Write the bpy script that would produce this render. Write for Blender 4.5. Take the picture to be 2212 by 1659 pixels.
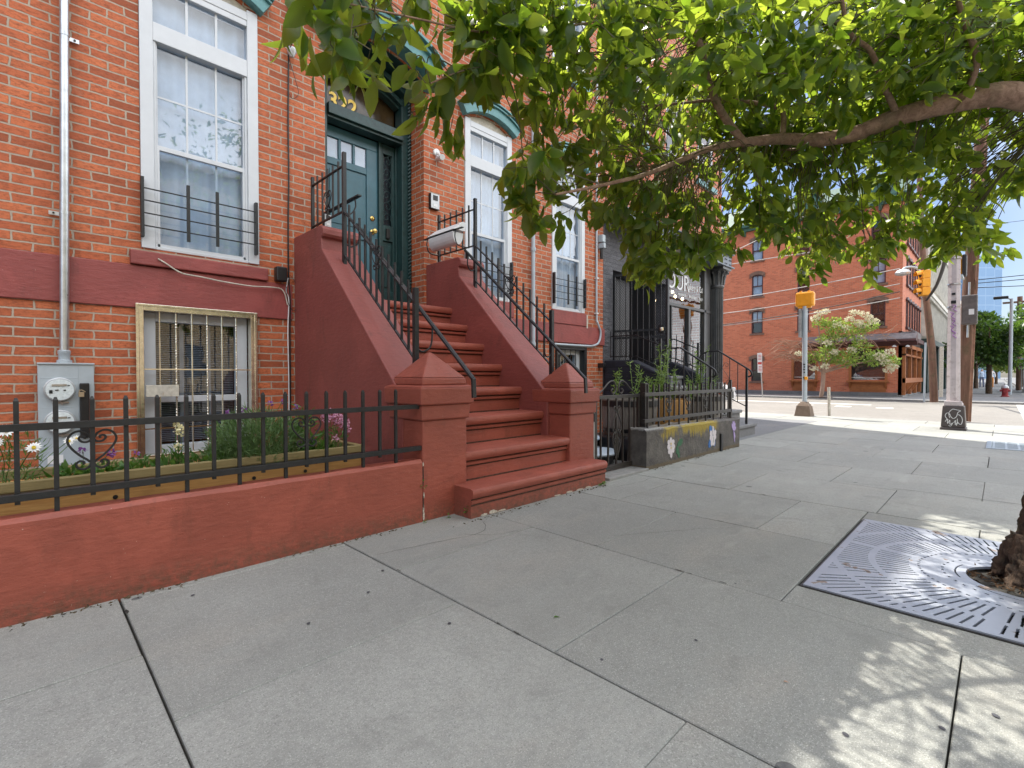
import bpy, math, random
import numpy as np
from mathutils import Vector, Matrix
R = math.radians
random.seed(7); rng = np.random.default_rng(7)
scene = bpy.context.scene
for o in list(bpy.data.objects): bpy.data.objects.remove(o)

# ------------------------------------------------------------ camera, sky, sun, exposure
CAMZ = 1.12
cam = bpy.data.cameras.new('camera'); camo = bpy.data.objects.new('camera', cam)
scene.collection.objects.link(camo); scene.camera = camo
cam.sensor_width = 36; cam.lens = 36*1468/3072; cam.clip_start = .05; cam.clip_end = 2000
camo.location = (0, 0, CAMZ); camo.rotation_euler = (R(90-.95), 0, R(-45))
CL0, CL1, SKYT, CLC = .16, .62, (.36, .36, .385, 1), (7.6, 7.7, 8.0, 1)
SUN_EL = 62; SUN = Vector((.4*math.cos(R(SUN_EL)), .9165*math.cos(R(SUN_EL)), math.sin(R(SUN_EL))))
w = bpy.data.worlds.new('World'); scene.world = w; w.use_nodes = True
nt = w.node_tree; nt.nodes.clear()
sky = nt.nodes.new('ShaderNodeTexSky'); sky.sky_type = 'NISHITA'; sky.sun_disc = False
sky.sun_elevation = R(SUN_EL); sky.sun_rotation = math.atan2(.4, .9165)
sky.air_density = 1.0; sky.dust_density = 1.2; sky.ozone_density = 1.0
bg = nt.nodes.new('ShaderNodeBackground'); bg.inputs[1].default_value = .15
wo = nt.nodes.new('ShaderNodeOutputWorld')
# a clear blue sky ahead, unseen bright cloudbank added overhead and behind as fill light
tc = nt.nodes.new('ShaderNodeTexCoord')
def wn(op, a, b=None, c=None):
    x = nt.nodes.new('ShaderNodeMath'); x.operation = op
    for i, v in enumerate((a, b, c)):
        if v is None: continue
        if isinstance(v, (int, float)): x.inputs[i].default_value = v
        else: nt.links.new(v, x.inputs[i])
    return x.outputs[0]
def smooth(v, a, b):
    x = nt.nodes.new('ShaderNodeMapRange'); x.interpolation_type = 'SMOOTHSTEP'; nt.links.new(v, x.inputs[0])
    x.inputs[1].default_value = a; x.inputs[2].default_value = b; return x.outputs[0]
sp = nt.nodes.new('ShaderNodeSeparateXYZ'); nt.links.new(tc.outputs['Generated'], sp.inputs[0])
rear = wn('ADD', wn('ADD', wn('MULTIPLY', sp.outputs[0], .15), wn('MULTIPLY', sp.outputs[1], -.95)), wn('MULTIPLY', sp.outputs[2], .38))
wnz = nt.nodes.new('ShaderNodeTexNoise'); wnz.inputs['Scale'].default_value = 2.6; wnz.inputs['Detail'].default_value = 6; wnz.inputs['Roughness'].default_value = .6
wmp = nt.nodes.new('ShaderNodeMapping'); wmp.inputs['Scale'].default_value = (1, 1, 2.2); nt.links.new(tc.outputs['Generated'], wmp.inputs[0]); nt.links.new(wmp.outputs[0], wnz.inputs['Vector'])
fill_cloud = wn('MULTIPLY', smooth(rear, CL0, CL1), wn('MULTIPLY_ADD', smooth(wnz.outputs['Fac'], .38, .6), .5, .5))
wisp = wn('MULTIPLY', smooth(wnz.outputs['Fac'], .50, .72), .35)
m1 = nt.nodes.new('ShaderNodeMix'); m1.data_type = 'RGBA'; m1.blend_type = 'MULTIPLY'; m1.inputs[0].default_value = 1
nt.links.new(sky.outputs[0], m1.inputs[6]); m1.inputs[7].default_value = SKYT
m2 = nt.nodes.new('ShaderNodeMix'); m2.data_type = 'RGBA'; nt.links.new(wn('MAXIMUM', fill_cloud, wn('MULTIPLY', wisp, .3)), m2.inputs[0])
nt.links.new(m1.outputs[2], m2.inputs[6]); m2.inputs[7].default_value = CLC
nt.links.new(m2.outputs[2], bg.inputs[0]); nt.links.new(bg.outputs[0], wo.inputs[0])
sl = bpy.data.lights.new('sun', 'SUN'); sl.energy = 2.6; sl.angle = R(.55); sl.color = (1, .95, .86)
so = bpy.data.objects.new('sun', sl); scene.collection.objects.link(so)
so.rotation_euler = SUN.to_track_quat('Z', 'Y').to_euler()
scene.view_settings.view_transform = 'Standard'; scene.view_settings.look = 'None'
scene.view_settings.exposure = 1.65; scene.view_settings.gamma = 1
try:
    scene.cycles.use_denoising = True
    scene.cycles.max_bounces = 8; scene.cycles.transparent_max_bounces = 16
    scene.cycles.caustics_reflective = False; scene.cycles.caustics_refractive = False
except Exception: pass

# ------------------------------------------------------------ helpers
ORG = {}
def at(px, py, d):            # a point d metres ahead, seen at (px,py) of a 2212 px wide picture
    F = 1057.; u = px-1106; v = 829.5-py; a = R(-.95); s = math.sqrt(.5)
    f = Vector((s*math.cos(a), s*math.cos(a), math.sin(a))); r = Vector((s, -s, 0)); up = Vector((-s*math.sin(a), -s*math.sin(a), math.cos(a)))
    return Vector((0, 0, CAMZ)) + f*d + r*(u/F*d) + up*(v/F*d)
def setp(o, label=None, cat=None, group=None, kind=None):
    if label: o['label'] = label
    if cat: o['category'] = cat
    if group: o['group'] = group
    if kind: o['kind'] = kind
    return o
def thing(name, loc, label, cat, group=None):
    o = bpy.data.objects.new(name, None); scene.collection.objects.link(o)
    o.location = loc; ORG[o.name] = Vector(loc); o.empty_display_size = .1
    return setp(o, label, cat, group)
def cr(pts, n=6):             # Catmull-Rom through points
    P = [Vector(p) for p in pts]; out = []
    for i in range(len(P)-1):
        a = P[max(i-1, 0)]; b = P[i]; c = P[i+1]; d = P[min(i+2, len(P)-1)]
        for k in range(n):
            t = k/n
            out.append(.5*((2*b)+(c-a)*t+(2*a-5*b+4*c-d)*t*t+(3*b-a-3*c+d)*t**3))
    out.append(P[-1]); return out
class MB:
    def __init__(s): s.v = []; s.f = []; s.m = []; s.cur = 0
    def add(s, vs, fs):
        n = len(s.v); s.v += [tuple(v) for v in vs]
        s.f += [tuple(i+n for i in f) for f in fs]; s.m += [s.cur]*len(fs)
        return s
    def mat(s, i): s.cur = i; return s
    def box(s, x0, x1, y0, y1, z0, z1):
        return s.add([(x0,y0,z0),(x1,y0,z0),(x1,y1,z0),(x0,y1,z0),(x0,y0,z1),(x1,y0,z1),(x1,y1,z1),(x0,y1,z1)],
                     [(0,3,2,1),(4,5,6,7),(0,1,5,4),(1,2,6,5),(2,3,7,6),(3,0,4,7)])
    def taper(s, cx, cy, z0, z1, a0, b0, a1, b1):
        q = [(-1,-1),(1,-1),(1,1),(-1,1)]
        return s.add([(cx+i*a0/2, cy+j*b0/2, z0) for i, j in q]+[(cx+i*a1/2, cy+j*b1/2, z1) for i, j in q],
                     [(0,3,2,1),(4,5,6,7),(0,1,5,4),(1,2,6,5),(2,3,7,6),(3,0,4,7)])
    def tube(s, pts, r, n=8, cap=True):
        P = [Vector(p) for p in pts]; rr = r if isinstance(r, (list, tuple)) else [r]*len(P)
        base = len(s.v); vs = []; fs = []; up = None
        for i, p in enumerate(P):
            t = (P[min(i+1, len(P)-1)]-P[max(i-1, 0)])
            if t.length < 1e-9: t = Vector((0, 0, 1))
            t.normalize()
            if up is None:
                up = Vector((0, 0, 1)) if abs(t.z) < .9 else Vector((1, 0, 0))
            a = t.cross(up)
            if a.length < 1e-6: a = t.orthogonal()
            a.normalize(); b = a.cross(t).normalized(); up = b
            for k in range(n):
                w_ = 2*math.pi*(k+.5)/n
                vs.append(p+(a*math.cos(w_)+b*math.sin(w_))*rr[i])
        for i in range(len(P)-1):
            for k in range(n):
                k2 = (k+1) % n
                fs.append((i*n+k, i*n+k2, (i+1)*n+k2, (i+1)*n+k))
        if cap: fs.append(tuple(range(n))[::-1]); fs.append(tuple((len(P)-1)*n+k for k in range(n)))
        return s.add(vs, fs)
    def bar(s, p, q, wd, ht=None, upv=(0, 0, 1)):      # square bar between two points
        p = Vector(p); q = Vector(q); t = (q-p).normalized(); u = Vector(upv)
        if abs(t.dot(u)) > .98: u = Vector((0, 1, 0))
        a = t.cross(u).normalized()*wd/2; b = a.cross(t).normalized()*(ht or wd)/2
        vs = [e+i*a+j*b for e in (p, q) for i, j in ((-1,-1),(1,-1),(1,1),(-1,1))]
        return s.add(vs, [(0,3,2,1),(4,5,6,7),(0,1,5,4),(1,2,6,5),(2,3,7,6),(3,0,4,7)])
    def prism(s, poly, axis, a, b):                    # polygon extruded along an axis
        n = len(poly)
        def v(p, h):
            return {'x': (h, p[0], p[1]), 'y': (p[0], h, p[1]), 'z': (p[0], p[1], h)}[axis]
        vs = [v(p, a) for p in poly]+[v(p, b) for p in poly]
        fs = [tuple(range(n))[::-1], tuple(range(n, 2*n))]+[(i, (i+1) % n, n+(i+1) % n, n+i) for i in range(n)]
        return s.add(vs, fs)
    def lathe(s, cx, cy, prof, n=24, cap=True):
        vs = [(cx+r*math.cos(2*math.pi*k/n), cy+r*math.sin(2*math.pi*k/n), z) for r, z in prof for k in range(n)]
        fs = [(i*n+k, i*n+(k+1) % n, (i+1)*n+(k+1) % n, (i+1)*n+k) for i in range(len(prof)-1) for k in range(n)]
        if cap: fs += [tuple(range(n))[::-1], tuple((len(prof)-1)*n+k for k in range(n))]
        return s.add(vs, fs)
    def disc(s, c, nrm, r, n=20, th=.004, ry=None):
        c = Vector(c); N = Vector(nrm).normalized(); a = N.orthogonal().normalized(); b = N.cross(a)
        ry = ry or r
        vs = [c+a*math.cos(2*math.pi*k/n)*r+b*math.sin(2*math.pi*k/n)*ry+N*h for h in (0, th) for k in range(n)]
        return s.add(vs, [tuple(range(n))[::-1], tuple(range(n, 2*n))]+[(k, (k+1) % n, n+(k+1) % n, n+k) for k in range(n)])
    def build(s, name, mats, parent=None, label=None, cat=None, group=None, kind=None, bev=0, smooth=False):
        if parent is not None: org = ORG[parent.name]
        else:
            a = np.array(s.v); org = Vector(((a[:,0].min()+a[:,0].max())/2, (a[:,1].min()+a[:,1].max())/2, a[:,2].min()))
        me = bpy.data.meshes.new(name)
        me.from_pydata([tuple(Vector(v)-org) for v in s.v], [], s.f)
        for m in (mats if isinstance(mats, (list, tuple)) else [mats]): me.materials.append(m)
        if any(s.m): me.polygons.foreach_set('material_index', s.m)
        o = bpy.data.objects.new(name, me); scene.collection.objects.link(o)
        if parent is not None: o.parent = parent
        else: o.location = org
        ORG[o.name] = org
        if smooth:
            me.polygons.foreach_set('use_smooth', [True]*len(me.polygons))
            try: me.set_sharp_from_angle(angle=R(40))
            except Exception: pass
        if bev:
            b = o.modifiers.new('bevel', 'BEVEL'); b.width = bev; b.segments = 2; b.limit_method = 'ANGLE'; b.angle_limit = R(40)
            b.harden_normals = False
        me.update()
        return setp(o, label, cat, group, kind)
def curvetext(name, txt, size, loc, rot, mat, parent, ext=.004, shear=0, font_scale=1.0, sx=1, offset=0):
    cu = bpy.data.curves.new(name, 'FONT'); cu.body = txt; cu.size = size; cu.extrude = ext; cu.shear = shear; cu.offset = offset
    o = bpy.data.objects.new(name, cu); scene.collection.objects.link(o)
    o.parent = parent; o.location = Vector(loc)-ORG[parent.name]; o.rotation_euler = rot; o.scale = (sx, 1, 1)
    cu.materials.append(mat); bpy.context.view_layer.update()
    me = bpy.data.meshes.new_from_object(o.evaluated_get(bpy.context.evaluated_depsgraph_get())); n_ = o.name
    bpy.data.objects.remove(o); o = bpy.data.objects.new(name, me); scene.collection.objects.link(o)
    o.parent = parent; o.location = Vector(loc)-ORG[parent.name]; o.rotation_euler = rot; o.scale = (sx, 1, 1); return o

# ------------------------------------------------------------ materials
class N:
    def __init__(s, name):
        s.m = bpy.data.materials.new(name); s.m.use_nodes = True; s.t = s.m.node_tree; s.t.nodes.clear()
        s.out = s.t.nodes.new('ShaderNodeOutputMaterial'); s.pos = s.n('ShaderNodeNewGeometry').outputs['Position']
    def n(s, typ, **k):
        x = s.t.nodes.new(typ)
        for a, b in k.items(): setattr(x, a, b)
        return x
    def l(s, a, b): s.t.links.new(a, b)
    def sock(s, x, v):
        if isinstance(v, (int, float)): x.default_value = v
        elif isinstance(v, (tuple, list)): x.default_value = tuple(v)+(1,) if len(v) == 3 and x.type == 'RGBA' else tuple(v)
        else: s.l(v, x)
    def noise(s, scale, detail=4, rough=.6, vec=None, stretch=None, dist=0):
        x = s.n('ShaderNodeTexNoise'); x.inputs['Scale'].default_value = scale; x.inputs['Detail'].default_value = detail
        x.inputs['Roughness'].default_value = rough; x.inputs['Distortion'].default_value = dist
        v = vec if vec is not None else s.pos
        if stretch:
            m = s.n('ShaderNodeVectorMath', operation='MULTIPLY'); s.l(v, m.inputs[0]); m.inputs[1].default_value = stretch; v = m.outputs[0]
        s.l(v, x.inputs['Vector']); return x.outputs['Fac']
    def ramp(s, f, stops):
        x = s.n('ShaderNodeValToRGB'); e = x.color_ramp.elements
        while len(e) < len(stops): e.new(.5)
        for i, (p, c) in enumerate(stops):
            e[i].position = p; e[i].color = (tuple(c)+(1,)) if isinstance(c, (tuple, list)) else (c, c, c, 1)
        s.l(f, x.inputs[0]); return x.outputs[0]
    def mix(s, f, a, b, mode='MIX'):
        x = s.n('ShaderNodeMix', data_type='RGBA', blend_type=mode)
        s.sock(x.inputs[0], f); s.sock(x.inputs[6], a); s.sock(x.inputs[7], b); return x.outputs[2]
    def math(s, op, a, b=0., c=None):
        x = s.n('ShaderNodeMath', operation=op); s.sock(x.inputs[0], a); s.sock(x.inputs[1], b)
        if c is not None: s.sock(x.inputs[2], c)
        return x.outputs[0]
    def bump(s, h, strength=.3, dist=.01, nrm=None):
        x = s.n('ShaderNodeBump'); x.inputs['Strength'].default_value = strength; x.inputs['Distance'].default_value = dist
        s.l(h, x.inputs['Height'])
        if nrm is not None: s.l(nrm, x.inputs['Normal'])
        return x.outputs[0]
    def bsdf(s, color, rough=.6, metal=0, nrm=None, **k):
        x = s.n('ShaderNodeBsdfPrincipled'); s.sock(x.inputs['Base Color'], color); s.sock(x.inputs['Roughness'], rough); s.sock(x.inputs['Metallic'], metal)
        if nrm is not None: s.l(nrm, x.inputs['Normal'])
        for a, b in k.items(): s.sock(x.inputs[a.replace('_', ' ')], b)
        return x.outputs[0]
    def fin(s, sh): s.l(sh, s.out.inputs[0]); return s.m
    def sep(s, v=None):
        x = s.n('ShaderNodeSeparateXYZ'); s.l(v if v is not None else s.pos, x.inputs[0]); return x.outputs
def simple(name, c, rough=.5, metal=0, var=.12, sc=6, bump=.15, bsc=60, bd=.004, spots=None, **k):
    m = N(name); c2 = tuple(x*(1-var*2) for x in c); c1 = tuple(min(1, x*(1+var)) for x in c)
    col = m.mix(m.ramp(m.noise(sc, 5, .65), [(.3, 0), (.7, 1)]), c2, c1)
    if spots: col = m.mix(m.ramp(m.noise(spots[1], 6, .7), [(spots[2], 0), (spots[2]+.08, 1)]), col, spots[0])
    rg = m.math('MULTIPLY_ADD', m.noise(sc*3, 3), .25, rough-.12)
    return m.fin(m.bsdf(col, rg, metal, m.bump(m.noise(bsc, 4), bump, bd), **k))
def brick(name, c1, c2, mortar, bw=.245, bh=.0765, zo=1.515, xo=-.05, ms=.0065, soil=.35, bmp=.8, wob=.006, nz_=1., lo=.66):
    m = N(name); g = m.n('ShaderNodeNewGeometry'); P = m.sep(); Nn = m.sep(g.outputs['True Normal'])
    isx = m.math('GREATER_THAN', m.math('ABSOLUTE', Nn[0]), .5)
    u = m.math('MULTIPLY_ADD', isx, m.math('SUBTRACT', m.math('ADD', P[1], .03), P[0]), P[0])
    nz = m.n('ShaderNodeTexNoise'); nz.inputs['Scale'].default_value = 9; nz.inputs['Detail'].default_value = 2; m.l(m.pos, nz.inputs['Vector'])
    w3 = m.sep(nz.outputs['Color'])
    nz2 = m.n('ShaderNodeTexNoise'); nz2.inputs['Scale'].default_value = 55; nz2.inputs['Detail'].default_value = 2; m.l(m.pos, nz2.inputs['Vector']); w4 = m.sep(nz2.outputs['Color'])
    uu = m.math('ADD', m.math('SUBTRACT', u, xo), m.math('MULTIPLY', m.math('SUBTRACT', w3[0], .5), wob*5))
    uu = m.math('ADD', uu, m.math('MULTIPLY', m.math('SUBTRACT', w4[0], .5), wob*1.2))
    zz = m.math('ADD', m.math('SUBTRACT', P[2], zo-bh*40), m.math('MULTIPLY', m.math('SUBTRACT', w3[1], .5), wob*1.6))
    zz = m.math('ADD', zz, m.math('MULTIPLY', m.math('SUBTRACT', w4[1], .5), wob*.9))
    cb = m.n('ShaderNodeCombineXYZ'); m.l(uu, cb.inputs[0]); m.l(zz, cb.inputs[1])
    b = m.n('ShaderNodeTexBrick'); b.inputs['Scale'].default_value = 1; b.inputs['Brick Width'].default_value = bw
    b.inputs['Row Height'].default_value = bh; b.inputs['Mortar Size'].default_value = ms; b.inputs['Mortar Smooth'].default_value = .25
    b.inputs['Bias'].default_value = 0; b.inputs['Color1'].default_value = (0, 0, 0, 1); b.inputs['Color2'].default_value = (1, 1, 1, 1)
    b.inputs['Mortar'].default_value = (.5, .5, .5, 1); b.offset = .5; m.l(cb.outputs[0], b.inputs['Vector'])
    f = b.outputs['Fac']; rnd = b.outputs['Color']
    cm = tuple((x+y)/2 for x, y in zip(c1, c2))
    col = m.ramp(rnd, [(0, tuple(x*lo for x in c1)), (.2, c1), (.6, cm), (1, c2)])
    col = m.mix(m.math('MULTIPLY', m.ramp(m.noise(26, 6, .75, stretch=(1, 1, 2.4)), [(.46, 0), (.70, 1)]), nz_), col, tuple(x*.42 for x in c1))
    col = m.mix(m.math('MULTIPLY', m.ramp(m.noise(1.3, 5, .6), [(.35, 0), (.75, 1)]), soil), col, tuple(x*.45 for x in c1))
    col = m.mix(m.math('MULTIPLY', m.ramp(m.noise(7, 6, .7), [(.62, 0), (.8, 1)]), .25), col, (.55, .4, .3))
    col = m.mix(m.math('MULTIPLY', m.ramp(m.noise(2.2, 6, .7, stretch=(1, 1, .16)), [(.50, 0), (.68, 1)]), soil*1.1), col, tuple(x*.5 for x in c1))
    mc = m.mix(m.noise(30, 5), tuple(x*.6 for x in mortar), tuple(min(1, x*1.15) for x in mortar))
    mc = m.mix(m.math('MULTIPLY', m.ramp(m.noise(1.1, 6, .7), [(.48, 0), (.66, 1)]), .45), mc, tuple(x*.6 for x in mortar)); col = m.mix(f, col, mc)
    h = m.math('ADD', m.math('MULTIPLY', m.math('SUBTRACT', 1., f), 1.), m.math('MULTIPLY', m.noise(90, 5, .7), .35))
    h = m.math('ADD', h, m.math('MULTIPLY', m.noise(24, 4, .7, stretch=(1, 1, 2)), .3))
    return m.fin(m.bsdf(col, m.math('MULTIPLY_ADD', m.noise(40, 3), .3, .62), 0, m.bump(h, bmp, .008)))
def stucco(name, c, dark=.55, streak=(1, 1, 8), ground=True, rough=.5):
    m = N(name); P = m.sep()
    col = m.mix(m.ramp(m.noise(2.2, 5, .6), [(.3, 0), (.75, 1)]), c, tuple(x*.78 for x in c))
    col = m.mix(m.math('MULTIPLY', m.ramp(m.noise(7, 7, .7, stretch=streak), [(.52, 0), (.72, 1)]), .5), col, tuple(x*dark for x in c))
    col = m.mix(m.math('MULTIPLY', m.ramp(m.noise(1.7, 6, .7, dist=.8), [(.52, 0), (.60, 1)]), .35), col, tuple(x*1.28 for x in c))
    col = m.mix(m.math('MULTIPLY', m.ramp(m.noise(4.5, 6, .75, stretch=(1, 1, .35)), [(.56, 0), (.66, 1)]), .45), col, (c[0]*.5, c[1]*.62, c[2]*.6))
    col = m.mix(m.ramp(m.noise(75, 3, .6), [(.73, 0), (.77, 1)]), col, (.5, .36, .3))
    if ground:
        gz = m.math('SUBTRACT', .16, P[2]); gz = m.math('MULTIPLY', gz, 6.5)
        d = m.math('MULTIPLY', m.ramp(gz, [(0, 0), (1, 1)]), m.ramp(m.noise(28, 6, .75), [(.38, 0), (.62, 1)]))
        col = m.mix(m.math('MULTIPLY', d, .8), col, (.07, .055, .035))
    h = m.math('ADD', m.math('MULTIPLY', m.noise(14, 6, .6, stretch=(1, 1, 2.5)), 1.), m.math('MULTIPLY', m.noise(140, 4, .7), .25))
    return m.fin(m.bsdf(col, rough, 0, m.bump(h, .45, .012), Specular_IOR_Level=.45))
def glass(name, tint=(.9, .95, 1), refl=.16, rough=.01, mul=1.25):
    m = N(name); lw = m.n('ShaderNodeFresnel'); lw.inputs[0].default_value = 1.55
    nb = m.bump(m.noise(2.2, 2, .5), .06, .05)
    m.l(nb, lw.inputs['Normal'])
    f = m.math('MINIMUM', m.math('ADD', m.math('MULTIPLY', lw.outputs[0], mul), refl), .95)
    f = m.math('MULTIPLY', f, m.math('SUBTRACT', 1., m.n('ShaderNodeNewGeometry').outputs['Backfacing']))
    tr = m.n('ShaderNodeBsdfTransparent'); tr.inputs[0].default_value = tint+(1,)
    gl = m.n('ShaderNodeBsdfGlossy'); gl.inputs['Roughness'].default_value = rough; m.l(nb, gl.inputs['Normal'])
    mx = m.n('ShaderNodeMixShader'); m.l(f, mx.inputs[0]); m.l(tr.outputs[0], mx.inputs[1]); m.l(gl.outputs[0], mx.inputs[2])
    return m.fin(mx.outputs[0])
def leafmat(name, ca, cb, ta, tb, tfac=.45, rough=.38, spec=.5):
    m = N(name); g = m.n('ShaderNodeNewGeometry'); r = g.outputs['Random Per Island']
    col = m.mix(r, ca, cb); col = m.mix(m.ramp(m.noise(60, 3), [(.4, 0), (.7, 1)]), col, tuple(x*.75 for x in ca))
    t = m.n('ShaderNodeBsdfTranslucent'); m.l(m.mix(r, ta, tb), t.inputs[0])
    p = m.bsdf(col, rough, 0, None, Specular_IOR_Level=spec)
    mx = m.n('ShaderNodeMixShader'); mx.inputs[0].default_value = tfac; m.l(p, mx.inputs[1]); m.l(t.outputs[0], mx.inputs[2])
    return m.fin(mx.outputs[0])
def concrete(name, c, jn=.5, warm=(.36, .33, .28), sc=1.):
    m = N(name); g = m.n('ShaderNodeNewGeometry'); r = g.outputs['Random Per Island']
    col = m.mix(r, tuple(x*.80 for x in c), tuple(x*1.12 for x in c))
    col = m.mix(m.math('MULTIPLY', m.ramp(m.noise(1.1*sc, 6, .65), [(.38, 0), (.62, 1)]), .6), col, tuple(x*.74 for x in c))
    col = m.mix(m.math('MULTIPLY', m.ramp(m.noise(.6*sc, 5, .7, stretch=(1, 2, 1)), [(.5, 0), (.72, 1)]), .5), col, warm)
    col = m.mix(m.math('MULTIPLY', m.ramp(m.noise(9*sc, 7, .75), [(.5, 0), (.78, 1)]), .45), col, tuple(x*.5 for x in c))
    col = m.mix(m.math('MULTIPLY', m.ramp(m.noise(210, 2, .5), [(.56, 0), (.66, 1)]), .55), col, tuple(min(1, x*1.75) for x in c))
    col = m.mix(m.math('MULTIPLY', m.ramp(m.noise(170, 2, .5), [(.60, 0), (.68, 1)]), .6), col, tuple(x*.35 for x in c))
    col = m.mix(m.math('MULTIPLY', m.ramp(m.noise(48*sc, 6, .8), [(.45, 0), (.62, 1)]), .38), col, tuple(x*.55 for x in c))
    col = m.mix(m.math('MULTIPLY', m.ramp(m.noise(2.3*sc, 7, .7, dist=1.2), [(.57, 0), (.66, 1)]), .4), col, tuple(x*.6 for x in c))
    col = m.mix(m.math('MULTIPLY', m.ramp(m.noise(3.1*sc, 5, .6, stretch=(.4, 1.4, 1)), [(.60, 0), (.70, 1)]), .35), col, tuple(min(1, x*1.25) for x in c))
    v = m.n('ShaderNodeTexVoronoi'); v.inputs['Scale'].default_value = 1.9; m.l(m.pos, v.inputs['Vector'])
    spot = m.math('LESS_THAN', v.outputs['Distance'], m.math('MULTIPLY', m.sep(v.outputs['Color'])[0], .075))
    col = m.mix(m.math('MULTIPLY', spot, .75), col, (.06, .06, .065))
    h = m.math('ADD', m.noise(170, 3, .7), m.math('MULTIPLY', m.noise(20, 5, .6), .8))
    return m.fin(m.bsdf(col, m.math('MULTIPLY_ADD', m.noise(3, 3), .25, .6), 0, m.bump(h, .35, .006)))
def wood(name, c1, c2, sc=(2, 30, 30), rough=.6):
    m = N(name)
    f = m.noise(1.6, 6, .6, stretch=sc, dist=1.5)
    col = m.mix(m.ramp(f, [(.3, 0), (.7, 1)]), c1, c2)
    col = m.mix(m.math('MULTIPLY', m.ramp(m.noise(3, 5), [(.5, 0), (.75, 1)]), .5), col, tuple(x*.5 for x in c1))
    return m.fin(m.bsdf(col, rough, 0, m.bump(f, .3, .006)))
def barkm(name, c1, c2, sc=12, st=(1, 1, .35), bd=.02):
    m = N(name); f = m.noise(sc, 7, .75, stretch=st, dist=.6)
    col = m.mix(m.ramp(f, [(.35, 0), (.65, 1)]), c1, c2)
    col = m.mix(m.math('MULTIPLY', m.ramp(m.noise(5, 4), [(.5, 0), (.7, 1)]), .5), col, (.06, .075, .03))
    return m.fin(m.bsdf(col, .8, 0, m.bump(f, .8, bd)))
M = {}
M['brick'] = brick('old_red_brick', (.50, .125, .048), (.64, .185, .072), (.50, .40, .31), soil=.38, ms=.0078, bmp=1.)
M['brick2'] = brick('upper_brick', (.50, .12, .055), (.64, .19, .085), (.55, .44, .36), zo=1.5, xo=.1)
M['brick_far'] = brick('far_brick', (.53, .145, .072), (.66, .20, .10), (.54, .28, .18), bw=.22, bh=.075, ms=.009, soil=.12, bmp=.08, nz_=.2, lo=.86)
M['stuc'] = stucco('painted_brownstone', (.315, .080, .052))
M['stuc_cheek_shade'] = stucco('shaded_cheek_paint', (.265, .070, .057))  # same red paint, darker and cooler to put the cheeks' shade into colour
M['stuc_band'] = stucco('painted_band', (.29, .066, .058), ground=False, rough=.55)
M['trimw'] = simple('white_vinyl', (.60, .63, .66), .35, var=.03, bump=.03)
M['oldw'] = simple('old_cream_board', (.55, .52, .44), .6, var=.15, sc=20, spots=((.4, .33, .25), 25, .58))
M['teal'] = simple('teal_paint', (.10, .27, .28), .42, var=.12, sc=9, bump=.1)
M['tealdk'] = simple('dark_green_paint', (.018, .055, .055), .38, var=.2, sc=14, bump=.2)
M['doorb'] = simple('blue_green_door_paint', (.052, .150, .195), .36, var=.08, sc=5, bump=.06)
M['iron'] = simple('black_iron_paint', (.014, .0155, .017), .42, var=.25, sc=30, bump=.35, bsc=180, bd=.003, spots=((.05, .035, .025), 40, .70))
M['iron2'] = simple('brown_black_iron', (.034, .030, .026), .42, var=.2, sc=30, bump=.3, bsc=160, bd=.003)
M['steel'] = simple('galvanised_steel', (.55, .58, .60), .32, .85, var=.12, sc=8, bump=.05)
M['chrome'] = simple('tarnished_steel', (.85, .80, .68), .22, 1., var=.12, sc=20, bump=.03)
M['greybox'] = simple('grey_enamel', (.42, .48, .52), .4, .1, var=.05, bump=.03)
M['glassm'] = glass('window_glass', refl=.07)
M['glassd'] = glass('meter_glass', refl=-.03)
M['glassc'] = glass('shop_glass', refl=.03, mul=.9)
M['curtain'] = simple('white_curtain', (.54, .59, .64), .9, var=.1, sc=3, bump=.2, bsc=20)
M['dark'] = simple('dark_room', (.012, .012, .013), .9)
M['black'] = simple('black_plastic', (.012, .012, .013), .4, var=.1)
M['grime_shade'] = simple('lip_grime_shade', (.075, .035, .022), .85, var=.4, sc=30)
M['white'] = simple('white_plastic', (.72, .73, .73), .4, var=.05)
M['silver'] = simple('silver_plastic', (.5, .52, .54), .3, .3, var=.05)
M['gold'] = simple('gold_leaf', (.80, .56, .12), .35, .35, var=.1)
M['brass'] = simple('brass', (.65, .46, .16), .22, 1)
M['side'] = concrete('sidewalk_concrete', (.315, .322, .295))
M['side2'] = concrete('far_sidewalk_concrete', (.20, .205, .21))
M['joint'] = simple('joint_dirt', (.035, .032, .026), .9, var=.3, sc=60, bump=.8)
M['street'] = concrete('worn_asphalt', (.235, .222, .20), warm=(.20, .185, .16), sc=.4)
M['street2'] = concrete('main_street_asphalt', (.17, .17, .17), sc=.5)
M['paint'] = simple('road_paint', (.75, .74, .7), .6)
M['stone'] = simple('bluestone', (.25, .25, .24), .7, var=.15, sc=12, bump=.4)
M['planterw'] = wood('planter_wood', (.40, .20, .06), (.54, .31, .10))
M['planterg'] = wood('mossy_wood', (.20, .16, .06), (.30, .24, .11))
M['soil'] = simple('soil', (.05, .03, .018), .95, var=.4, sc=40, bump=1, bsc=90, bd=.02)
M['wire'] = simple('cable_black', (.015, .015, .015), .5)
M['wirel'] = simple('cable_light', (.38, .36, .34), .5)
M['yellow'] = simple('signal_yellow', (.85, .36, .02), .4, var=.06)
M['barrel'] = wood('grey_barrel_wood', (.13, .12, .105), (.23, .21, .18), (25, 25, 2))
M['woodbr'] = wood('brown_shop_wood', (.30, .10, .03), (.42, .15, .045), (8, 8, 8))
M['pole'] = barkm('utility_pole_wood', (.11, .055, .035), (.24, .135, .09), 8, (1, 1, .12), .01)
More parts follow.
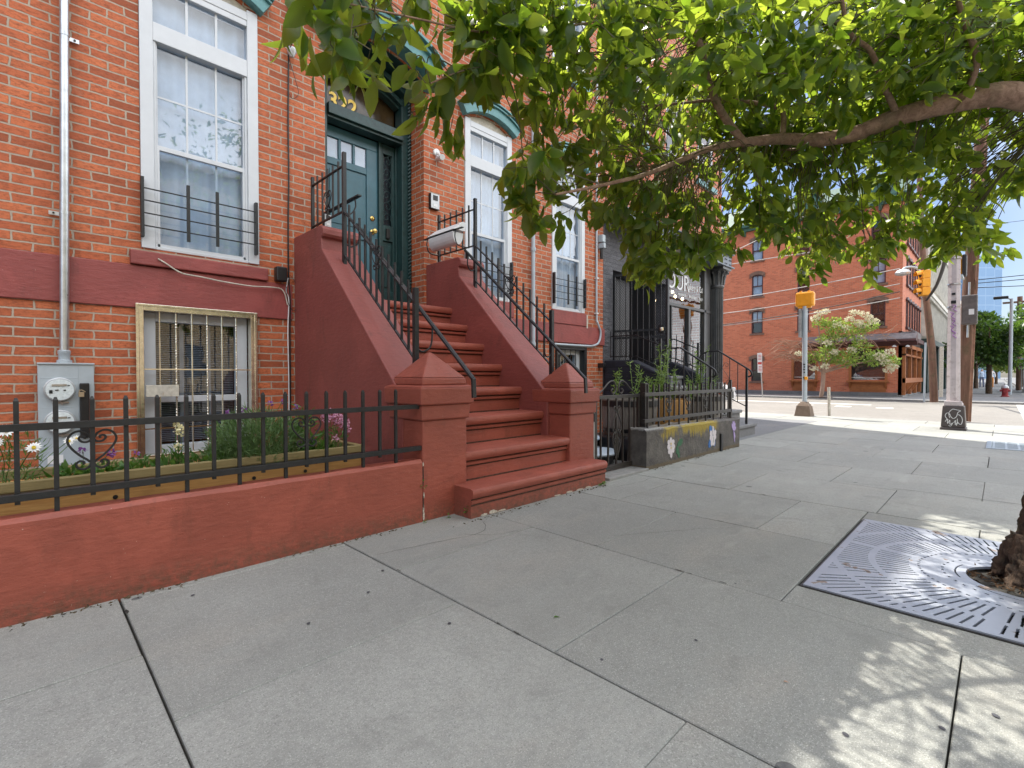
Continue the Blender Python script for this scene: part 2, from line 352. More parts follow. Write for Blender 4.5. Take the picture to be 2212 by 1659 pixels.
M['polep'] = simple('peeling_pole_paint', (.56, .50, .50), .6, var=.08, sc=5, bump=.5, bsc=20, bd=.01, spots=((.40, .34, .33), 14, .56))
M['bark'] = barkm('rough_bark', (.022, .016, .012), (.17, .105, .065), 26, (1, 1, .4), .03)
M['bark2'] = barkm('branch_bark', (.17, .095, .065), (.40, .26, .19), 22, (1, 1, 1), .006)
M['leaf'] = leafmat('street_tree_leaf', (.020, .058, .014), (.048, .105, .022), (.30, .48, .03), (.70, .82, .08), .50)
M['leafd'] = leafmat('dark_tree_leaf', (.03, .075, .02), (.06, .13, .03), (.12, .25, .03), (.25, .42, .05), .35)
M['leafl'] = leafmat('light_tree_leaf', (.16, .26, .05), (.30, .40, .10), (.30, .45, .06), (.45, .6, .1), .4)
M['plant'] = leafmat('garden_leaf', (.05, .14, .03), (.12, .26, .05), (.15, .35, .04), (.3, .5, .08), .35)
M['plantg'] = leafmat('grey_green_leaf', (.10, .19, .06), (.20, .32, .12), (.15, .25, .08), (.25, .38, .14), .3)
M['weed'] = leafmat('weed_leaf', (.13, .24, .05), (.24, .36, .09), (.25, .4, .06), (.4, .55, .12), .35)
M['petal'] = simple('white_petal', (.85, .85, .83), .6, var=.03)
M['daisyc'] = simple('daisy_centre', (.7, .5, .03), .7)
M['petaly'] = simple('cream_petal', (.8, .74, .42), .6, var=.08)
M['petalp'] = leafmat('pink_petal', (.75, .30, .50), (.85, .62, .72), (.6, .3, .4), (.7, .5, .6), .3)
M['petalv'] = leafmat('violet_petal', (.22, .06, .30), (.35, .16, .45), (.3, .1, .4), (.4, .2, .5), .3)
M['hyd'] = leafmat('cream_hydrangea', (.75, .70, .50), (.88, .84, .68), (.6, .6, .4), (.7, .7, .5), .3)
M['twig'] = simple('dry_twig', (.42, .25, .17), .8); M['shoot'] = simple('green_shoot', (.10, .085, .035), .6)
M['veneer'] = None
def u(name): return M[name]

# split-face painted stone veneer
def veneer():
    m = N('grey_split_stone'); P = m.sep(); cb = m.n('ShaderNodeCombineXYZ'); m.l(P[0], cb.inputs[0]); m.l(P[2], cb.inputs[1])
    b = m.n('ShaderNodeTexBrick'); b.inputs['Scale'].default_value = 1; b.inputs['Brick Width'].default_value = .42; b.inputs['Row Height'].default_value = .085
    b.inputs['Mortar Size'].default_value = .006; b.inputs['Color1'].default_value = (.0, .0, .0, 1); b.inputs['Color2'].default_value = (1, 1, 1, 1); b.offset = .37
    m.l(cb.outputs[0], b.inputs['Vector'])
    n1 = m.noise(9, 6, .7, stretch=(1, 1, 2.5))
    col = m.mix(b.outputs['Color'], (.085, .085, .095), (.13, .13, .145)); col = m.mix(m.ramp(n1, [(.4, 0), (.7, 1)]), col, (.05, .05, .057))
    h = m.math('ADD', m.math('MULTIPLY', m.math('SUBTRACT', 1., b.outputs['Fac']), .5), m.math('MULTIPLY', n1, 1.2))
    h = m.math('ADD', h, m.math('MULTIPLY', b.outputs['Color'], .5))
    return m.fin(m.bsdf(col, .45, 0, m.bump(h, 1, .03)))
M['veneer'] = veneer()
M['navy'] = brick('navy_painted_brick', (.012, .014, .026), (.016, .018, .032), (.008, .009, .016), bw=.4, bh=.115, ms=.012, soil=.1)
def muralmat():
    m = N('mural_concrete'); P = m.sep()
    col = m.mix(m.ramp(m.noise(6, 7, .7), [(.35, 0), (.7, 1)]), (.13, .12, .105), (.045, .04, .038))
    top = m.math('ADD', m.math('MULTIPLY', P[2], 1.9), m.math('MULTIPLY', m.noise(7, 6, .75, stretch=(1, 1, .3)), 1.25))
    xx = m.ramp(m.math('MULTIPLY', m.math('SUBTRACT', P[0], 5.4), .5), [(0, 0), (.08, 1), (.88, 1), (.95, 0)])
    yl = m.math('MULTIPLY', m.ramp(m.math('MULTIPLY', top, .5), [(.60, 0), (.68, 1), (.90, 1), (.96, .4)]), xx); yl = m.math('MULTIPLY', yl, m.ramp(m.noise(4.5, 6, .75, stretch=(1, 1, .5)), [(.40, 0), (.50, 1)])); yl = m.math('MULTIPLY', yl, m.math('GREATER_THAN', P[2], .12))
    col = m.mix(m.math('MULTIPLY', yl, .85), col, (.34, .25, .015))
    edge = m.math('MULTIPLY', m.math('GREATER_THAN', m.math('ADD', P[2], m.math('MULTIPLY', m.noise(30, 5, .7), .08)), .51), .8)
    col = m.mix(edge, col, (.30, .30, .29))
    gz = m.math('LESS_THAN', P[2], m.math('MULTIPLY', m.noise(25, 6, .7), .09))
    col = m.mix(gz, col, (.11, .085, .05))
    return m.fin(m.bsdf(col, .7, 0, m.bump(m.noise(35, 6, .7), .8, .02)))
M['mural'] = muralmat()

# ------------------------------------------------------------ leaves
def leaf_mesh(name, mat, P, D, L, Wd, parent=None, fold=.35, curl=.25, st=4, roll=None, **kw):
    """P origins, D directions (n,3), L lengths, Wd widths -> one mesh of folded, curled blades"""
    P = np.array(P, float); D = np.array(D, float); D /= np.linalg.norm(D, axis=1)[:, None]+1e-9; n = len(P)
    L = np.broadcast_to(L, n).astype(float); Wd = np.broadcast_to(Wd, n).astype(float)
    ref = rng.normal(size=(n, 3)) if roll is None else np.broadcast_to(np.array(roll, float), (n, 3))+rng.normal(size=(n, 3))*.35
    A = np.cross(D, ref); A /= np.linalg.norm(A, axis=1)[:, None]+1e-9; U = np.cross(A, D)
    prof = {4: [(0, .04), (.22, .75), (.52, 1.), (.80, .62), (1., .0)], 3: [(0, .05), (.4, 1.), (1., 0.)], 2: [(0, .3), (.5, 1.), (1., .1)]}[st]
    rows = []
    for t, wv in prof:
        c = P+D*(L*t)[:, None]-U*(L*curl*t*t)[:, None]
        sd = A*(Wd*.5*wv)[:, None]; up = U*(Wd*.5*wv*fold)[:, None]
        rows += [c-sd+up, c, c+sd+up]
    V = np.stack(rows, 1).reshape(-1, 3); k = len(prof)*3; fs = []
    base = []
    for i in range(len(prof)-1):
        for j in (0, 1): base.append((i*3+j, i*3+j+1, (i+1)*3+j+1, (i+1)*3+j))
    base = np.array(base); Fc = (base[None]+(np.arange(n)*k)[:, None, None]).reshape(-1, 4)
    org = ORG[parent.name] if parent is not None else Vector(((V[:,0].min()+V[:,0].max())/2, (V[:,1].min()+V[:,1].max())/2, V[:,2].min()))
    V = V-np.array(org)
    me = bpy.data.meshes.new(name); me.vertices.add(len(V)); me.vertices.foreach_set('co', V.ravel())
    me.loops.add(Fc.size); me.loops.foreach_set('vertex_index', Fc.ravel().astype(np.int32))
    me.polygons.add(len(Fc)); me.polygons.foreach_set('loop_start', np.arange(0, Fc.size, 4, dtype=np.int32))
    me.polygons.foreach_set('loop_total', np.full(len(Fc), 4, dtype=np.int32))
    me.materials.append(mat); me.polygons.foreach_set('use_smooth', [True]*len(Fc)); me.update(calc_edges=True); me.validate()
    o = bpy.data.objects.new(name, me); scene.collection.objects.link(o)
    if parent is not None: o.parent = parent
    else: o.location = org
    ORG[o.name] = org
    return setp(o, **kw)
def ball(c, r, n, dirbias=(0, 0, 0), shell=.3, sq=(1, 1, 1)):
    d = rng.normal(size=(n, 3)); d /= np.linalg.norm(d, axis=1)[:, None]
    rad = (shell+(1-shell)*rng.random(n)**.5)
    P = np.array(c)+d*rad[:, None]*r*np.array(sq); D = d*.6+rng.normal(size=(n, 3))*.5+np.array(dirbias)
    return P, D
# ------------------------------------------------------------ ground and streets
def struct(name, mb, mat, **k): return mb.build(name, mat, kind='structure', **k)
struct('ground', MB().box(-60, 16, -300, 60, -.6, -.16), M['joint'])
b = MB().box(-14, 15.75, -1.25, 5.6, -.16, -.02); b.box(13.9, 15.75, 5.6, 40, -.16, -.02); struct('sidewalk_bed', b, M['joint'])
XL = [-3.2, -2.0, -.84, .33, 1.51, 2.66, 3.79, 4.92, 6.04, 7.16, 8.30, 9.41, 10.52, 11.66, 12.8, 14.0, 15.05, 15.745]
b = MB(); g = .005
GX0, GX1, GY0, GY1 = 2.93, 4.61, -.98, .735
def slab(x0, x1, y0, y1):
    h = random.uniform(-.0025, .0025); t = [random.uniform(-.0015, .0015) for _ in range(4)]
    x0 += random.uniform(-.002, .002); x1 += random.uniform(-.002, .002); y0 += random.uniform(-.003, .002); y1 += random.uniform(-.002, .003)
    e = .0035
    b.add([(x0,y0,-.025),(x1,y0,-.025),(x1,y1,-.025),(x0,y1,-.025), (x0,y0,h-e),(x1,y0,h-e),(x1,y1,h-e),(x0,y1,h-e),
           (x0+e,y0+e,h+t[0]),(x1-e,y0+e,h+t[1]),(x1-e,y1-e,h+t[2]),(x0+e,y1-e,h+t[3])],
          [(0,1,5,4),(1,2,6,5),(2,3,7,6),(3,0,4,7),(4,5,9,8),(5,6,10,9),(6,7,11,10),(7,4,8,11),(8,9,10,11)])
for i in range(len(XL)-1):
    ph = [1.27, .71][i % 2]
    wg = lambda v: .0042 if v in (.33, 1.51) else (.0045 if v in (2.66, 3.79) else .003)
    x0, x1 = XL[i]+wg(XL[i]), XL[i+1]-wg(XL[i+1])
    ys = [ph+1.17*k+random.uniform(-.01, .01) for k in range(-2, 5)]
    if i == 5 or i == 6: ys = [y for y in ys if abs(y-.715) > .3]+[GY1+.03]; ys.sort()
    ys = [-1.1]+[y for y in ys if -1 < y < 5.3]+[5.6]
    if XL[i] > 13.8: ys = ys[:-1]+[5.9+1.5*k for k in range(0, 20)]
    for k in range(len(ys)-1):
        y0, y1 = ys[k]+.0034, ys[k+1]-.0034
        if x1 > GX0 and x0 < GX1 and y0 < GY1-.05 and y1 > GY0:      # round the tree grate
            if x0 < GX0: slab(x0, GX0-g*2, y0, min(y1, GY1+.03))
            if x1 > GX1: slab(GX1+g*2, x1, y0, min(y1, GY1+.03))
            if y1 > GY1+.04: slab(x0, x1, GY1+.04, y1)
            if y0 < GY0-.05: slab(max(x0, GX0-g), min(x1, GX1+g), y0, GY0-g)
        else: slab(x0, x1, y0, y1)
struct('sidewalk', b, M['side'])
b = MB()                                                            # cracks: thin dirt-filled wandering lines
def crack(pts, w_=.004):
    P = cr([(x, y, .0035) for x, y in pts], 5)
    P = [p+Vector((random.uniform(-.008, .008), random.uniform(-.008, .008), 0)) for p in P]
    vs = []; fs = []
    for i, p in enumerate(P):
        t = (P[min(i+1, len(P)-1)]-P[max(i-1, 0)]).normalized(); a = Vector((-t.y, t.x, 0))*w_*random.uniform(.3, 1)/2
        vs += [p-a, p+a]
    for i in range(len(P)-1): fs.append((2*i, 2*i+1, 2*i+3, 2*i+2))
    b.add(vs, fs)
crack([(1.55, 2.75), (1.9, 2.68), (2.3, 2.62), (2.5, 2.8)]); crack([(2.2, 2.66), (2.35, 2.5), (2.55, 2.45)])
crack([(6.1, .75), (6.13, .3), (6.12, -.15), (6.15, -.6)], .01)
crack([(4.2, 2.74), (4.6, 2.68), (5.0, 2.72)]); crack([(2.9, 1.9), (3.4, 1.6), (3.75, 1.35)], .003)
for xl in XL[3:12]:                                                  # spalled joint edges
    for k in range(5 if xl < 4 else 2):
        yc = random.uniform(-.5, 3.0); w_ = random.uniform(.004, .013); h_ = random.uniform(.01, .05); n = 8; xc = xl+random.choice((-1, 1))*.006
        b.add([(xc+w_*random.uniform(.4, 1)*math.cos(6.283*q/n), yc+h_*random.uniform(.4, 1)*math.sin(6.283*q/n), .0036) for q in range(n)], [tuple(range(n))])
struct('sidewalk_crack', b, M['joint'])
struct('kerb_main_street', MB().box(-14, 15.9, -1.42, -1.25, -.16, 0), M['stone'], bev=.01)
struct('kerb_cross_street', MB().box(15.75, 15.93, -1.42, 40, -.16, .0), M['stone'], bev=.01)
struct('main_street', MB().box(-60, 300, -13.5, -1.42, -.3, -.10), M['street2'])
struct('cross_street', MB().box(15.93, 29.3, -60, 60, -.29, -.085), M['street'])
b = MB()
for y in (1.4, 2.0, 2.6): b.box(22.6, 23.1, y*2.2-.25, y*2.2+.25, -.085, -.08)
b.box(16.6, 29.0, -.75, -.45, -.085, -.08); b.box(16.6, 29.0, -2.6, -2.3, -.085, -.08)
b.box(24.6, 25.0, 3.8, 14, -.085, -.08)
struct('road_marking', b, M['paint'])
b = MB()
for k in range(60):
    x0 = 29.45+k*1.5
    for y0 in ((-.9, 1.4), (1.41, 3.88)): b.box(x0+.006, x0+1.494, y0[0], y0[1]-.006, -.08, .0)
for k in range(14): b.box(29.45, 32.98, 3.9+k*1.6, 3.9+k*1.6+1.594, -.08, .0)
struct('far_sidewalk', b, M['side2'])
struct('kerb_far', MB().box(29.3, 29.45, -1.05, 40, -.2, .0).box(29.45, 300, -1.05, -.9, -.2, .0), M['stone'], bev=.01)
struct('far_ground', MB().box(29.3, 600, -300, 300, -.5, -.30), M['street2'])
struct('opposite_sidewalk', MB().box(-60, 300, -18, -13.5, -.3, .0), M['side2'])
struct('front_yard_paving', MB().box(-14, 8.1, 3.32, 5.6, -.02, .006), M['stone'])
struct('side_yard_paving', MB().box(8.1, 13.9, 3.2, 5.6, -.02, .004), M['side2'])
struct('gate_threshold', MB().box(4.40, 5.22, 2.93, 3.32, -.02, .03), M['stone'], bev=.008)
struct('tree_pit_soil', MB().box(GX0-.03, GX1+.03, GY0-.03, GY1+.03, -.1, -.045), M['soil'])

# sewer grate at the sunlit edge
t = thing('drain_grate', (11.1, -.25, 0), 'grey steel drain grate set flush in the sidewalk at the shadow edge', 'grate')
b = MB().box(10.5, 11.65, .10, .16, -.01, .012).box(10.5, 11.65, -.9, -.84, -.01, .012).box(10.5, 10.56, -.84, .10, -.01, .012).box(11.59, 11.65, -.84, .10, -.01, .012)
b.build('frame', M['steel'], t, bev=.003)
b = MB()
for k in range(14): b.box(10.6+k*.072, 10.63+k*.072, -.84, .1, -.008, .008)
for k in range(7): b.box(10.56, 11.59, -.78+k*.14, -.755+k*.14, -.006, .007)
b.build('bars', M['greybox'], t)

# ------------------------------------------------------------ walls with openings
def wall_front(b, x0, x1, z0, z1, y, ops, rev=.18, axis='y'):
    """front face on plane y with openings (xa,xb,za,zb,rise), reveals going back by rev"""
    def V(x, yy, z): return (x, yy, z) if axis == 'y' else (yy, x, z)
    sg = 1
    xs = sorted({x0, x1}|{o[0] for o in ops}|{o[1] for o in ops}); zs = sorted({z0, z1}|{o[2] for o in ops}|{o[3]+o[4] for o in ops})
    for i in range(len(xs)-1):
        for j in range(len(zs)-1):
            cx, cz = (xs[i]+xs[i+1])/2, (zs[j]+zs[j+1])/2
            if any(o[0] < cx < o[1] and o[2] < cz < o[3]+o[4] for o in ops): continue
            b.add([V(xs[i], y, zs[j]), V(xs[i+1], y, zs[j]), V(xs[i+1], y, zs[j+1]), V(xs[i], y, zs[j+1])], [(0, 1, 2, 3)])
    for xa, xb, za, zb, r in ops:
        for q in ([(xa, za), (xa, zb)], [(xb, zb), (xb, za)], [(xb, za), (xa, za)]):
            (p0, q0), (p1, q1) = q
            b.add([V(p0, y, q0), V(p1, y, q1), V(p1, y+rev, q1), V(p0, y+rev, q0)], [(0, 1, 2, 3)])
        if r:
            n = 12; c = (xa+xb)/2; hw = (xb-xa)/2; rad = (hw*hw+r*r)/(2*r)
            A = [(xa+(xb-xa)*k/n, zb+math.sqrt(max(0, rad*rad-(xa+(xb-xa)*k/n-c)**2))-(rad-r)) for k in range(n+1)]
            for k in range(n):
                (p0, q0), (p1, q1) = A[k], A[k+1]
                b.add([V(p0, y, q0), V(p1, y, q1), V(p1, y, zb+r), V(p0, y, zb+r)], [(0, 1, 2, 3)])
                b.add([V(p0, y, q0), V(p0, y+rev, q0), V(p1, y+rev, q1), V(p1, y, q1)], [(0, 1, 2, 3)])
        else:
            b.add([V(xa, y, zb), V(xb, y, zb), V(xb, y+rev, zb), V(xa, y+rev, zb)], [(0, 1, 2, 3)])
    return b
def arcpts(xa, xb, zb, r, n=14, off=0):
    c = (xa+xb)/2; hw = (xb-xa)/2; rad = (hw*hw+r*r)/(2*r); cz = zb+r-rad; a = math.asin(min(1, hw/rad))
    return [(c+(rad+off)*math.sin(-a+2*a*k/n), cz+(rad+off)*math.cos(-a+2*a*k/n)) for k in range(n+1)]
def arcband(b, xa, xb, zb, r, t0, t1, y0, y1, n=14):
    I = arcpts(xa, xb, zb, r, n, t0); O = arcpts(xa, xb, zb, r, n, t1)
    for k in range(n):
        q = [I[k], I[k+1], O[k+1], O[k]]
        vs = [(x, y0, z) for x, z in q]+[(x, y1, z) for x, z in q]
        fs = [(0, 1, 2, 3), (7, 6, 5, 4), (0, 4, 5, 1), (2, 6, 7, 3)]
        if k == 0: fs.append((3, 7, 4, 0))
        if k == n-1: fs.append((1, 5, 6, 2))
        b.add(vs, fs)

# ------------------------------------------------------------ the brick row house
D = 5.6
house = thing('brick_rowhouse', (3, D, 0), 'orange red brick row house with brownstone band and teal window hoods', 'house')
WX = [(.783, 1.795), (4.615, 5.585), (6.583, 7.53)]
ops = [(a, c, 2.30, 4.90, .14) for a, c in WX]
ops += [(a, c, 6.50, 9.0, .14) for a, c in WX]
ops += [(2.522, 3.90, 2.0, 5.07, .22), (-1.25, -.24, 2.30, 4.90, .14), (.742, 1.748, .36, 1.772, 0), (6.69, 7.56, .5, 1.66, 0)]
b = wall_front(MB(), -6, 8.15, 0, 10.0, D, ops, .34)
b.add([(8.15, D, 0), (8.15, D+8, 0), (8.15, D+8, 10.0), (8.15, D, 10.0)], [(0, 1, 2, 3)])
b.build('wall', M['brick'], house)
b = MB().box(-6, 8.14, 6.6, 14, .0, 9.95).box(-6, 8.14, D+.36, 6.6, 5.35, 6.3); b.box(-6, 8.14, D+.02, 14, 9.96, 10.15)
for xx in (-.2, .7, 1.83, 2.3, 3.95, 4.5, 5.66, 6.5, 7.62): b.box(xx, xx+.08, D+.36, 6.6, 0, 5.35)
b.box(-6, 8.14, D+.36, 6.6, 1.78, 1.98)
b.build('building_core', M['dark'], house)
b = MB().box(-6, 8.2, D-.28, D+.1, 10.0, 10.12).box(-6, 8.2, D-.18, D+.02, 9.8, 10.0)
for k in range(20): b.box(-5.9+k*.72, -5.75+k*.72, D-.26, D-.02, 9.55, 9.8)
b.build('cornice', M['teal'], house, bev=.01)
b = MB().box(-6, 2.13, D-.022, D+.02, 1.742, 2.13); b.box(4.35, 8.165, D-.035, D+.02, 1.72, 2.05)
b.build('foundation_band', M['stuc_band'], house, bev=.008)
def house_window(xa, xb, z0, low=True, hoodmat='teal', guard=True):
    dz = z0-2.30; zt = 4.90+dz if dz < 1 else 9.0; r = .14
    f = MB(); y0, y1 = D-.018, D+.09
    f.box(xa+.003, xa+.105, y0, y1, z0+.0, zt+.02).box(xb-.105, xb-.003, y0, y1, z0, zt+.02)
    f.box(xa+.105, xb-.105, y0+.012, y1, z0, z0+.03).box(xa+.105, xb-.105, y0, y1, zt-.09, zt-.005)
    tz0, tz1 = zt-.50, zt-.15                        # transom glass
    f.box(xa+.105, xb-.105, y0+.004, y1, tz0-.17, tz0).box(xa+.105, xb-.105, y0+.006, y1, tz1, zt-.09)
    for s0, s1 in ((.105, .128), ): f.box(xa+s0, xa+s1, y0+.018, y1, z0+.03, tz0-.17).box(xb-s1, xb-s0, y0+.018, y1, z0+.03, tz0-.17)
    wf = f.build('window', M['trimw'], house, bev=.005)
    gz0, gz1 = z0+.03, tz0-.17; mz = z0+.97*(gz1-gz0)/1.92; xl, xr = xa+.128, xb-.128
    s = MB()
    s.box(xl, xr, D+.012, D+.05, mz-.022, mz+.022)                           # meeting rail
    s.box(xl, xl+.014, D+.02, D+.05, mz, gz1).box(xr-.014, xr, D+.02, D+.05, mz, gz1)
    s.box(xl, xl+.022, D+.008, D+.05, gz0, mz).box(xr-.022, xr, D+.008, D+.05, gz0, mz).box(xl, xr, D+.008, D+.05, gz0, gz0+.03)
    s.build('sash', M['trimw'], wf, bev=.003)
    q = MB(); w3 = (xr-xl)/3
    for k in (1, 2):
        q.box(xl+w3*k-.009, xl+w3*k+.009, D+.045, D+.0515, gz0 if 0 else mz, gz1); q.box(xl+w3*k-.009, xl+w3*k+.009, D+.058, D+.066, gz0, mz); q.box(xl+w3*k-.011, xl+w3*k+.011, D+.02, D+.0295, tz0, tz1)
    q.box(xl, xr, D+.0455, D+.051, (mz+gz1)/2-.009, (mz+gz1)/2+.009)
    q.build('muntin', M['trimw'], wf)
    MB().box(xl, xr, D+.052, D+.055, gz0, gz1).box(xa+.105, xb-.105, D+.03, D+.033, tz0, tz1).build('pane', M['glassm'], wf)
    c = MB(); n = 46                                                            # pleated curtain
    vs = []; 
    for k in range(n+1):
        x = xa+.06+(xb-xa-.12)*k/n; y = D+.135+.008*math.sin(k*.9)+.007*math.sin(k*.43)
        vs += [(x, y, gz0-.02), (x, y-.004*math.sin(k), zt)]
    c.add(vs, [(2*k, 2*k+2, 2*k+3, 2*k+1) for k in range(n)])
    c.build('curtain', M['curtain'], wf, smooth=True)
    t = MB()
    A = arcpts(xa+.004, xb-.004, zt+.02, r-.005)
    t.prism([(xb-.004, zt+.012), (xa+.004, zt+.012)]+A, 'y', D+.03, D+.08); t.build('tympanum', M['oldw'], wf)
    h = MB(); arcband(h, xa-.02, xb+.02, zt+.0, r+.01, .02, .15, D-.10, D+.01); arcband(h, xa-.02, xb+.02, zt+.0, r+.01, .15, .175, D-.13, D+.01)
    arcband(h, xa-.02, xb+.02, zt+.0, r+.01, .19, .215, D-.15, D+.01); arcband(h, xa-.02, xb+.02, zt+.0, r+.01, .175, .19, D-.11, D+.01)
    h.build('hood', M[hoodmat], wf, bev=.004)
    if dz < 1:
        s = MB().box(xa-.085, xb+.075, D-.055, D+.02, 2.135, 2.262); s.add([], [])
        if xa < 4: s.build('sill', M['stuc_band'], wf, bev=.01)
        else: MB().box(xa-.02, xb+.02, D-.05, D+.02, 2.052, 2.29).build('sill', M['stuc_band'], wf, bev=.01)
    else: MB().box(xa-.09, xb+.09, D-.10, D+.02, z0-.12, z0-.005).build('sill', M['teal'], wf, bev=.01)
    if guard:
        gy = D-.075; k = MB()
        for x in (xa+.005, xb-.045): k.box(x-.012, x+.012, gy-.006, gy+.05, z0+.09, z0+.63)
        for z in (.53, .42, .305, .19): k.tube([(xa+.005, gy, z0+z), (xb-.045, gy-.001, z0+z)], .0065, 6)
        for x in (xa+.355, xa+.60): k.box(x-.013, x+.013, gy-.028, gy-.006, z0+.10, z0+.635)
        k.build('window_guard', M['iron'], wf)
    return wf
for i, (a, c) in enumerate(WX):
    house_window(a, c, 2.30); house_window(a, c, 6.50, guard=False)
# half-seen neighbour sill at the left edge
house_window(-1.25, -.24, 2.30, guard=False)

# front door, set deep in its opening
DY = 6.12
b = MB()
b.box(2.53, 2.70, DY-.19, DY-.02, 2.0, 5.1).box(3.765, 3.895, DY-.19, DY-.02, 2.0, 5.1)                       # jamb casings
b.box(2.70, 3.765, DY-.24, DY-.01, 4.365, 4.50).box(2.70, 3.765, DY-.20, DY-.04, 4.33, 4.365).box(2.70, 3.765, DY-.16, DY-.04, 4.50, 4.525)
b.box(3.49, 3.525, DY-.05, DY+.0, 2.0, 4.33).box(3.745, 3.765, DY-.06, DY, 2.0, 4.33).box(2.70, 2.715, DY-.06, DY, 2.0, 4.33)
arcband(b, 2.70, 3.765, 4.86, .16, -.03, .0, DY-.14, DY-.02); arcband(b, 2.70, 3.765, 4.86, .16, .0, .06, DY-.2, DY-.02); arcband(b, 2.62, 3.83, 4.9, .2, .03, .1, DY-.28, DY-.06)
df = b.build('door_frame', M['tealdk'], house, bev=.006)
b = MB()                                                                        # carved rope edge
for x in (3.872,):
    for k in range(58):
        z = 2.05+k*.05
        b.tube([(x-.012, DY-.205, z), (x+.004, DY-.228, z+.02), (x+.018, DY-.2, z+.045)], .016, 6)
b.build('rope_moulding', M['tealdk'], df, smooth=True)
b = MB().box(2.70, 3.765, DY+.015, DY+.02, 4.50, 5.05)
tr = b.build('transom', simple('amber_dark_transom', (.07, .045, .02), .12, var=.2, bump=.02), house)
curvetext('house_number', '322', .27, (2.80, DY+.012, 4.585), (R(90), 0, 0), M['gold'], house, .003, sx=1.0, offset=.006)
curvetext('house_number_shadow', '322', .27, (2.812, DY+.014, 4.575), (R(90), 0, 0), M['black'], house, .001, sx=1.0, offset=.012)
b = MB(); dx0, dx1, dz0, dz1 = 2.715, 3.49, 2.03, 4.33; fy = DY
cols = [2.775, 2.93, 2.965, 3.127, 3.16, 3.325]
pz0, pz1 = 3.93, 4.19
b.box(dx0, dx1, fy-.012, fy+.03, pz1, dz1).box(dx0, cols[0], fy-.012, fy+.03, dz0, pz1).box(cols[5], dx1, fy-.012, fy+.03, dz0, pz1)
for x0, x1 in ((cols[1], cols[2]), (cols[3], cols[4])): b.box(x0, x1, fy-.012, fy+.03, pz0, pz1)
b.box(cols[0], cols[5], fy-.012, fy+.03, 3.84, pz0).box(cols[0], cols[5], fy-.012, fy+.03, 2.95, 3.05).box(cols[0], cols[5], fy-.012, fy+.03, dz0, 2.22)
b.box(cols[0], cols[5], fy+.006, fy+.03, 2.22, 2.95).box(cols[0], cols[5], fy+.006, fy+.03, 3.05, 3.84)
b.box(cols[0]+.035, cols[5]-.035, fy-.004, fy+.01, 3.10, 3.79).box(cols[0]+.035, cols[5]-.035, fy-.004, fy+.01, 2.27, 2.90)
door = b.build('front_door', M['doorb'], house, bev=.006)
b = MB()
for i in (0, 2, 4): b.box(cols[i], cols[i+1], fy+.012, fy+.016, pz0, pz1)
b.build('pane', M['glassm'], door)
b = MB()
for i in (0, 2, 4): b.box(cols[i], cols[i+1], fy+.02, fy+.024, pz0, pz1)
b.build('blind', M['curtain'], door)
b = MB().lathe(0, 0, [(.034, 0), (.034, .012), (.026, .02), (.016, .022), (.012, .03)], 16); kn = MB()
kn.v = [(3.405+x, fy-.012-z, 3.27+y) for x, y, z in b.v]; kn.f = list(b.f); kn.m = [0]*len(b.f); kn.build('deadbolt', M['brass'], door, smooth=True)
b = MB().lathe(0, 0, [(.034, 0), (.034, .01), (.014, .015), (.014, .04), (.030, .05), (.036, .065), (.030, .08), (.0, .086)], 16); kn = MB()
kn.v = [(3.405+x, fy-.012-z, 3.085+y) for x, y, z in b.v]; kn.f = list(b.f); kn.m = [0]*len(b.f); kn.build('door_knob', M['brass'], door, smooth=True)
b = MB().box(3.525, 3.56, DY-.03, DY+.02, 2.03, 4.33).box(3.71, 3.745, DY-.03, DY+.02, 2.03, 4.33).box(3.56, 3.71, DY-.03, DY+.02, 4.20, 4.33)
b.box(3.56, 3.71, DY-.03, DY+.02, 3.0, 3.22).box(3.56, 3.71, DY-.03, DY+.02, 2.03, 2.3).box(3.56, 3.71, DY-.005, DY+.02, 2.3, 3.0).box(3.585, 3.685, DY-.018, DY, 2.36, 2.94)
sdl = b.build('sidelight', M['tealdk'], house, bev=.005)
MB().box(3.56, 3.71, DY+.006, DY+.01, 3.22, 4.20).build('pane', M['glassd'], sdl)
MB().box(3.56, 3.71, DY+.03, DY+.034, 3.22, 4.20).build('panel', M['black'], sdl)
b = MB(); x = 3.635
for k in range(6):
    z = 3.30+k*.155; s = 1 if k % 2 else -1
    b.tube(cr([(x-s*.05, DY-.012, z), (x-s*.055, DY-.012, z+.06), (x, DY-.012, z+.09), (x+s*.05, DY-.012, z+.05), (x+s*.03, DY-.012, z+.0), (x-s*.012, DY-.012, z+.02), (x, DY-.012, z+.05)], 5), .006, 6)
    b.tube(cr([(x, DY-.012, z+.09), (x+s*.045, DY-.012, z+.13), (x+s*.05, DY-.012, z+.155)], 4), .006, 6)
b.box(x-.07, x-.06, DY-.02, DY-.008, 3.23, 4.19).box(x+.06, x+.07, DY-.02, DY-.008, 3.23, 4.19)
b.build('scroll_grille', M['tealdk'], sdl, smooth=True)
b = MB().box(3.60, 3.655, DY-.06, DY-.03, 3.03, 3.17); kb = b.build('keypad', M['black'], sdl, bev=.006)
b = MB(); arcband(b, 2.50, 3.92, 5.085, .235, .0, .16, D-.22, D+.02, 18); arcband(b, 2.50, 3.92, 5.085, .235, .16, .20, D-.27, D+.02, 18); arcband(b, 2.50, 3.92, 5.085, .235, .215, .25, D-.31, D+.02, 18); arcband(b, 2.50, 3.92, 5.085, .235, .20, .215, D-.24, D+.02, 18)
b.box(3.86, 3.98, D-.2, D-.002, 4.98, 5.11)
b.build('door_hood', M['teal'], house, bev=.005)
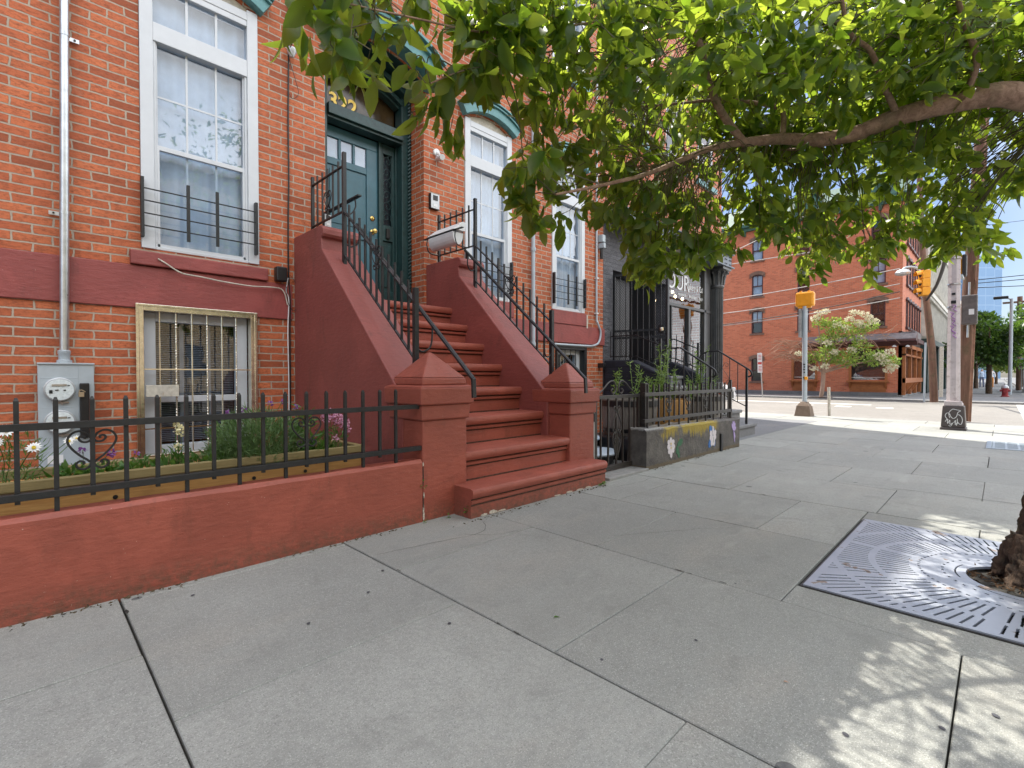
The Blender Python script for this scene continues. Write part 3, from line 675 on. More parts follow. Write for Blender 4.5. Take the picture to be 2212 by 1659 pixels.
b = MB().box(2.53, 3.89, D+.0, DY-.02, 5.31, 5.35); arcband(b, 2.523, 3.899, 5.065, .215, -.012, .0, D-.0, DY+.03); b.build('soffit', M['tealdk'], house)

# basement windows
def bwin(x0, x1, z0, z1, fm, main=True):
    f = MB(); t = .055
    f.box(x0, x0+t, D-.035, D+.08, z0, z1).box(x1-t, x1, D-.035, D+.08, z0, z1).box(x0+t, x1-t, D-.035, D+.08, z1-t, z1).box(x0+t, x1-t, D-.035, D+.08, z0, z0+.03)
    f.box(x0-.006, x0+.02, D-.045, D+.0, z0, z1+.006).box(x1-.02, x1+.006, D-.045, D+.0, z0, z1+.006).box(x0+.02, x1-.02, D-.045, D, z1-.016, z1+.006)
    wf = f.build('basement_window', fm, house, bev=.003)
    q = MB(); a, c = x0+t+.005, x1-t-.005; yy = D+.08
    q.box(a, a+.10, yy, yy+.1, z0, z1-t).box(c-.10, c, yy, yy+.1, z0, z1-t).box(a+.1, c-.1, yy, yy+.1, z1-t-.085, z1-t).box(a+.1, c-.1, yy, yy+.1, z0, z0+.1)
    mz = z0+.545*(z1-z0) if not main else .895
    q.box(a+.1, c-.1, yy+.01, yy+.08, mz-.03, mz+.03); q.build('sash', M['trimw'], wf, bev=.004)
    MB().box(a+.1, c-.1, yy+.05, yy+.054, z0+.1, z1-t-.085).build('pane', M['glassm'], wf)
    bl = MB(); n = 62 if main else 30
    for k in range(n):
        z = z0+.12+(z1-z0-.28)*k/n; bl.add([(a+.1, yy+.13, z), (c-.1, yy+.13, z), (c-.1, yy+.148, z+.009), (a+.1, yy+.148, z+.009)], [(0, 1, 2, 3)])
    for x in (a+.33, c-.33): bl.box(x-.018, x+.018, yy+.118, yy+.124, z0+.1, z1-t-.08)
    bl.build('venetian_blind', simple('blind_grey'+str(main), (.26, .26, .27), .5), wf)
    ba = MB(); nb = 6 if main else 5
    for k in range(nb):
        x = (.915+.13*k) if main else x0+.12+k*.155
        ba.tube([(x, D-.0, z0+.03), (x, D-.0, z1-t)], .0075, 8)
        if main and k in (1, 3, 5):
            for zc in [z0+.1+j*.028 for j in range(46)]:
                if (zc*7) % 1 < .55: ba.lathe(x, D, [(.0075, zc), (.0112, zc+.007), (.0075, zc+.014)], 8, False)
    for z in ((1.182, .626) if main else (.9,)): ba.box(x0+t, x1-t, D-.012, D-.002, z-.006, z+.006)
    ba.build('security_bars', fm, wf, smooth=True)
    if main: MB().box(.80, 1.055, D-.055, D-.025, .925, 1.035).build('cover_plate', M['oldw'], wf, bev=.003)
bwin(.737, 1.752, .355, 1.776, M['chrome']); bwin(6.685, 7.56, .5, 1.655, M['iron'], False)

# ------------------------------------------------------------ things fixed to the facade
t = thing('electricity_meter_box', (.265, D-.06, .36), 'grey double electricity meter box on the brick wall under the steel conduit', 'meter box')
b = MB().box(.085, .43, D-.13, D-.002, .36, 1.215).box(.082, .434, D-.142, D, 1.215, 1.228); b.box(.33, .3335, D-.1325, D-.128, .36, 1.215)
for z in (.615, .86, 1.1): b.box(.10, .327, D-.1322, D-.128, z, z+.003)
b.build('cabinet', M['greybox'], t, bev=.004)
for zc in (1.008, .742):
    b = MB()
    pr = [(.098, 0), (.098, .012), (.092, .014), (.092, .035), (.086, .06), (.06, .07), (0, .073)]
    q = MB().lathe(0, 0, pr[:4]+[(.0, .036)], 36); b.v = [(.213+x, D-.13-z, zc+y) for x, y, z in q.v]; b.f = list(q.f); b.m = [0]*len(q.f)
    mt = b.build('meter', M['silver'], t, smooth=True)
    b = MB().disc((.213, D-.168, zc), (0, -1, 0), .086, 36, .003); b.build('dial', simple('meter_face%d' % int(zc*10), (.8, .79, .72), .4, var=.1, sc=60), mt)
    q = MB().box(.165, .255, D-.175, D-.171, zc+.028, zc+.045).build('display', simple('meter_display%d' % int(zc*10), (.38, .30, .22), .3), mt)
    q = MB().box(.15, .17, D-.175, D-.171, zc-.03, zc-.003).box(.185, .205, D-.175, D-.171, zc-.008, zc+.0).box(.235, .25, D-.175, D-.171, zc-.01, zc-.0).box(.26, .275, D-.175, D-.171, zc+.03, zc+.036)
    q.build('marking', M['black'], mt)
    b = MB().disc((.213, D-.205, zc), (0, -1, 0), .088, 36, .002); q = MB().lathe(0, 0, [(.09, .036), (.088, .06), (.07, .074), (0, .078)], 36, False)
    b = MB(); b.v = [(.213+x, D-.13-z, zc+y) for x, y, z in q.v]; b.f = list(q.f); b.m = [0]*len(q.f); b.build('cover', M['glassd'], mt, smooth=True)
    MB().box(.20, .27, D-.145, D-.13, zc-.115, zc-.10).box(.222, .23, D-.15, D-.13, zc-.125, zc-.09).build('latch', simple('rusty_latch%d' % int(zc*10), (.32, .26, .21), .6), mt)
MB().box(.336, .398, D-.165, D-.13, .60, 1.06).build('lock_cover', M['black'], t, bev=.008)
b = MB().box(.326, .362, D-.195, D-.17, .945, .985); b.tube(cr([(.333, D-.18, .985), (.335, D-.18, 1.0), (.35, D-.18, 1.0), (.37, D-.178, .985)], 4), .0045, 6); b.build('padlock', simple('worn_brass', (.42, .33, .22), .45, .6), t, bev=.004)
MB().box(.135, .23, D-.134, D-.13, .40, .47).build('sticker', M['white'], t)
t = thing('conduit_pipe', (.252, D-.06, 1.22), 'thick galvanised steel conduit rising from the meter box up the brick wall', 'pipe')
MB().tube([(.249, D-.065, 1.30), (.268, D-.065, 3.0), (.281, D-.065, 4.3), (.284, D-.065, 5.6)], .031, 20).build('tube', M['steel'], t, smooth=True)
MB().lathe(.248, D-.065, [(.05, 1.225), (.05, 1.25), (.038, 1.255), (.038, 1.30), (.042, 1.305), (.042, 1.33), (.034, 1.335)], 20).build('coupling', M['greybox'], t, smooth=True)
for z, s, x in ((3.955, 1, .278), (2.475, -1, .262)):
    b = MB().lathe(x, D-.065, [(.034, z-.012), (.034, z+.012)], 20); b.box(min(x+s*.03, x+s*.095), max(x+s*.03, x+s*.095), D-.03, D-.02, z-.02, z+.012)
    q = b.build('strap', M['steel'], t, smooth=True); MB().disc((x+s*.066, D-.034, z-.004), (0, -1, 0), .008, 10).build('bolt', M['black'], q)
t = thing('downspout', (6.05, D-.05, 1.3), 'pale grey drain pipe on the brick between the two far windows', 'pipe')
MB().tube([(6.05, D-.055, 1.3), (6.045, D-.055, 4.5), (6.04, D-.055, 7.3)], .032, 14).build('tube', M['greybox'], t, smooth=True)
for z in (1.62, 3.2): MB().lathe(6.047, D-.055, [(.042, z), (.042, z+.06)], 14).build('collar', M['greybox'], t, smooth=True)
setp(MB().tube(cr([(2.12, D-.02, 5.6), (2.108, D-.02, 4.65), (2.10, D-.015, 3.9), (2.10, D-.02, 3.3), (2.09, D-.02, 2.8), (2.09, D-.02, 2.25), (2.105, D-.02, 1.95), (2.10, D-.02, 1.6), (2.10, D-.02, .9), (2.10, D-.02, .3)], 6), .009, 6).build('wall_cable', M['wire'], smooth=True), 'black cable running down the brick beside the stoop from the top of the wall', 'cable')
setp(MB().tube(cr([(2.08, D-.03, 2.2), (2.06, D-.035, 2.05), (2.085, D-.035, 1.95), (2.075, D-.03, 1.6), (2.08, D-.03, 1.1), (2.08, D-.03, .4)], 6), .006, 6).build('white_cable', M['white'], smooth=True), 'white cable running down the corner between brick wall and stoop cheek', 'cable')
setp(MB().tube(cr([(.90, D-.062, 2.205), (.96, D-.07, 2.17), (1.08, D-.07, 2.10), (1.25, D-.065, 2.085), (1.45, D-.065, 2.065), (1.7, D-.065, 2.055), (1.9, D-.06, 2.07), (2.02, D-.05, 2.05), (2.07, D-.04, 1.9)], 7), .0065, 6).build('sagging_cable', M['oldw'], smooth=True), 'thin pale cable sagging across the dark red window sill', 'cable')
setp(MB().tube(cr([(2.11, D-.03, 2.23), (2.17, D-.05, 2.12), (2.19, D-.06, 1.95), (2.13, D-.06, 1.84), (2.07, D-.05, 1.93), (2.06, D-.04, 2.1)], 6), .003, 5).tube(cr([(2.11, D-.03, 4.6), (2.17, D-.04, 4.4), (2.2, D-.05, 4.25), (2.14, D-.05, 4.17), (2.11, D-.03, 4.22)], 6), .003, 5).build('loose_wire_loop', M['wire'], smooth=True), 'thin loose wire loops hanging off the black cable', 'wire')
setp(MB().box(1.94, 2.05, D-.10, D-.005, 2.145, 2.30).build('junction_box', M['black'], bev=.012), 'small black junction box at the end of the red sill', 'junction box')
t = thing('floodlight', (2.12, D-.05, 4.65), 'small grey wall lamp at the top of the black cable', 'lamp'); MB().lathe(2.12, D-.08, [(.02, 4.60), (.05, 4.66), (.05, 4.69), (.02, 4.71)], 14).build('housing', M['silver'], t, smooth=True)
MB().box(2.105, 2.135, D-.06, D, 4.65, 4.70).build('bracket', M['silver'], t)
def intercom(x, y, z, w_, h_, lab, nx=0):
    t = thing('intercom', (x+w_/2, y, z), lab, 'intercom')
    MB().box(x, x+w_, y-.05, y, z, z+h_).build('body', M['black'], t, bev=.004)
    f = MB().box(x+.006, x+w_-.004, y-.056, y-.05, z+.006, z+h_-.006).build('face_plate', M['silver'], t, bev=.004)
    MB().box(x+w_*.25, x+w_*.78, y-.059, y-.056, z+h_*.55, z+h_*.88).build('screen', M['black'], f)
    MB().box(x+w_*.3, x+w_*.72, y-.059, y-.056, z+h_*.15, z+h_*.32).build('button', M['white'], f); return t
intercom(3.975, D, 3.42, .15, .21, 'silver and black video intercom on the brick right of the front door')
t = thing('security_camera', (4.12, D-.1, 4.0), 'white security camera on the brick between door and window', 'camera')
MB().disc((4.1, D, 4.22), (0, -1, 0), .05, 16, .03).tube([(4.1, D-.02, 4.22), (4.1, D-.1, 4.16)], .018, 8).build('mount', M['white'], t, smooth=True)
MB().tube([(4.12, D-.02, 4.14), (4.05, D-.22, 4.08)], .038, 14).build('body', M['white'], t, smooth=True)
t = thing('wall_conduit', (7.88, D-.03, 1.6), 'grey conduit bending down past the far red band to the basement window', 'conduit')
MB().tube(cr([(7.885, D-.03, 7.0), (7.885, D-.03, 4.2), (7.89, D-.03, 2.4), (7.90, D-.05, 2.15), (7.985, D-.06, 1.98), (7.93, D-.06, 1.78), (7.75, D-.055, 1.70), (7.4, D-.05, 1.685), (6.6, D-.05, 1.68)], 8), .02, 8).build('tube', M['greybox'], t, smooth=True)
for z in (5.0, 4.0, 3.0, 2.32): MB().box(7.86, 7.92, D-.06, D, z, z+.02).build('clip', M['white'], t)
setp(MB().box(7.56, 7.60, D-.04, D-.002, 2.02, 2.27).build('cable_box', M['oldw'], bev=.004), 'slim cream cable box beside the far window sill', 'junction box')
setp(MB().box(7.97, 8.06, D-.14, D-.002, 1.28, 1.37).build('outlet_box', M['black'], bev=.01), 'small black outlet box low on the far brick corner', 'junction box')
t = thing('service_meter', (8.0, D-.1, 3.6), 'grey service box on the conduit at the far brick corner', 'junction box'); MB().box(7.96, 8.06, D-.12, D, 3.72, 3.86).box(7.97, 8.04, D-.14, D, 3.60, 3.70).build('box', M['greybox'], t, bev=.01)
MB().tube([(8.0, D-.07, 3.4), (8.0, D-.07, 3.6)], .035, 12).build('canister', M['black'], t, smooth=True)

# ------------------------------------------------------------ the stoop
stoop = thing('front_stoop', (3.2, 4.2, 0), 'tall brownstone stoop painted dark red with eight steps up to the blue door', 'stoop')
ZT = [.235, .49, .745, 1.0, 1.255, 1.505, 1.755, 2.0]; YN = [2.89, 3.13, 3.45, 3.77, 4.09, 4.40, 4.71, 5.02]
for i in range(8):
    z, y = ZT[i], YN[i]; zb = ZT[i-1]-.02 if i else -.03; ye = YN[i+1]+.12 if i < 7 else DY+.02
    xa, xb = (2.465, 4.30) if i == 0 else (2.5, 3.97)
    hg = z-zb; nz = .085
    pr = [(y+.05, zb), (y+.05, z-.125), (y+.026, z-.12), (y+.022, z-.098), (y+.045, z-.092), (y+.045, z-.083),
          (y+.012, z-.078), (y+.001, z-.058), (y, z-.03), (y+.008, z-.009), (y+.03, z), (ye, z), (ye, zb)]
    if i == 0: pr = [(y+.03, zb), (y+.03, z-.128), (y+.02, z-.12), (y+.018, z-.095), (y+.035, z-.09), (y+.032, z-.083), (y+.012, z-.076), (y+.002, z-.055), (y, z-.03), (y+.012, z-.008), (y+.035, z), (ye, z), (ye, zb)]
    if i == 0:
        m_ = MB().prism(pr[::-1], 'x', xa, 3.9).prism([(max(p[0], 2.89) if p[0] < 3.1 else 3.13, p[1]) for p in pr][::-1], 'x', 3.9, xb)
        m_.box(3.9, 4.39, 3.128, 3.58, -.03, .24)
    else: m_ = MB().prism(pr[::-1], 'x', xa, xb)
    st_ = m_.build('step', M['stuc'], stoop, smooth=True)
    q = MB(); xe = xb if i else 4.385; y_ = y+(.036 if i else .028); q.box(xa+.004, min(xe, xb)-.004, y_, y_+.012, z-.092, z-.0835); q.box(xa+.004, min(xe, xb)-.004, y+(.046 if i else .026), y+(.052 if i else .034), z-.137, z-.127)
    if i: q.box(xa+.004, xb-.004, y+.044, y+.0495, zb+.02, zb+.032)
    q.build('dirt_shade_line', M['grime_shade'], st_)  # groove dirt, with dark strips under the lips standing in for contact shade
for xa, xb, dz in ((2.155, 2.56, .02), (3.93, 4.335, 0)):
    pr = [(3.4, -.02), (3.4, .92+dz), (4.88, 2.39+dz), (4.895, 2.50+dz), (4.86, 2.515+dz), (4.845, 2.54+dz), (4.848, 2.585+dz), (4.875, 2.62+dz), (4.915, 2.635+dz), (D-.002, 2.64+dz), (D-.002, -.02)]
    MB().prism(pr[::-1], 'x', xa, xb).build('cheek_wall', M['stuc_cheek_shade'], stoop, bev=.012)
for xa, xb, dz in ((2.163, 2.60, 0), (3.97, 4.392, -.055)):
    cx = (xa+xb)/2; w0 = xb-xa; cy = 3.35; z0 = -.03 if dz == 0 else .2
    b = MB(); dp = .44
    b.taper(cx, cy, z0, .775+dz, w0, dp, w0, dp); b.taper(cx, cy, .775+dz, .895+dz, w0+.035, dp+.035, w0+.045, dp+.045)
    b.taper(cx, cy, .895+dz, 1.03+dz, w0+.085, dp+.085, w0+.10, dp+.10); b.taper(cx, cy, 1.03+dz, 1.047+dz, w0+.10, dp+.10, w0+.02, dp+.02)
    b.taper(cx, cy, 1.047+dz, 1.105+dz, w0, dp, w0-.01, dp-.01); b.taper(cx, cy, 1.105+dz, 1.315+dz, w0-.01, dp-.01, .03, .03)
    b.build('stoop_pillar', M['stuc'], stoop, bev=.012)
def heart(b, c, ux, hw, hh, r, flat=False):
    """iron heart scroll round a picket; c centre, ux in-plane unit vector"""
    c = Vector(c); ux = Vector(ux)
    for s in (-1, 1):
        def q(L): return cr([c+ux*(s*a*hw)+Vector((0, 0, e*hh)) for a, e in L], 5)
        b.tube(q([(.06, .5), (.22, .82), (.5, .98), (.82, .85), (1, .45), (.88, 0), (.55, -.5), (.22, -.85), (.05, -1.05)]), r, 6)
        b.tube(q([(.06, .42), (.2, .28), (.42, .3), (.55, .5), (.45, .66), (.3, .6), (.33, .47)]), r, 6)
        b.tube(q([(.05, -1.0), (.12, -1.25), (.36, -1.42), (.6, -1.3), (.66, -1.05), (.5, -.9), (.34, -1.0), (.42, -1.12)]), r, 6)
for X, dz, s in ((2.33, .02, 1), (4.08, 0, -1)):
    b = MB(); A = (X, 5.50); 
    b.box(X-.016, X+.016, 5.484, 5.516, 2.63, 3.33+dz).box(X-.018, X+.018, 4.722, 4.758, 2.22, 3.365+dz).box(X-.02, X+.02, 3.45, 3.49, 1.0, 1.835+dz)
    b.bar((X, 5.5, 3.235+dz), (X, 4.74, 3.235+dz), .024, .012).bar((X, 5.5, 2.775+dz), (X, 4.74, 2.775+dz), .024, .012)
    b.bar((X, 4.74, 2.775+dz), (X, 3.47, 1.705+dz), .028, .012).bar((X, 4.74, 2.335+dz), (X, 3.47, 1.23+dz), .024, .012)
    for k in range(5):
        y = 5.5-.127*(k+1); b.box(X-.008, X+.008, y-.008, y+.008, 2.77+dz, 3.31+dz)
    for k in range(11):
        y = 4.74-.1058*(k+1); f = (4.74-y)/1.27
        b.box(X-.0085, X+.0085, y-.0085, y+.0085, 2.335+dz-1.105*f, 2.90+dz-1.07*f)
    heart(b, (X, 5.12, 2.99+dz), (0, 1, 0), .085, .085, .006); heart(b, (X, 4.74-.1058*6, 2.21+dz), (0, 1, 0), .085, .085, .006)
    b.build('railing', M['iron'], stoop)
    xh = X+s*.15; h = MB(); P = [(xh, 4.76, 2.69), (xh, 2.90, 1.09), (xh, 2.897, .95)]
    h.bar(P[0], P[1], .038, .020).bar((xh, 2.905, 1.10), P[2], .038, .020, (0, 1, 0)); h.bar((xh, 4.76, 2.705), (xh, 2.905, 1.105), .018, .010)
    for y, z in ((4.74, 2.48), (3.47, 1.36)):
        zz = 2.69-(4.76-y)*.860
        h.tube(cr([(X, y, z), (X+s*.07, y+.0, z-.035), (X+s*.14, y-.02, z+.02), (xh, y-.03, zz-.03)], 6), .0085, 8)
    h.build('handrail', M['iron'], stoop, bev=.003)

# mailboxes carried on bars inside the landing rails
t = thing('mailbox', (3.95, 5.15, 2.78), 'white barrel-shaped mailbox on the right landing rail', 'mailbox')
pr = [(3.84+.09+.085*math.cos(a), 2.95-.02+.15*math.sin(a)) for a in [math.pi+math.pi*k/10 for k in range(11)]]
pr = [(3.845, 2.945)]+[(3.93-.085*math.cos(math.pi*k/10), 2.93-.14*math.sin(math.pi*k/10)) for k in range(11)]+[(4.015, 2.945)]
MB().prism(pr, 'y', 4.90, 5.42).build('body', M['white'], t, bev=.004)
MB().prism([(3.835, 2.965), (4.02, 2.965), (4.035, 3.075), (3.99, 3.085)], 'y', 4.87, 5.45).build('lid', M['white'], t, bev=.004)
b = MB().bar((3.86, 4.72, 2.955), (3.86, 5.54, 2.955), .03, .012)
for y in (4.86, 5.46): b.tube(cr([(3.86, y, 2.955), (3.85, y, 2.86), (3.90, y, 2.77), (4.08, y, 2.765)], 6), .0075, 8)
b.build('rack', M['iron'], t)
t = thing('mailbox_rack', (2.5, 5.1, 2.8), 'empty black scrolled rack on the left landing rail by the door', 'rack')
b = MB().bar((2.49, 4.72, 2.99), (2.49, 5.54, 2.99), .045, .014)
for y in (4.83, 5.44): b.tube(cr([(2.49, y, 2.99), (2.50, y, 2.90), (2.44, y, 2.81), (2.33, y, 2.80)], 6), .0075, 8)
b.build('bar', M['iron'], t)
intercom(2.42, 5.46, 2.80, .085, .15, 'small white door phone hanging under the left landing rack')
# ------------------------------------------------------------ front garden wall and fence
b = MB(); n = 30                                                      # slightly uneven coping edge
vs = []
for k in range(n+1):
    x = -4+6.155*k/n; j = lambda a: random.uniform(-a, a)
    vs += [(x, 3.125, -.03), (x, 3.125+j(.002), .455+j(.003)), (x, 3.145, .478+j(.004)), (x, 3.232, .478+j(.003)), (x, 3.24, -.03)]
fs = [(5*k+i, 5*k+5+i, 5*k+6+i, 5*k+1+i)[::1] for k in range(n) for i in range(4)]+[(0, 1, 2, 3, 4), tuple(5*n+i for i in (4, 3, 2, 1, 0))]
b.add(vs, fs); setp(b.build('low_garden_wall', M['stuc']), 'low dark red plastered wall along the sidewalk under the black fence', 'wall')
fence = thing('iron_fence', (1, 3.2, .47), 'black iron picket fence with heart scrolls on the low red wall', 'fence')
FY = 3.165
MB().box(-4, 2.165, FY-.022, FY-.008, .868, .902).box(-4, 2.165, FY+.008, FY+.022, .870, .900).build('rail', M['iron'], fence, bev=.002)
MB().box(-4, 2.165, FY-.022, FY+.022, .548, .582).build('rail', M['iron'], fence, bev=.002)
k = 0; x = -.023-.1315*20
while x < 2.0:
    full = round((x+.023)/.1315) % 2 != 0
    b = MB(); z0 = .45 if full else .532
    b.box(x-.0095, x+.0095, FY-.0075, FY+.0115, z0, 1.005); b.taper(x, FY+.002, 1.005, 1.02, .019, .019, .009, .009)
    b.build('picket', M['iron'], fence); x += .1315
for x in (-.023-.1315*14, -.023-.1315*6, .24, 1.292): 
    b = MB(); heart(b, (x, FY, .775), (1, 0, 0), .092, .078, .0052); b.build('heart_scroll', M['iron'], fence, smooth=True)

# ------------------------------------------------------------ planter with flowers
pl = thing('planter_box', (.9, 3.55, .2), 'long wooden planter box of flowers behind the black fence', 'planter')
PX0, PX1, PY0, PY1 = -2.5, 1.80, 3.41, 3.82
MB().box(PX0, PX1, PY0, PY0+.035, .02, .548).box(PX0, PX1, PY1-.035, PY1, .02, .548).box(PX1-.035, PX1, PY0+.035, PY1-.035, .02, .548).build('board', M['planterw'], pl, bev=.004)
MB().box(PX0, PX1+.02, PY0-.028, PY0+.02, .552, .60).box(PX0, PX1+.02, PY0-.010, PY0+.0, .518, .552).box(PX0, PX1+.02, PY1-.02, PY1+.028, .552, .60).box(PX1-.03, PX1+.02, PY0+.02, PY1-.02, .552, .60).build('rim_board', M['planterg'], pl, bev=.004)
MB().box(PX0, PX1-.035, PY0+.035, PY1-.035, .3, .545).build('soil', M['soil'], pl)
for x in (-.6, .35, 1.05, 1.38):
    MB().disc((x, PY0-.001, .46), (0, -1, 0), .012, 8).build('bolt', M['iron'], pl)
def stems(b, pts, r=.0022):
    for p, q in pts:
        p = Vector(p); q = Vector(q); mid = (p+q)/2+Vector((random.uniform(-.02, .02), random.uniform(-.02, .02), .01)); b.tube(cr([p, mid, q], 3), r, 4)
def flower(b, c, r, n=13, nrm=None):
    c = Vector(c); Nn = Vector(nrm or (random.uniform(-.4, .3), -1, random.uniform(.1, .8))).normalized(); a = Nn.orthogonal().normalized(); d = Nn.cross(a)
    for k in range(n):
        w_ = 2*math.pi*k/n+random.uniform(-.1, .1); dr = a*math.cos(w_)+d*math.sin(w_); sd = Nn.cross(dr); L = r*random.uniform(.85, 1.1)
        b.add([c-sd*r*.06, c+sd*r*.06, c+dr*L*.55+sd*r*.17+Nn*r*.06, c+dr*L, c+dr*L*.55-sd*r*.17+Nn*r*.06], [(0, 1, 2, 3, 4)])
daisy = []
def daisy_plant(x, y, lab, n=260, w_=.16, h=.20, fl=()):
    t = thing('daisy_plant', (x, y, .55), lab, 'plant', None)
    P = []; Dd = []
    for i in range(n):
        a = random.uniform(0, 2*math.pi); rr = w_*random.random()**.5; P.append((x+rr*math.cos(a), y+rr*.7*math.sin(a), .55+random.random()*h)); Dd.append((random.gauss(0, .6), random.gauss(0, .6), random.uniform(.2, 1.2)))
    leaf_mesh('foliage', M['plant'], P, Dd, rng.uniform(.03, .07, n), rng.uniform(.004, .008, n), t, st=3)
    s = MB(); pts = []
    for (fx, fz, fy, r) in fl:
        f = MB(); c = MB(); pts.append(((x+(fx-x)*.3, y, .55), (fx, fy, fz))); flower(f, (fx, fy-.006, fz), r*.75); c.disc((fx, fy-.012, fz), (0, -1, .3), r*.19, 10, .006)
        fo = f.build('flower', M['petal'], t); c.build('flower_centre', M['daisyc'], fo)
    stems(s, pts); s.build('stem', M['plant'], t)
daisy_plant(-.08, 3.56, 'white daisy plant at the left end of the planter', 420, .17, .26, [(-.06, .855, 3.42, .05), (.035, .765, 3.40, .046), (-.09, .80, 3.43, .035), (-.13, .74, 3.42, .04), (.17, .775, 3.5, .035), (.20, .785, 3.52, .025)])
daisy_plant(-.6, 3.6, 'daisy plant beyond the left edge of the picture', 200, .15, .2, [(-.6, .8, 3.5, .04)])
def bed_plant(x, y, lab, n, w_, h, mat, L, W, fl=None, up=.8, name='garden_plant', grp=None, flc=None, zb=.54):
    t = thing(name, (x, y, zb), lab, 'plant', grp)
    P = []; Dd = []
    for i in range(n):
        a = random.uniform(0, 2*math.pi); rr = w_*random.random()**.5; hh = random.random()
        P.append((x+rr*math.cos(a), y+rr*.7*math.sin(a), zb+h*hh*(1-.4*(rr/w_)**2))); Dd.append((math.cos(a)*.5+random.gauss(0, .45), math.sin(a)*.5+random.gauss(0, .45), random.gauss(up, .4)))
    leaf_mesh('foliage', M[mat], P, Dd, rng.uniform(L*.6, L*1.2, n), rng.uniform(W*.7, W*1.2, n), t, st=3)
    if fl:
        for fx, fy, fz, r, k in fl:
            p, d = ball((fx, fy, fz), r, k, (0, 0, .2), .5); leaf_mesh('flower', M[flc], p, d, .016, .014, t, st=2)
    s = MB(); pts = [((x+random.uniform(-.3, .3)*w_, y, zb-.01), (x+random.uniform(-.8, .8)*w_, y+random.uniform(-.5, .5)*w_, zb+h*.8)) for k in range(7)]
    if fl: pts += [((x, y, zb), (f[0], f[1], f[2])) for f in fl]
    stems(s, pts); s.build('stem', M['plant'], t); return t
G = 'low bedding plants in the planter'
bed_plant(.20, 3.55, 'low green bedding plant with magenta bloom below the meter box', 60, .10, .09, 'plant', .06, .028, [(.225, 3.5, .72, .012, 14), (.34, 3.5, .69, .016, 20)], flc='petalv')
bed_plant(.33, 3.52, 'low leafy plant right of the left heart scroll', 75, .12, .09, 'plant', .06, .03)
bed_plant(.46, 3.6, 'purple-tinged low plant against the planter back left of the window', 60, .09, .10, 'plant', .05, .02, [(.46, 3.56, .67, .012, 10)], flc='petalv')
bed_plant(.62, 3.54, 'pale low seedling in front of the window frame edge', 34, .10, .07, 'plant', .07, .032)
bed_plant(.78, 3.52, 'light green low plant left of the cream flower spike', 46, .11, .10, 'plant', .07, .03)
bed_plant(.66, 3.55, 'cream snapdragon spike in front of the white window frame', 90, .07, .17, 'plant', .05, .014, [(.655, 3.5, .835, .022, 26), (.66, 3.5, .805, .024, 26), (.672, 3.5, .775, .022, 24), (.652, 3.48, .70, .014, 14)], flc='petaly')
bed_plant(.86, 3.56, 'small leafy plant between snapdragon and lavender', 60, .09, .12, 'plantg', .05, .016)
bed_plant(1.13, 3.58, 'big bushy lavender with narrow grey green leaves in the planter middle', 3800, .29, .35, 'plantg', .065, .008, [(1.02, 3.5, .90, .012, 10), (1.2, 3.55, .93, .012, 10), (1.28, 3.55, .94, .012, 10), (.93, 3.5, .88, .012, 10), (1.37, 3.55, .90, .01, 8)], up=.7, name='lavender_bush', flc='petalv')
bed_plant(.93, 3.5, 'green narrow leaved tuft at the left of the lavender bush', 900, .13, .18, 'plantg', .045, .006)
bed_plant(1.43, 3.56, 'upright lily plant with long pointed bright leaves', 120, .08, .36, 'plant', .09, .018, up=.35)
bed_plant(1.49, 3.5, 'low leafy plant below the pointed lily leaves', 110, .10, .12, 'plant', .07, .025)
bed_plant(1.63, 3.56, 'pink and white phlox cluster at the right end of the planter', 240, .12, .22, 'plant', .035, .012, [(1.60, 3.50, .84, .035, 90), (1.66, 3.5, .80, .04, 110), (1.70, 3.48, .765, .035, 90), (1.565, 3.5, .81, .03, 60), (1.72, 3.47, .72, .025, 40), (1.62, 3.45, .66, .02, 20)], flc='petalp', name='phlox_plant')
bed_plant(-1.2, 3.6, 'bushy plant in the planter beyond the left edge', 200, .2, .2, 'plant', .06, .02)

# ------------------------------------------------------------ iron gate and the mural wall
t = thing('iron_gate', (4.9, 3.13, .06), 'brown black iron gate with scrolled top between stoop and mural wall', 'gate')
y = 3.16; b = MB()
b.box(4.44, 4.475, y-.017, y+.017, .07, .89).box(5.34, 5.375, y-.017, y+.017, .03, .90).box(4.475, 5.34, y-.018, y+.018, .86, .90).box(4.475, 5.34, y-.018, y+.018, .045, .095)
b.build('frame', M['iron2'], t, bev=.003)
for x in (4.562, 4.709, 5.012, 5.158, 5.27): MB().box(x-.009, x+.009, y-.009, y+.009, .09, .862).build('picket', M['iron2'], t)
b = MB()
for s in (-1, 1):
    q = lambda L: cr([(4.89+s*a, y, e) for a, e in L], 6)
    b.tube(q([(.40, .90), (.28, .97), (.17, 1.045), (.08, 1.06), (.03, 1.0), (.035, .94), (.09, .915), (.12, .95), (.09, .975)]), .009, 6)
b.build('scroll_top', M['iron2'], t, smooth=True)
b = MB().box(4.866, 4.884, y-.009, y+.009, .09, .862)
for s in (-1, 1):
    q = lambda L: cr([(4.875+s*a, y-.01, e) for a, e in L], 6)
    b.tube(q([(.02, .70), (.06, .745), (.05, .77), (.03, .755)]), .006, 6); b.tube(q([(.01, .74), (.02, .68), (.07, .60), (.088, .52), (.05, .455), (.02, .47), (.04, .50)]), .008, 6)
    b.tube(q([(.02, .48), (.08, .44), (.085, .36), (.05, .27), (.02, .20), (.03, .17)]), .008, 6); b.tube(q([(.03, .33), (.055, .37), (.04, .40), (.02, .38)]), .006, 6)
b.prism([(4.875, .12), (4.91, .24), (4.925, .36), (4.90, .44), (4.875, .46), (4.85, .44), (4.825, .36), (4.84, .24)], 'y', y-.005, y+.005)
b.build('centre_ornament', M['iron2'], t, smooth=True)
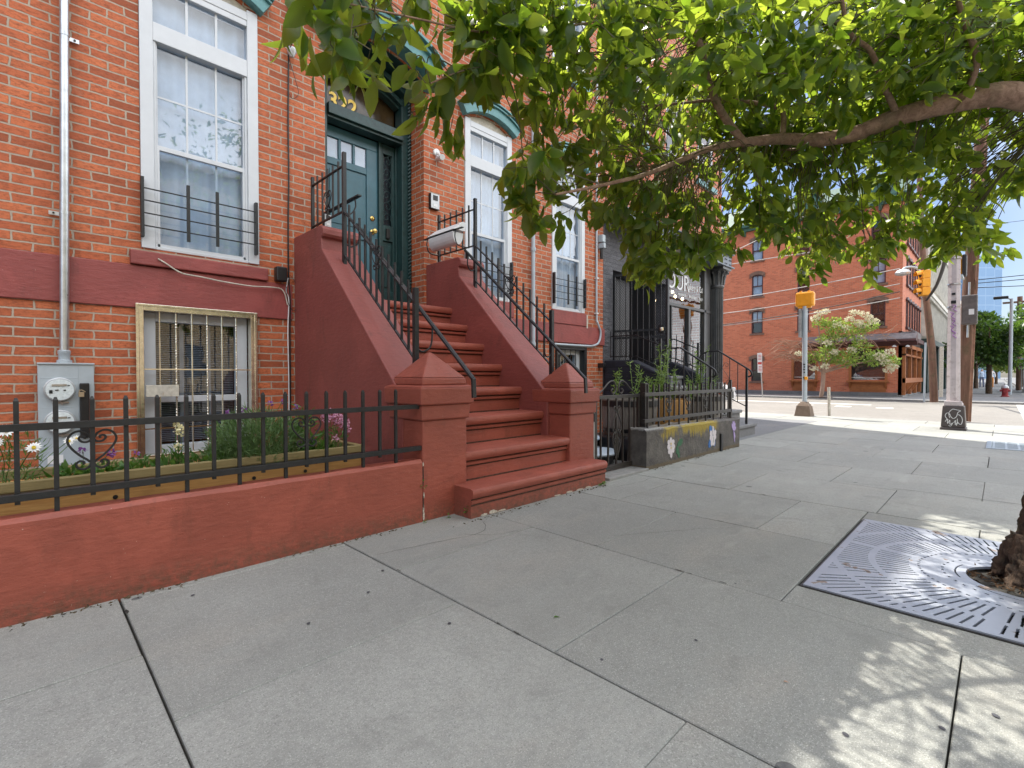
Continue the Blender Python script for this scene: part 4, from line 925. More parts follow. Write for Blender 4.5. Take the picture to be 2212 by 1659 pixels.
MB().box(4.40, 4.44, y-.03, y+.02, .62, .71).build('hinge', M['iron'], t)
setp(MB().box(5.405, 5.48, 3.09, 3.165, -.03, 1.03).build('gate_post', M['iron2'], bev=.004), 'square brown black gate post beside the mural wall', 'post')
setp(MB().box(4.395, 4.43, 3.14, 3.2, -.02, 1.0).build('gate_strip', M['stone'], bev=.004), 'weathered grey timber strip against the right stoop pillar', 'post')
b = MB(); n = 34; L0, L1 = 5.20, 8.10; vs = []
for k in range(n+1):
    x = L0+(L1-L0)*k/n; zt = .487-.03*k/n+random.uniform(-.008, .008)
    vs += [(x, 2.955, -.03), (x, 2.955+random.uniform(-.003, .003), zt-.03), (x, 2.985, zt), (x, 3.20, zt+random.uniform(-.006, .006)), (x, 3.22, -.03)]
b.add(vs, [(5*k+i, 5*k+5+i, 5*k+6+i, 5*k+1+i) for k in range(n) for i in range(4)]+[(0, 1, 2, 3, 4), tuple(5*n+i for i in (4, 3, 2, 1, 0))])
mw = b.build('mural_wall', M['mural'], label='low rough concrete wall painted with yellow patches and three flowers', cat='wall')
ym = 2.9515
def petals(L, y0, z0, pts, mat, name):
    b = MB()
    for i, poly in enumerate(pts): b.prism([(y0+px, z0+pz) for px, pz in poly], 'y', L-.0006*i, L+.004)
    b.build(name, mat, mw)
def pet(a, l, w_, o=.01):
    c, s = math.cos(R(a)), math.sin(R(a)); P = [(0, -w_*.2), (l*.5, -w_*.5), (l*.85, -w_*.38), (l, 0), (l*.85, w_*.38), (l*.5, w_*.5), (0, w_*.2)]
    return [((o+u_)*c-v_*s, (o+u_)*s+v_*c) for u_, v_ in P]
wp = simple('mural_white', (.62, .58, .60), .7, var=.1, sc=40)
petals(ym, 5.80, .235, [pet(90, .10, .07), pet(140, .10, .07), pet(35, .10, .07), pet(190, .09, .07), pet(-15, .10, .075), pet(235, .11, .065), pet(272, .15, .07), pet(310, .11, .065)], wp, 'mural_flower')
petals(ym-.004, 5.80, .235, [pet(90, .03, .03), pet(270, .03, .03)], simple('mural_yellow', (.55, .42, .12), .7), 'mural_flower_centre')
gp = simple('mural_green', (.035, .13, .06), .7, var=.2, sc=40); petals(ym, 5.97, .22, [pet(20, .16, .09), pet(-70, .17, .06), pet(-95, .1, .05)], gp, 'mural_leaf')
bp = simple('mural_blue', (.05, .17, .42), .7, var=.2, sc=40); petals(ym, 7.06, .25, [pet(120, .17, .10), pet(-62, .17, .10), pet(-128, .19, .10), pet(62, .12, .06)], bp, 'mural_leaf')
petals(ym-.003, 7.07, .255, [pet(150, .11, .085), pet(25, .12, .085), pet(200, .11, .08), pet(-20, .11, .08), pet(-75, .15, .085), pet(-110, .15, .085), pet(90, .13, .05)], wp, 'mural_flower')
petals(ym-.006, 7.08, .25, [pet(90, .07, .014), pet(270, .09, .012)], gp, 'mural_stem')
vp = simple('mural_violet', (.42, .33, .58), .7, var=.1, sc=40); petals(ym, 7.85, .26, [pet(60, .13, .05), pet(80, .15, .05), pet(100, .15, .05), pet(120, .13, .05), pet(-60, .12, .05), pet(-75, .18, .03), pet(30, .1, .05)], vp, 'mural_flower')
MB().box(7.33, 7.39, 2.93, 2.96, -.02, .26).build('crack_fill', M['black'], mw)
fence2 = thing('iron_fence', (6.5, 3.05, .46), 'brown black iron picket fence on the flower mural wall', 'fence')
FY2 = 3.02
MB().box(5.24, 7.9, FY2-.02, FY2+.02, .872, .918).build('rail', M['iron2'], fence2, bev=.003)
MB().box(5.24, 7.9, FY2-.02, FY2+.02, .555, .600).build('rail', M['iron2'], fence2, bev=.003)
MB().box(7.865, 7.905, FY2-.02, FY2+.02, .44, 1.06).build('post', M['iron2'], fence2)
for k in range(19): 
    x = 5.336+.1372*k; MB().box(x-.009, x+.009, FY2-.01, FY2+.009, .47 if k % 2 == 0 else .53, 1.018).build('picket', M['iron2'], fence2)
for x in (5.885, 6.434, 6.983): 
    b = MB(); heart(b, (x, FY2, .755), (1, 0, 0), .078, .07, .007); b.build('heart_scroll', M['iron2'], fence2, smooth=True)

# bins behind the gate
for x, yy, zt, lab in ((5.35, 4.15, .30, 'flat blue white bin lid behind the gate, farther one'), (5.15, 3.75, .17, 'flat blue white bin lid just behind the gate, nearer one')):
    t = thing('bin', (x, yy, 0), lab, 'bin')
    MB().lathe(x, yy, [(.30, .01), (.33, zt-.04)], 28).build('body', M['black'], t, smooth=True)
    q = MB().lathe(x, yy, [(.36, zt-.04), (.37, zt-.02), (.35, zt), (.2, zt+.025), (0, zt+.03)], 32, False).build('lid', simple('bin_lid%d' % int(x*100), (.50, .60, .70), .35, var=.05), t, smooth=True)
    MB().tube([(x-.3, yy-.12, zt+.012), (x, yy-.05, zt+.04), (x+.3, yy-.12, zt+.012)], .008, 6).build('strap', M['black'], q)
# tubs with wild plants
def tub(x, y, r, z0, z1, mat, lab, hoop=True, n=28):
    t = thing('planter_tub', (x, y, z0), lab, 'planter')
    MB().lathe(x, y, [(r*.82, z0), (r*.95, z0+(z1-z0)*.5), (r, z1-.04), (r, z1), (r*.9, z1), (r*.88, z1-.06)], n, False).build('staves', M[mat], t, smooth=True)
    if hoop: MB().lathe(x, y, [(r*1.01, z1-.10), (r*1.015, z1-.02)], n, False).lathe(x, y, [(r*.87, z0+.05), (r*.91, z0+.10)], n, False).build('hoop', M['black'], t, smooth=True)
    MB().lathe(x, y, [(r*.9, z1-.05)], n).build('soil', M['soil'], t); return t
MB().box(5.55, 9.0, 3.35, 4.1, .0, .30).build('planter_bench', M['black'], bev=.01, label='black timber bench carrying the plant tubs behind the fence', cat='bench')
tub(6.05, 3.72, .40, .30, .80, 'barrel', 'grey half barrel with weeds nearest the gate')
tub(7.1, 3.68, .34, .30, .76, 'planterw', 'brown wicker-like tub between the two grey half barrels', False)
tub(8.2, 3.7, .42, .30, .80, 'barrel', 'grey half barrel at the far end of the mural fence')
def weed(x, y, z, h, n, lab, spread=.12, grp='tall weeds in the tubs', lean=0):
    t = thing('tall_weed', (x, y, z), lab, 'plant', grp); s = MB(); P = []; Dd = []
    for k in range(n):
        hx = x+random.uniform(-spread, spread)+lean; hy = y+random.uniform(-spread, spread)*.6; hh = h*random.uniform(.55, 1)
        pts = cr([(x+random.uniform(-.03, .03), y, z-.02), ((x+hx)/2+random.uniform(-.03, .03), (y+hy)/2, z+hh*.5), (hx, hy, z+hh)], 6); s.tube(pts, .004, 4)
        for i, p in enumerate(pts[2:]):
            for j in range(3 if random.random() < .7 else 1):
                a = random.uniform(0, 6.28); P.append(p+Vector((0, 0, random.uniform(-.03, .03)))); Dd.append((math.cos(a), math.sin(a), random.uniform(-.5, 1.1)))
    s.build('stem', M['weed'], t); leaf_mesh('foliage', M['weed'], P, Dd, rng.uniform(.03, .10, len(P)), rng.uniform(.007, .022, len(P)), t, st=3)
weed(5.75, 3.75, .78, .62, 3, 'tall thin weed with pale tips above the gate', .10); weed(6.15, 3.7, .78, .58, 4, 'leaning tall weed right of the gate post', .14, lean=.12)
weed(6.45, 3.6, .76, .42, 8, 'dense grey green tuft behind the first fence pickets', .2)
weed(6.95, 3.7, .74, .92, 9, 'tallest weed clump with light leaves behind the middle of the fence', .22)
weed(7.35, 3.7, .74, .50, 6, 'low bright weed clump right of the tallest weeds', .16)
weed(7.75, 3.6, .74, .38, 6, 'low weed tuft before the far barrel', .16)
weed(8.25, 3.7, .76, .85, 8, 'tall weed clump in the far grey barrel', .2); weed(8.75, 3.7, .74, .35, 5, 'small weed tuft at the far end of the fence', .14)

# ------------------------------------------------------------ corner building with the bakery
cb = thing('corner_cafe_building', (11, D, 0), 'brick corner building with grey stone front and glazed bakery window', 'building')
Y0 = D+.01
wall_front(MB(), 8.155, 13.93, 4.42, 14.0, Y0, [(9.0+i*1.7, 9.95+i*1.7, z, z+2.0, 0) for i in range(3) for z in (6.2, 9.6)], .3).add([(13.93, Y0, 0), (13.93, Y0+9, 0), (13.93, Y0+9, 14), (13.93, Y0, 14)], [(0, 1, 2, 3)]).build('wall', M['brick2'], cb)
MB().box(8.16, 13.92, Y0+1.6, Y0+9, 0, 14).box(8.16, 13.92, Y0+.32, Y0+1.6, 4.45, 14).build('building_core', M['dark'], cb)
MB().box(8.1, 14.1, Y0-.35, Y0+.1, 13.9, 14.15).build('cornice', M['teal'], cb)
for i in range(3):
    for z in (6.2, 9.6):
        x = 9.0+i*1.7; f = MB().box(x, x+.07, Y0+.02, Y0+.12, z, z+2).box(x+.88, x+.95, Y0+.02, Y0+.12, z, z+2).box(x+.07, x+.88, Y0+.02, Y0+.12, z+.97, z+1.03).box(x+.07, x+.88, Y0+.02, Y0+.12, z+1.94, z+2).box(x+.07, x+.88, Y0+.02, Y0+.12, z, z+.05)
        wf = f.build('window', M['trimw'], cb); MB().box(x+.07, x+.88, Y0+.09, Y0+.094, z, z+2).build('pane', M['glassm'], wf); MB().box(x-.1, x+1.05, Y0-.08, Y0+.02, z-.14, z-.01).build('sill', M['teal'], wf)
wall_front(MB(), 8.155, 10.78, 0, 4.42, Y0-.012, [(8.49, 10.7799, .9, 3.27, 0)], .3).add([(8.155, Y0-.012, 0), (8.155, Y0+.2, 0), (8.155, Y0+.2, 4.42), (8.155, Y0-.012, 4.42)], [(0, 1, 2, 3)]).build('stone_veneer', M['veneer'], cb)
MB().box(8.49, 10.78, Y0+1.2, Y0+1.25, 0, 3.5).box(8.2, 8.48, Y0+.3, Y0+1.2, 0, 3.5).box(8.2, 10.8, Y0+.3, Y0+1.2, 3.3, 3.5).box(10.70, 10.775, Y0+.3, Y0+1.2, 0, 3.5).box(10.78, 13.3, Y0-.01, Y0+.25, 0, .74).box(9.0, 13.2, Y0-.02, Y0+.3, 4.02, 4.10).build('pier', M['black'], cb)
fr = MB()
yb = Y0-.0
fr.box(10.78, 10.86, yb-.03, yb+.08, .74, 4.02).box(10.86, 13.2, yb-.03, yb+.08, 2.80, 2.87).box(11.87, 11.985, yb-.03, yb+.08, .80, 2.80).box(10.86, 13.2, yb-.03, yb+.08, .74, .80).box(12.79, 12.90, yb-.03, yb+.08, .8, 4.02).box(12.90, 13.2, yb-.01, yb+.08, .8, 4.02).box(13.2, 13.9, yb+.05, yb+.3, .0, 4.1)
fr.box(10.98, 11.03, yb-.02, yb+.05, .8, 2.8)
sf = fr.build('shopfront_frame', simple('charcoal_frame', (.045, .046, .048), .4), cb, bev=.004)
MB().box(10.86, 12.8, yb+.03, yb+.034, .8, 4.02).build('pane', M['glassc'], sf)
t1 = curvetext('shop_sign', 'OUR', .56, (10.80, yb+.02, 3.24), (R(90), 0, 0), M['white'], cb, .001, sx=1.02)
curvetext('shop_sign', 'Bakery & Cafe', .22, (11.86, yb+.02, 3.31), (R(90), 0, 0), M['white'], cb, .001, sx=.80)
for wd_, x_ in (('coffee', 10.95), ('sandwich', 11.40), ('breakfast', 11.98), ('lunch', 12.55)): curvetext('shop_sign', wd_, .125, (x_, yb+.02, 3.10), (R(90), 0, 0), M['white'], cb, .001, sx=.9)
# shop interior
b = MB().box(10.8, 13.2, Y0+1.45, Y0+1.5, .7, 4.0).box(10.8, 13.2, Y0+.3, Y0+1.5, .62, .66).build('shop_interior', simple('ochre_interior', (.50, .36, .16), .8, var=.4, sc=3), cb)
b = MB()
for k in range(11): b.lathe(11.0+k*.19, Y0+.55+.3*(k % 3), [(0, 3.05+.12*(k % 4)), (.03, 3.08+.12*(k % 4)), (.03, 3.11+.12*(k % 4)), (0, 3.14+.12*(k % 4))], 8)
em = N('warm_bulb'); e_ = em.n('ShaderNodeEmission'); e_.inputs[0].default_value = (1, .72, .35, 1); e_.inputs[1].default_value = 9; em.fin(e_.outputs[0])
b.build('light_bulb', em.m, cb)
# iron column and riveted lintel
colm = simple('column_paint', (.07, .072, .072), .38, var=.15)
cx, cy = 13.5, Y0-.06; prf = []
b = MB(); nfl = 20; n = nfl*4
for z0_, z1_ in ((.95, 3.50),):
    vs = []
    for z in (z0_, z1_):
        for k in range(n):
            a = 2*math.pi*k/n; r = .165-(.0 if k % 4 in (0, 1) else .022); vs.append((cx+r*math.cos(a), cy+r*math.sin(a), z))
    b.add(vs, [(k, (k+1) % n, n+(k+1) % n, n+k) for k in range(n)])
b.lathe(cx, cy, [(.20, .72), (.20, .80), (.18, .84), (.19, .90), (.17, .95)], 24)
b.lathe(cx, cy, [(.17, 3.50), (.19, 3.53), (.19, 3.56), (.17, 3.60), (.185, 3.70), (.19, 3.85), (.23, 3.95), (.27, 3.985)], 24)
for k in range(12):
    a = 2*math.pi*k/12; c_, s_ = math.cos(a), math.sin(a); b.tube(cr([(cx+.18*c_, cy+.18*s_, 3.60), (cx+.20*c_, cy+.20*s_, 3.75), (cx+.24*c_, cy+.24*s_, 3.90), (cx+.29*c_, cy+.29*s_, 3.93), (cx+.28*c_, cy+.28*s_, 3.88)], 4), .022, 6)
b.box(cx-.28, cx+.28, cy-.28, cy+.2, 3.985, 4.06).build('column', colm, cb, smooth=True)
b = MB().box(8.2, 13.9, Y0-.30, Y0-.27, 4.10, 4.42).box(8.2, 13.9, Y0-.38, Y0+.02, 4.06, 4.10).box(8.2, 13.9, Y0-.38, Y0+.02, 4.42, 4.45).box(13.87, 13.9, Y0-.30, Y0+.02, 4.10, 4.42)
lt = b.build('lintel_beam', simple('blue_grey_beam', (.11, .135, .165), .4, .2), cb, bev=.004)
b = MB()
for xx in (12.2, 12.3, 13.45, 13.55, 13.75, 13.82, 10.6, 10.7, 9.4):
    for z in (4.16, 4.28, 4.37): b.disc((xx, Y0-.302, z), (0, -1, 0), .022, 10, .012)
b.build('rivet', M['black'], lt)
# security gate swung open from the doorway
sg = thing('security_gate', (8.5, 5.0, 1.1), 'black steel mesh security gate standing open before the dark doorway', 'gate')
ga, gb = Vector((8.50, 5.56, 0)), Vector((8.78, 4.56, 0)); gd = (gb-ga).normalized(); gw = (gb-ga).length
def gp_(s_, z): return ga+gd*s_+Vector((0, 0, z))
b = MB()
for s_, w_ in ((0, .035), (gw, .045)): b.bar(gp_(s_, 1.1), gp_(s_, 3.15), w_)
for z in (1.1, 1.88, 2.02, 3.14): b.bar(gp_(0, z), gp_(gw, z), .04)
for k in range(1, 9): b.bar(gp_(gw*k/9, 1.1), gp_(gw*k/9, 3.14), .014)
b.build('frame', M['iron'], sg)
b = MB(); st = .042; nrm = Vector((gd.y, -gd.x, 0))*.012
zs_ = [1.1+.055*k for k in range(38)]
for k in range(int(gw/st)):
    for zc in zs_[:-1]:
        p = gp_(k*st+st*.0, zc); q = gp_(k*st+st*.5, zc+.0275); r_ = gp_(k*st+st, zc); s2 = gp_(k*st+st*.5, zc-.0275)
        for a_, b_ in ((p, q), (q, r_), (r_, s2), (s2, p)):
            dlt = Vector((0, 0, .0045)); b.add([a_-dlt, b_-dlt, b_+dlt, a_+dlt], [(0, 1, 2, 3)])
b.build('mesh', M['iron'], sg)
MB().box(8.69, 8.77, 4.60, 4.70, 1.95, 2.1).build('lock_box', M['iron'], sg); 
b = MB().lathe(8.70, 4.63, [(0, 1.96), (.04, 1.99), (.045, 2.02), (.04, 2.05), (0, 2.08)], 14); b.build('knob', M['chrome'], sg, smooth=True)
MB().box(9.0, 9.54, Y0+.24, Y0+.28, 1.1, 3.2).build('dark_door', M['black'], cb, bev=.01)
# cafe stoop
cs = thing('cafe_stoop', (9, 4.6, 0), 'dark navy painted brick stoop with iron rails in front of the bakery', 'stoop')
for xa, xb in ((8.15, 8.42), (9.72, 10.0)):
    pr = [(4.28, .0), (4.28, 1.12), (4.95, 1.42), (5.58, 1.43), (5.58, .0)]
    MB().prism(pr[::-1], 'x', xa, xb).build('cheek_wall', M['navy'], cs, bev=.03)
for i, (z, yy) in enumerate(((.22, 3.3), (.46, 3.58), (.70, 3.86), (.92, 4.35), (1.12, 4.65))):
    xa, xb = (7.95, 9.97) if i < 3 else (8.43, 9.71)
    MB().box(xa+.04, xb-.04, yy+.03, 4.33 if i < 3 else 5.57, z-.24 if i == 0 else z-.26, z-.06).box(xa, xb, yy, 4.33 if i < 3 else 5.57, z-.06, z).build('step', M['side2'], cs, bev=.012)
for X in (8.28, 9.86):
    b = MB().box(X-.02, X+.02, 4.41, 4.45, 1.15, 1.80)
    b.bar((X, 5.5, 1.90), (X, 4.95, 1.90), .022).bar((X, 4.95, 1.90), (X, 4.43, 1.68), .022).bar((X, 5.5, 1.50), (X, 4.95, 1.50), .018).bar((X, 4.95, 1.50), (X, 4.43, 1.28), .018)
    for k in range(9):
        yy = 5.5-.12*k; z1_ = 1.90-max(0, 4.95-yy)*.42; b.box(X-.007, X+.007, yy-.007, yy+.007, z1_-.42, z1_+(.13 if X > 9 else .1))
    b.build('railing', M['iron'], cs)
for X, lab in ((7.95, 0), (9.55, 1)):
    b = MB(); P = [(X, 4.28, 1.36), (X, 4.24, 1.52), (X, 4.10, 1.60), (X, 3.88, 1.60), (X, 3.36, 1.265), (X, 3.29, 1.21), (X, 3.27, 1.14), (X, 3.33, 1.10)]
    b.tube(cr(P[:3], 4)+[Vector(p) for p in P[3:5]]+cr(P[4:], 4)[1:], .016, 8)
    b.box(X-.018, X+.018, 3.34, 3.376, .2, 1.27).box(X-.012, X+.012, 4.12, 4.14, .6, 1.59).bar((X, 4.13, .92), (X, 3.36, .55), .016)
    for k, yy in enumerate((3.97, 3.82, 3.67, 3.52)): b.box(X-.006, X+.006, yy-.006, yy+.006, .92-(4.13-yy)*.48, 1.60-max(0, 3.88-yy)*.644)
    for s in (-1, 1):
        c_ = Vector((X, 3.82, 1.28)); q = [c_+Vector((0, s*a_, e_)) for a_, e_ in ((.01, .0), (.06, .09), (.11, .08), (.12, .03), (.08, .02), (.075, .05))]; b.tube(cr(q, 4), .005, 5)
        b.tube([c_, c_+Vector((0, s*.14, -.2)), c_+Vector((0, 0, -.42))], .005, 5)
    b.build('handrail', M['iron'], cs)
# ------------------------------------------------------------ four storey brick building across the side street
fb = thing('corner_brick_building', (33, 8, 0), 'four storey red brick corner building with green cornice across the side street', 'building')
FX = 33.0
wins = []
for yc, hw in ((11.0, .33), (8.41, .31), (4.8, .33)):
    for z0_, z1_ in ((.78, 2.12), (3.82, 5.12), (6.15, 7.40), (8.42, 9.6)):
        if z0_ < 1 and yc < 10: continue
        wins.append((yc-hw, yc+hw, z0_, z1_, .13))
for yc in (13.6, 16.2, 18.8):
    for z0_, z1_ in ((.78, 2.12), (3.82, 5.12), (6.15, 7.40), (8.42, 9.6)): wins.append((yc-.33, yc+.33, z0_, z1_, .13))
shops = [(7.72, 8.93, .92, 2.1, 0), (4.42, 6.02, .90, 2.66, 0)]
wall_front(MB(), 3.75, 24, .10, 10.35, FX, wins+shops, .14, 'x').build('wall', M['brick_far'], fb)
rw = [(34.3+i*1.15, 34.95+i*1.15, z0_, z1_, .12) for i in range(6) for z0_, z1_ in ((3.82, 5.2), (6.15, 7.5), (8.42, 9.6))]
wall_front(MB(), FX, 41.4, 3.5, 10.35, 3.75, rw, .14).build('wall', M['brick_far'], fb)
MB().box(FX+.3, 41.3, 4.1, 24, 0, 10.4).build('building_core', M['dark'], fb)
MB().box(FX-.04, 41.3, 3.71, 3.9, 0, .10).box(FX-.04, FX+.2, 3.9, 24, 0, .22).build('plinth', M['side2'], fb)
b = MB()
for j in range(2): b.box(FX-.18-.16*j, 41.5, 3.6-.16*j, 24, 10.35+.22*j, 10.57+.22*j)
for k in range(26): b.box(FX-.3, FX-.02, 3.9+k*.78, 4.0+k*.78, 10.05, 10.35)
for k in range(10): b.box(33.3+k*.8, 33.4+k*.8, 3.45, 3.73, 10.05, 10.35)
b.prism([(FX-.1, 10.79), (FX+.9, 12.1), (FX+1.2, 12.1), (FX+1.2, 10.79)], 'y', 3.6, 24)
for y_ in (5.0, 8.4, 11.0): b.box(FX-.12, FX+.8, y_-.5, y_+.5, 10.8, 11.75).prism([(y_-.65, 11.75), (y_+.65, 11.75), (y_, 12.15)], 'x', FX-.2, FX+.8)
b.build('green_cornice', simple('verdigris', (.055, .135, .10), .6, var=.2), fb)
dkf = simple('maroon_window_frame', (.075, .03, .03), .5); br = simple('brownstone_lintel', (.20, .12, .085), .7, var=.15)
for (a, c, z0_, z1_, r) in wins:
    f = MB(); f.box(FX-.01, FX+.1, a, a+.055, z0_, z1_+.06).box(FX-.01, FX+.1, c-.055, c, z0_, z1_+.06).box(FX+.02, FX+.08, a+.055, c-.055, (z0_+z1_)/2-.0, (z0_+z1_)/2+.06).box(FX+.0, FX+.08, a+.055, c-.055, z0_, z0_+.05).box(FX+.03, FX+.06, (a+c)/2-.016, (a+c)/2+.016, (z0_+z1_)/2+.06, z1_+.1).box(FX+.0, FX+.08, a+.055, c-.055, z1_+.05, z1_+.125)
    wf = f.build('window', dkf, fb)
    MB().box(FX+.085, FX+.089, a+.05, c-.05, z0_+.05, z1_+.1).build('pane', M['glassm'], wf)
    if random.random() < .7: 
        zz = z0_+.06+random.choice([0, 0, .5])*(z1_-z0_); MB().box(FX+.12, FX+.125, a+.05, c-.05, zz, z1_+.1).build('blind', M['curtain'], wf)
    h = MB(); A = arcpts(a-.03, c+.03, z1_, r, 10, .0); O = arcpts(a-.09, c+.09, z1_+.08, r+.02, 10, .12)
    for k in range(10):
        q = [A[k], A[k+1], O[k+1], O[k]]; h.add([(FX-.06, y_, z_) for y_, z_ in q]+[(FX+.0, y_, z_) for y_, z_ in q], [(3, 2, 1, 0), (0, 1, 5, 4), (2, 3, 7, 6)])
    h.box(FX-.06, FX+.01, a-.14, a-.03, z1_-.06, z1_+.08).box(FX-.06, FX+.01, c+.03, c+.14, z1_-.06, z1_+.08)
    h.build('lintel', br, wf); MB().box(FX-.07, FX+.02, a-.10, c+.10, z0_-.11, z0_-.003).build('sill', br, wf)
for (a, c, z0_, z1_, r) in rw:
    f = MB().box(a, a+.06, 3.72, 3.84, z0_, z1_+.1).box(c-.06, c, 3.72, 3.84, z0_, z1_+.1).box(a+.06, c-.06, 3.76, 3.82, (z0_+z1_)/2, (z0_+z1_)/2+.06)
    arcband(f, a-.05, c+.05, z1_, .13, .0, .14, 3.66, 3.76, 6); f.box(a-.12, c+.12, 3.64, 3.78, z0_-.12, z0_-.01)
    wf = f.build('window', dkf, fb); MB().box(a+.06, c-.06, 3.83, 3.835, z0_, z1_+.1).build('pane', M['glassm'], wf)
for (a, c, z0_, z1_, r) in shops:
    f = MB().box(FX-.03, FX+.1, a-.08, a+.04, z0_-.05, z1_+.1).box(FX-.03, FX+.1, c-.04, c+.08, z0_-.05, z1_+.1).box(FX-.02, FX+.1, a+.04, c-.04, z1_, z1_+.1).box(FX-.22, FX+.1, a-.16, c+.16, z0_-.13, z0_-.05)
    for y_ in (a-.06, c-.04): f.prism([(FX-.2, z0_-.13), (FX, z0_-.13), (FX, z0_-.5)], 'y', y_, y_+.1)
    f.box(FX-.03, FX+.02, a-.02, c+.02, .24, z0_-.13)
    for k in range(2): f.box(FX-.05, FX-.03, a+.1+k*(c-a)/2, a+(c-a)/2-.06+k*(c-a)/2, .34, z0_-.24)
    wf = f.build('shop_window', M['woodbr'], fb); MB().box(FX+.05, FX+.054, a+.04, c-.04, z0_-.05, z1_).build('pane', M['glassm'], wf)
    MB().box(FX+.09, FX+.1, a+.04, c-.04, z0_+.1, z0_+.16).build('ledge', M['oldw'], wf)
b = MB().prism([(FX-.75, 2.95), (FX-.72, 3.03), (FX-.6, 3.08), (FX, 3.36), (FX, 2.72), (FX-.15, 2.76), (FX-.3, 2.92)], 'y', 3.1, 8.45)
b.box(FX, 35.6, 3.08, 3.75, 2.85, 3.06)
b.build('shop_cornice', simple('maroon_cornice', (.085, .03, .028), .55, var=.15), fb, bev=.01)
MB().prism([(FX-.70, 3.06), (FX-.02, 3.42), (FX-.02, 3.35), (FX-.70, 3.05)], 'y', 3.12, 8.42).box(FX-.1, 35.6, 3.2, 3.72, 3.065, 3.45).build('shop_roof', simple('grey_lead_roof', (.20, .18, .18), .6, var=.2), fb)
f = MB().box(33.05, 41, 3.58, 3.72, .75, 1.0)
for k in range(4): f.box(33.05+k*2.4, 33.25+k*2.4, 3.60, 3.74, .1, 2.85)
f.box(33.05, 41, 3.6, 3.74, 2.2, 2.3).box(33.05, 41, 3.60, 3.74, 2.65, 2.85)
for k in (0, 1, 2): f.prism([(3.3, .75), (3.6, .75), (3.6, .25)], 'x', 33.3+k*1.2, 33.42+k*1.2)
wf = f.build('corner_shopfront', M['woodbr'], fb); MB().box(33.05, 41, 3.73, 3.735, .1, 2.7).build('pane', M['glassm'], wf)
MB().box(33, 41.3, 3.752, 3.9, .1, 3.5).build('pier', simple('shop_dark', (.06, .05, .045), .8), fb)
for y_, z_ in ((3.45, 2.72), (4.0, 2.74)): setp(MB().lathe(FX-.6, y_, [(.02, z_), (.09, z_-.05), (.10, z_-.09)], 10).build('shop_lamp', M['white'], fb), None)

# row along the main street beyond it
rib = thing('ribbed_facade_building', (50, 4, 0), 'long pale beige building with close vertical window bays beyond the red corner building', 'building')
BX0, BX1 = 41.5, 70
cream = simple('cream_stone', (.62, .59, .52), .7, var=.12, sc=2)
b = MB().box(BX0, BX1, 3.9, 20, 0, 11.4)
b.build('wall', simple('beige_wall', (.45, .41, .34), .8, var=.12, sc=2), rib)
b = MB()
for k in range(36):
    x = BX0+.1+k*.8; b.box(x, x+.2, 3.45, 3.9, 3.7, 6.3).box(x, x+.2, 3.45, 3.9, 7.2, 10.6)
b.build('pilaster', cream, rib)
b = MB()
for k in range(36): x = BX0+.32+k*.8; b.box(x, x+.5, 3.86, 3.91, 4.1, 6.0).box(x, x+.5, 3.86, 3.91, 7.6, 10.2)
b.build('window', simple('dim_glass', (.10, .12, .14), .12), rib)
b = MB().box(BX0, BX1, 3.25, 3.9, 6.35, 6.65).box(BX0, BX1, 3.4, 3.9, 10.7, 11.2).box(BX0, BX1, 3.2, 3.9, 11.2, 11.45)
for k in range(70): b.box(BX0+k*.4, BX0+.2+k*.4, 3.3, 3.62, 6.12, 6.35)
b.build('cornice', cream, rib)
b = MB().box(BX0, BX1, 3.5, 3.88, 0.0, 3.2).box(BX0, BX1, 3.2, 3.88, 3.2, 3.55)
for k in range(12): b.box(BX0+k*2.4, BX0+.35+k*2.4, 3.38, 3.5, 0, 3.2)
b.build('shopfront', simple('dark_green_shopfront', (.02, .05, .045), .5, var=.3, sc=1), rib)
def row(x0, x1, h, mat, lab, y0=3.9, dep=14):
    t = thing('street_building', (x0, y0, 0), lab, 'building', None); MB().box(x0, x1, y0, y0+dep, 0, h).build('wall', mat, t)
    b = MB(); f = MB(); n = max(2, int((x1-x0)/1.9))
    for k in range(n):
        xx = x0+(x1-x0)*(k+.5)/n
        for fl in range(1, int(h/3)):
            z = fl*3+.9; b.box(xx-.45, xx+.45, y0-.03, y0+.0, z, z+1.6); f.box(xx-.55, xx+.55, y0-.12, y0, z-.14, z-.02).box(xx-.55, xx+.55, y0-.1, y0, z+1.6, z+1.78)
    b.build('window', simple('dim_glass_b'+str(x0), (.09, .11, .13), .15), t); f.box(x0, x1, y0-.4, y0, h-.4, h).build('trim', cream, t)
row(71, 92, 10, simple('dull_brick', (.30, .13, .09), .8, var=.2), 'far dull brick building beyond the ribbed facade')
row(93, 140, 8, simple('tan_render', (.40, .36, .28), .8, var=.2), 'farthest low tan building at the end of the street')
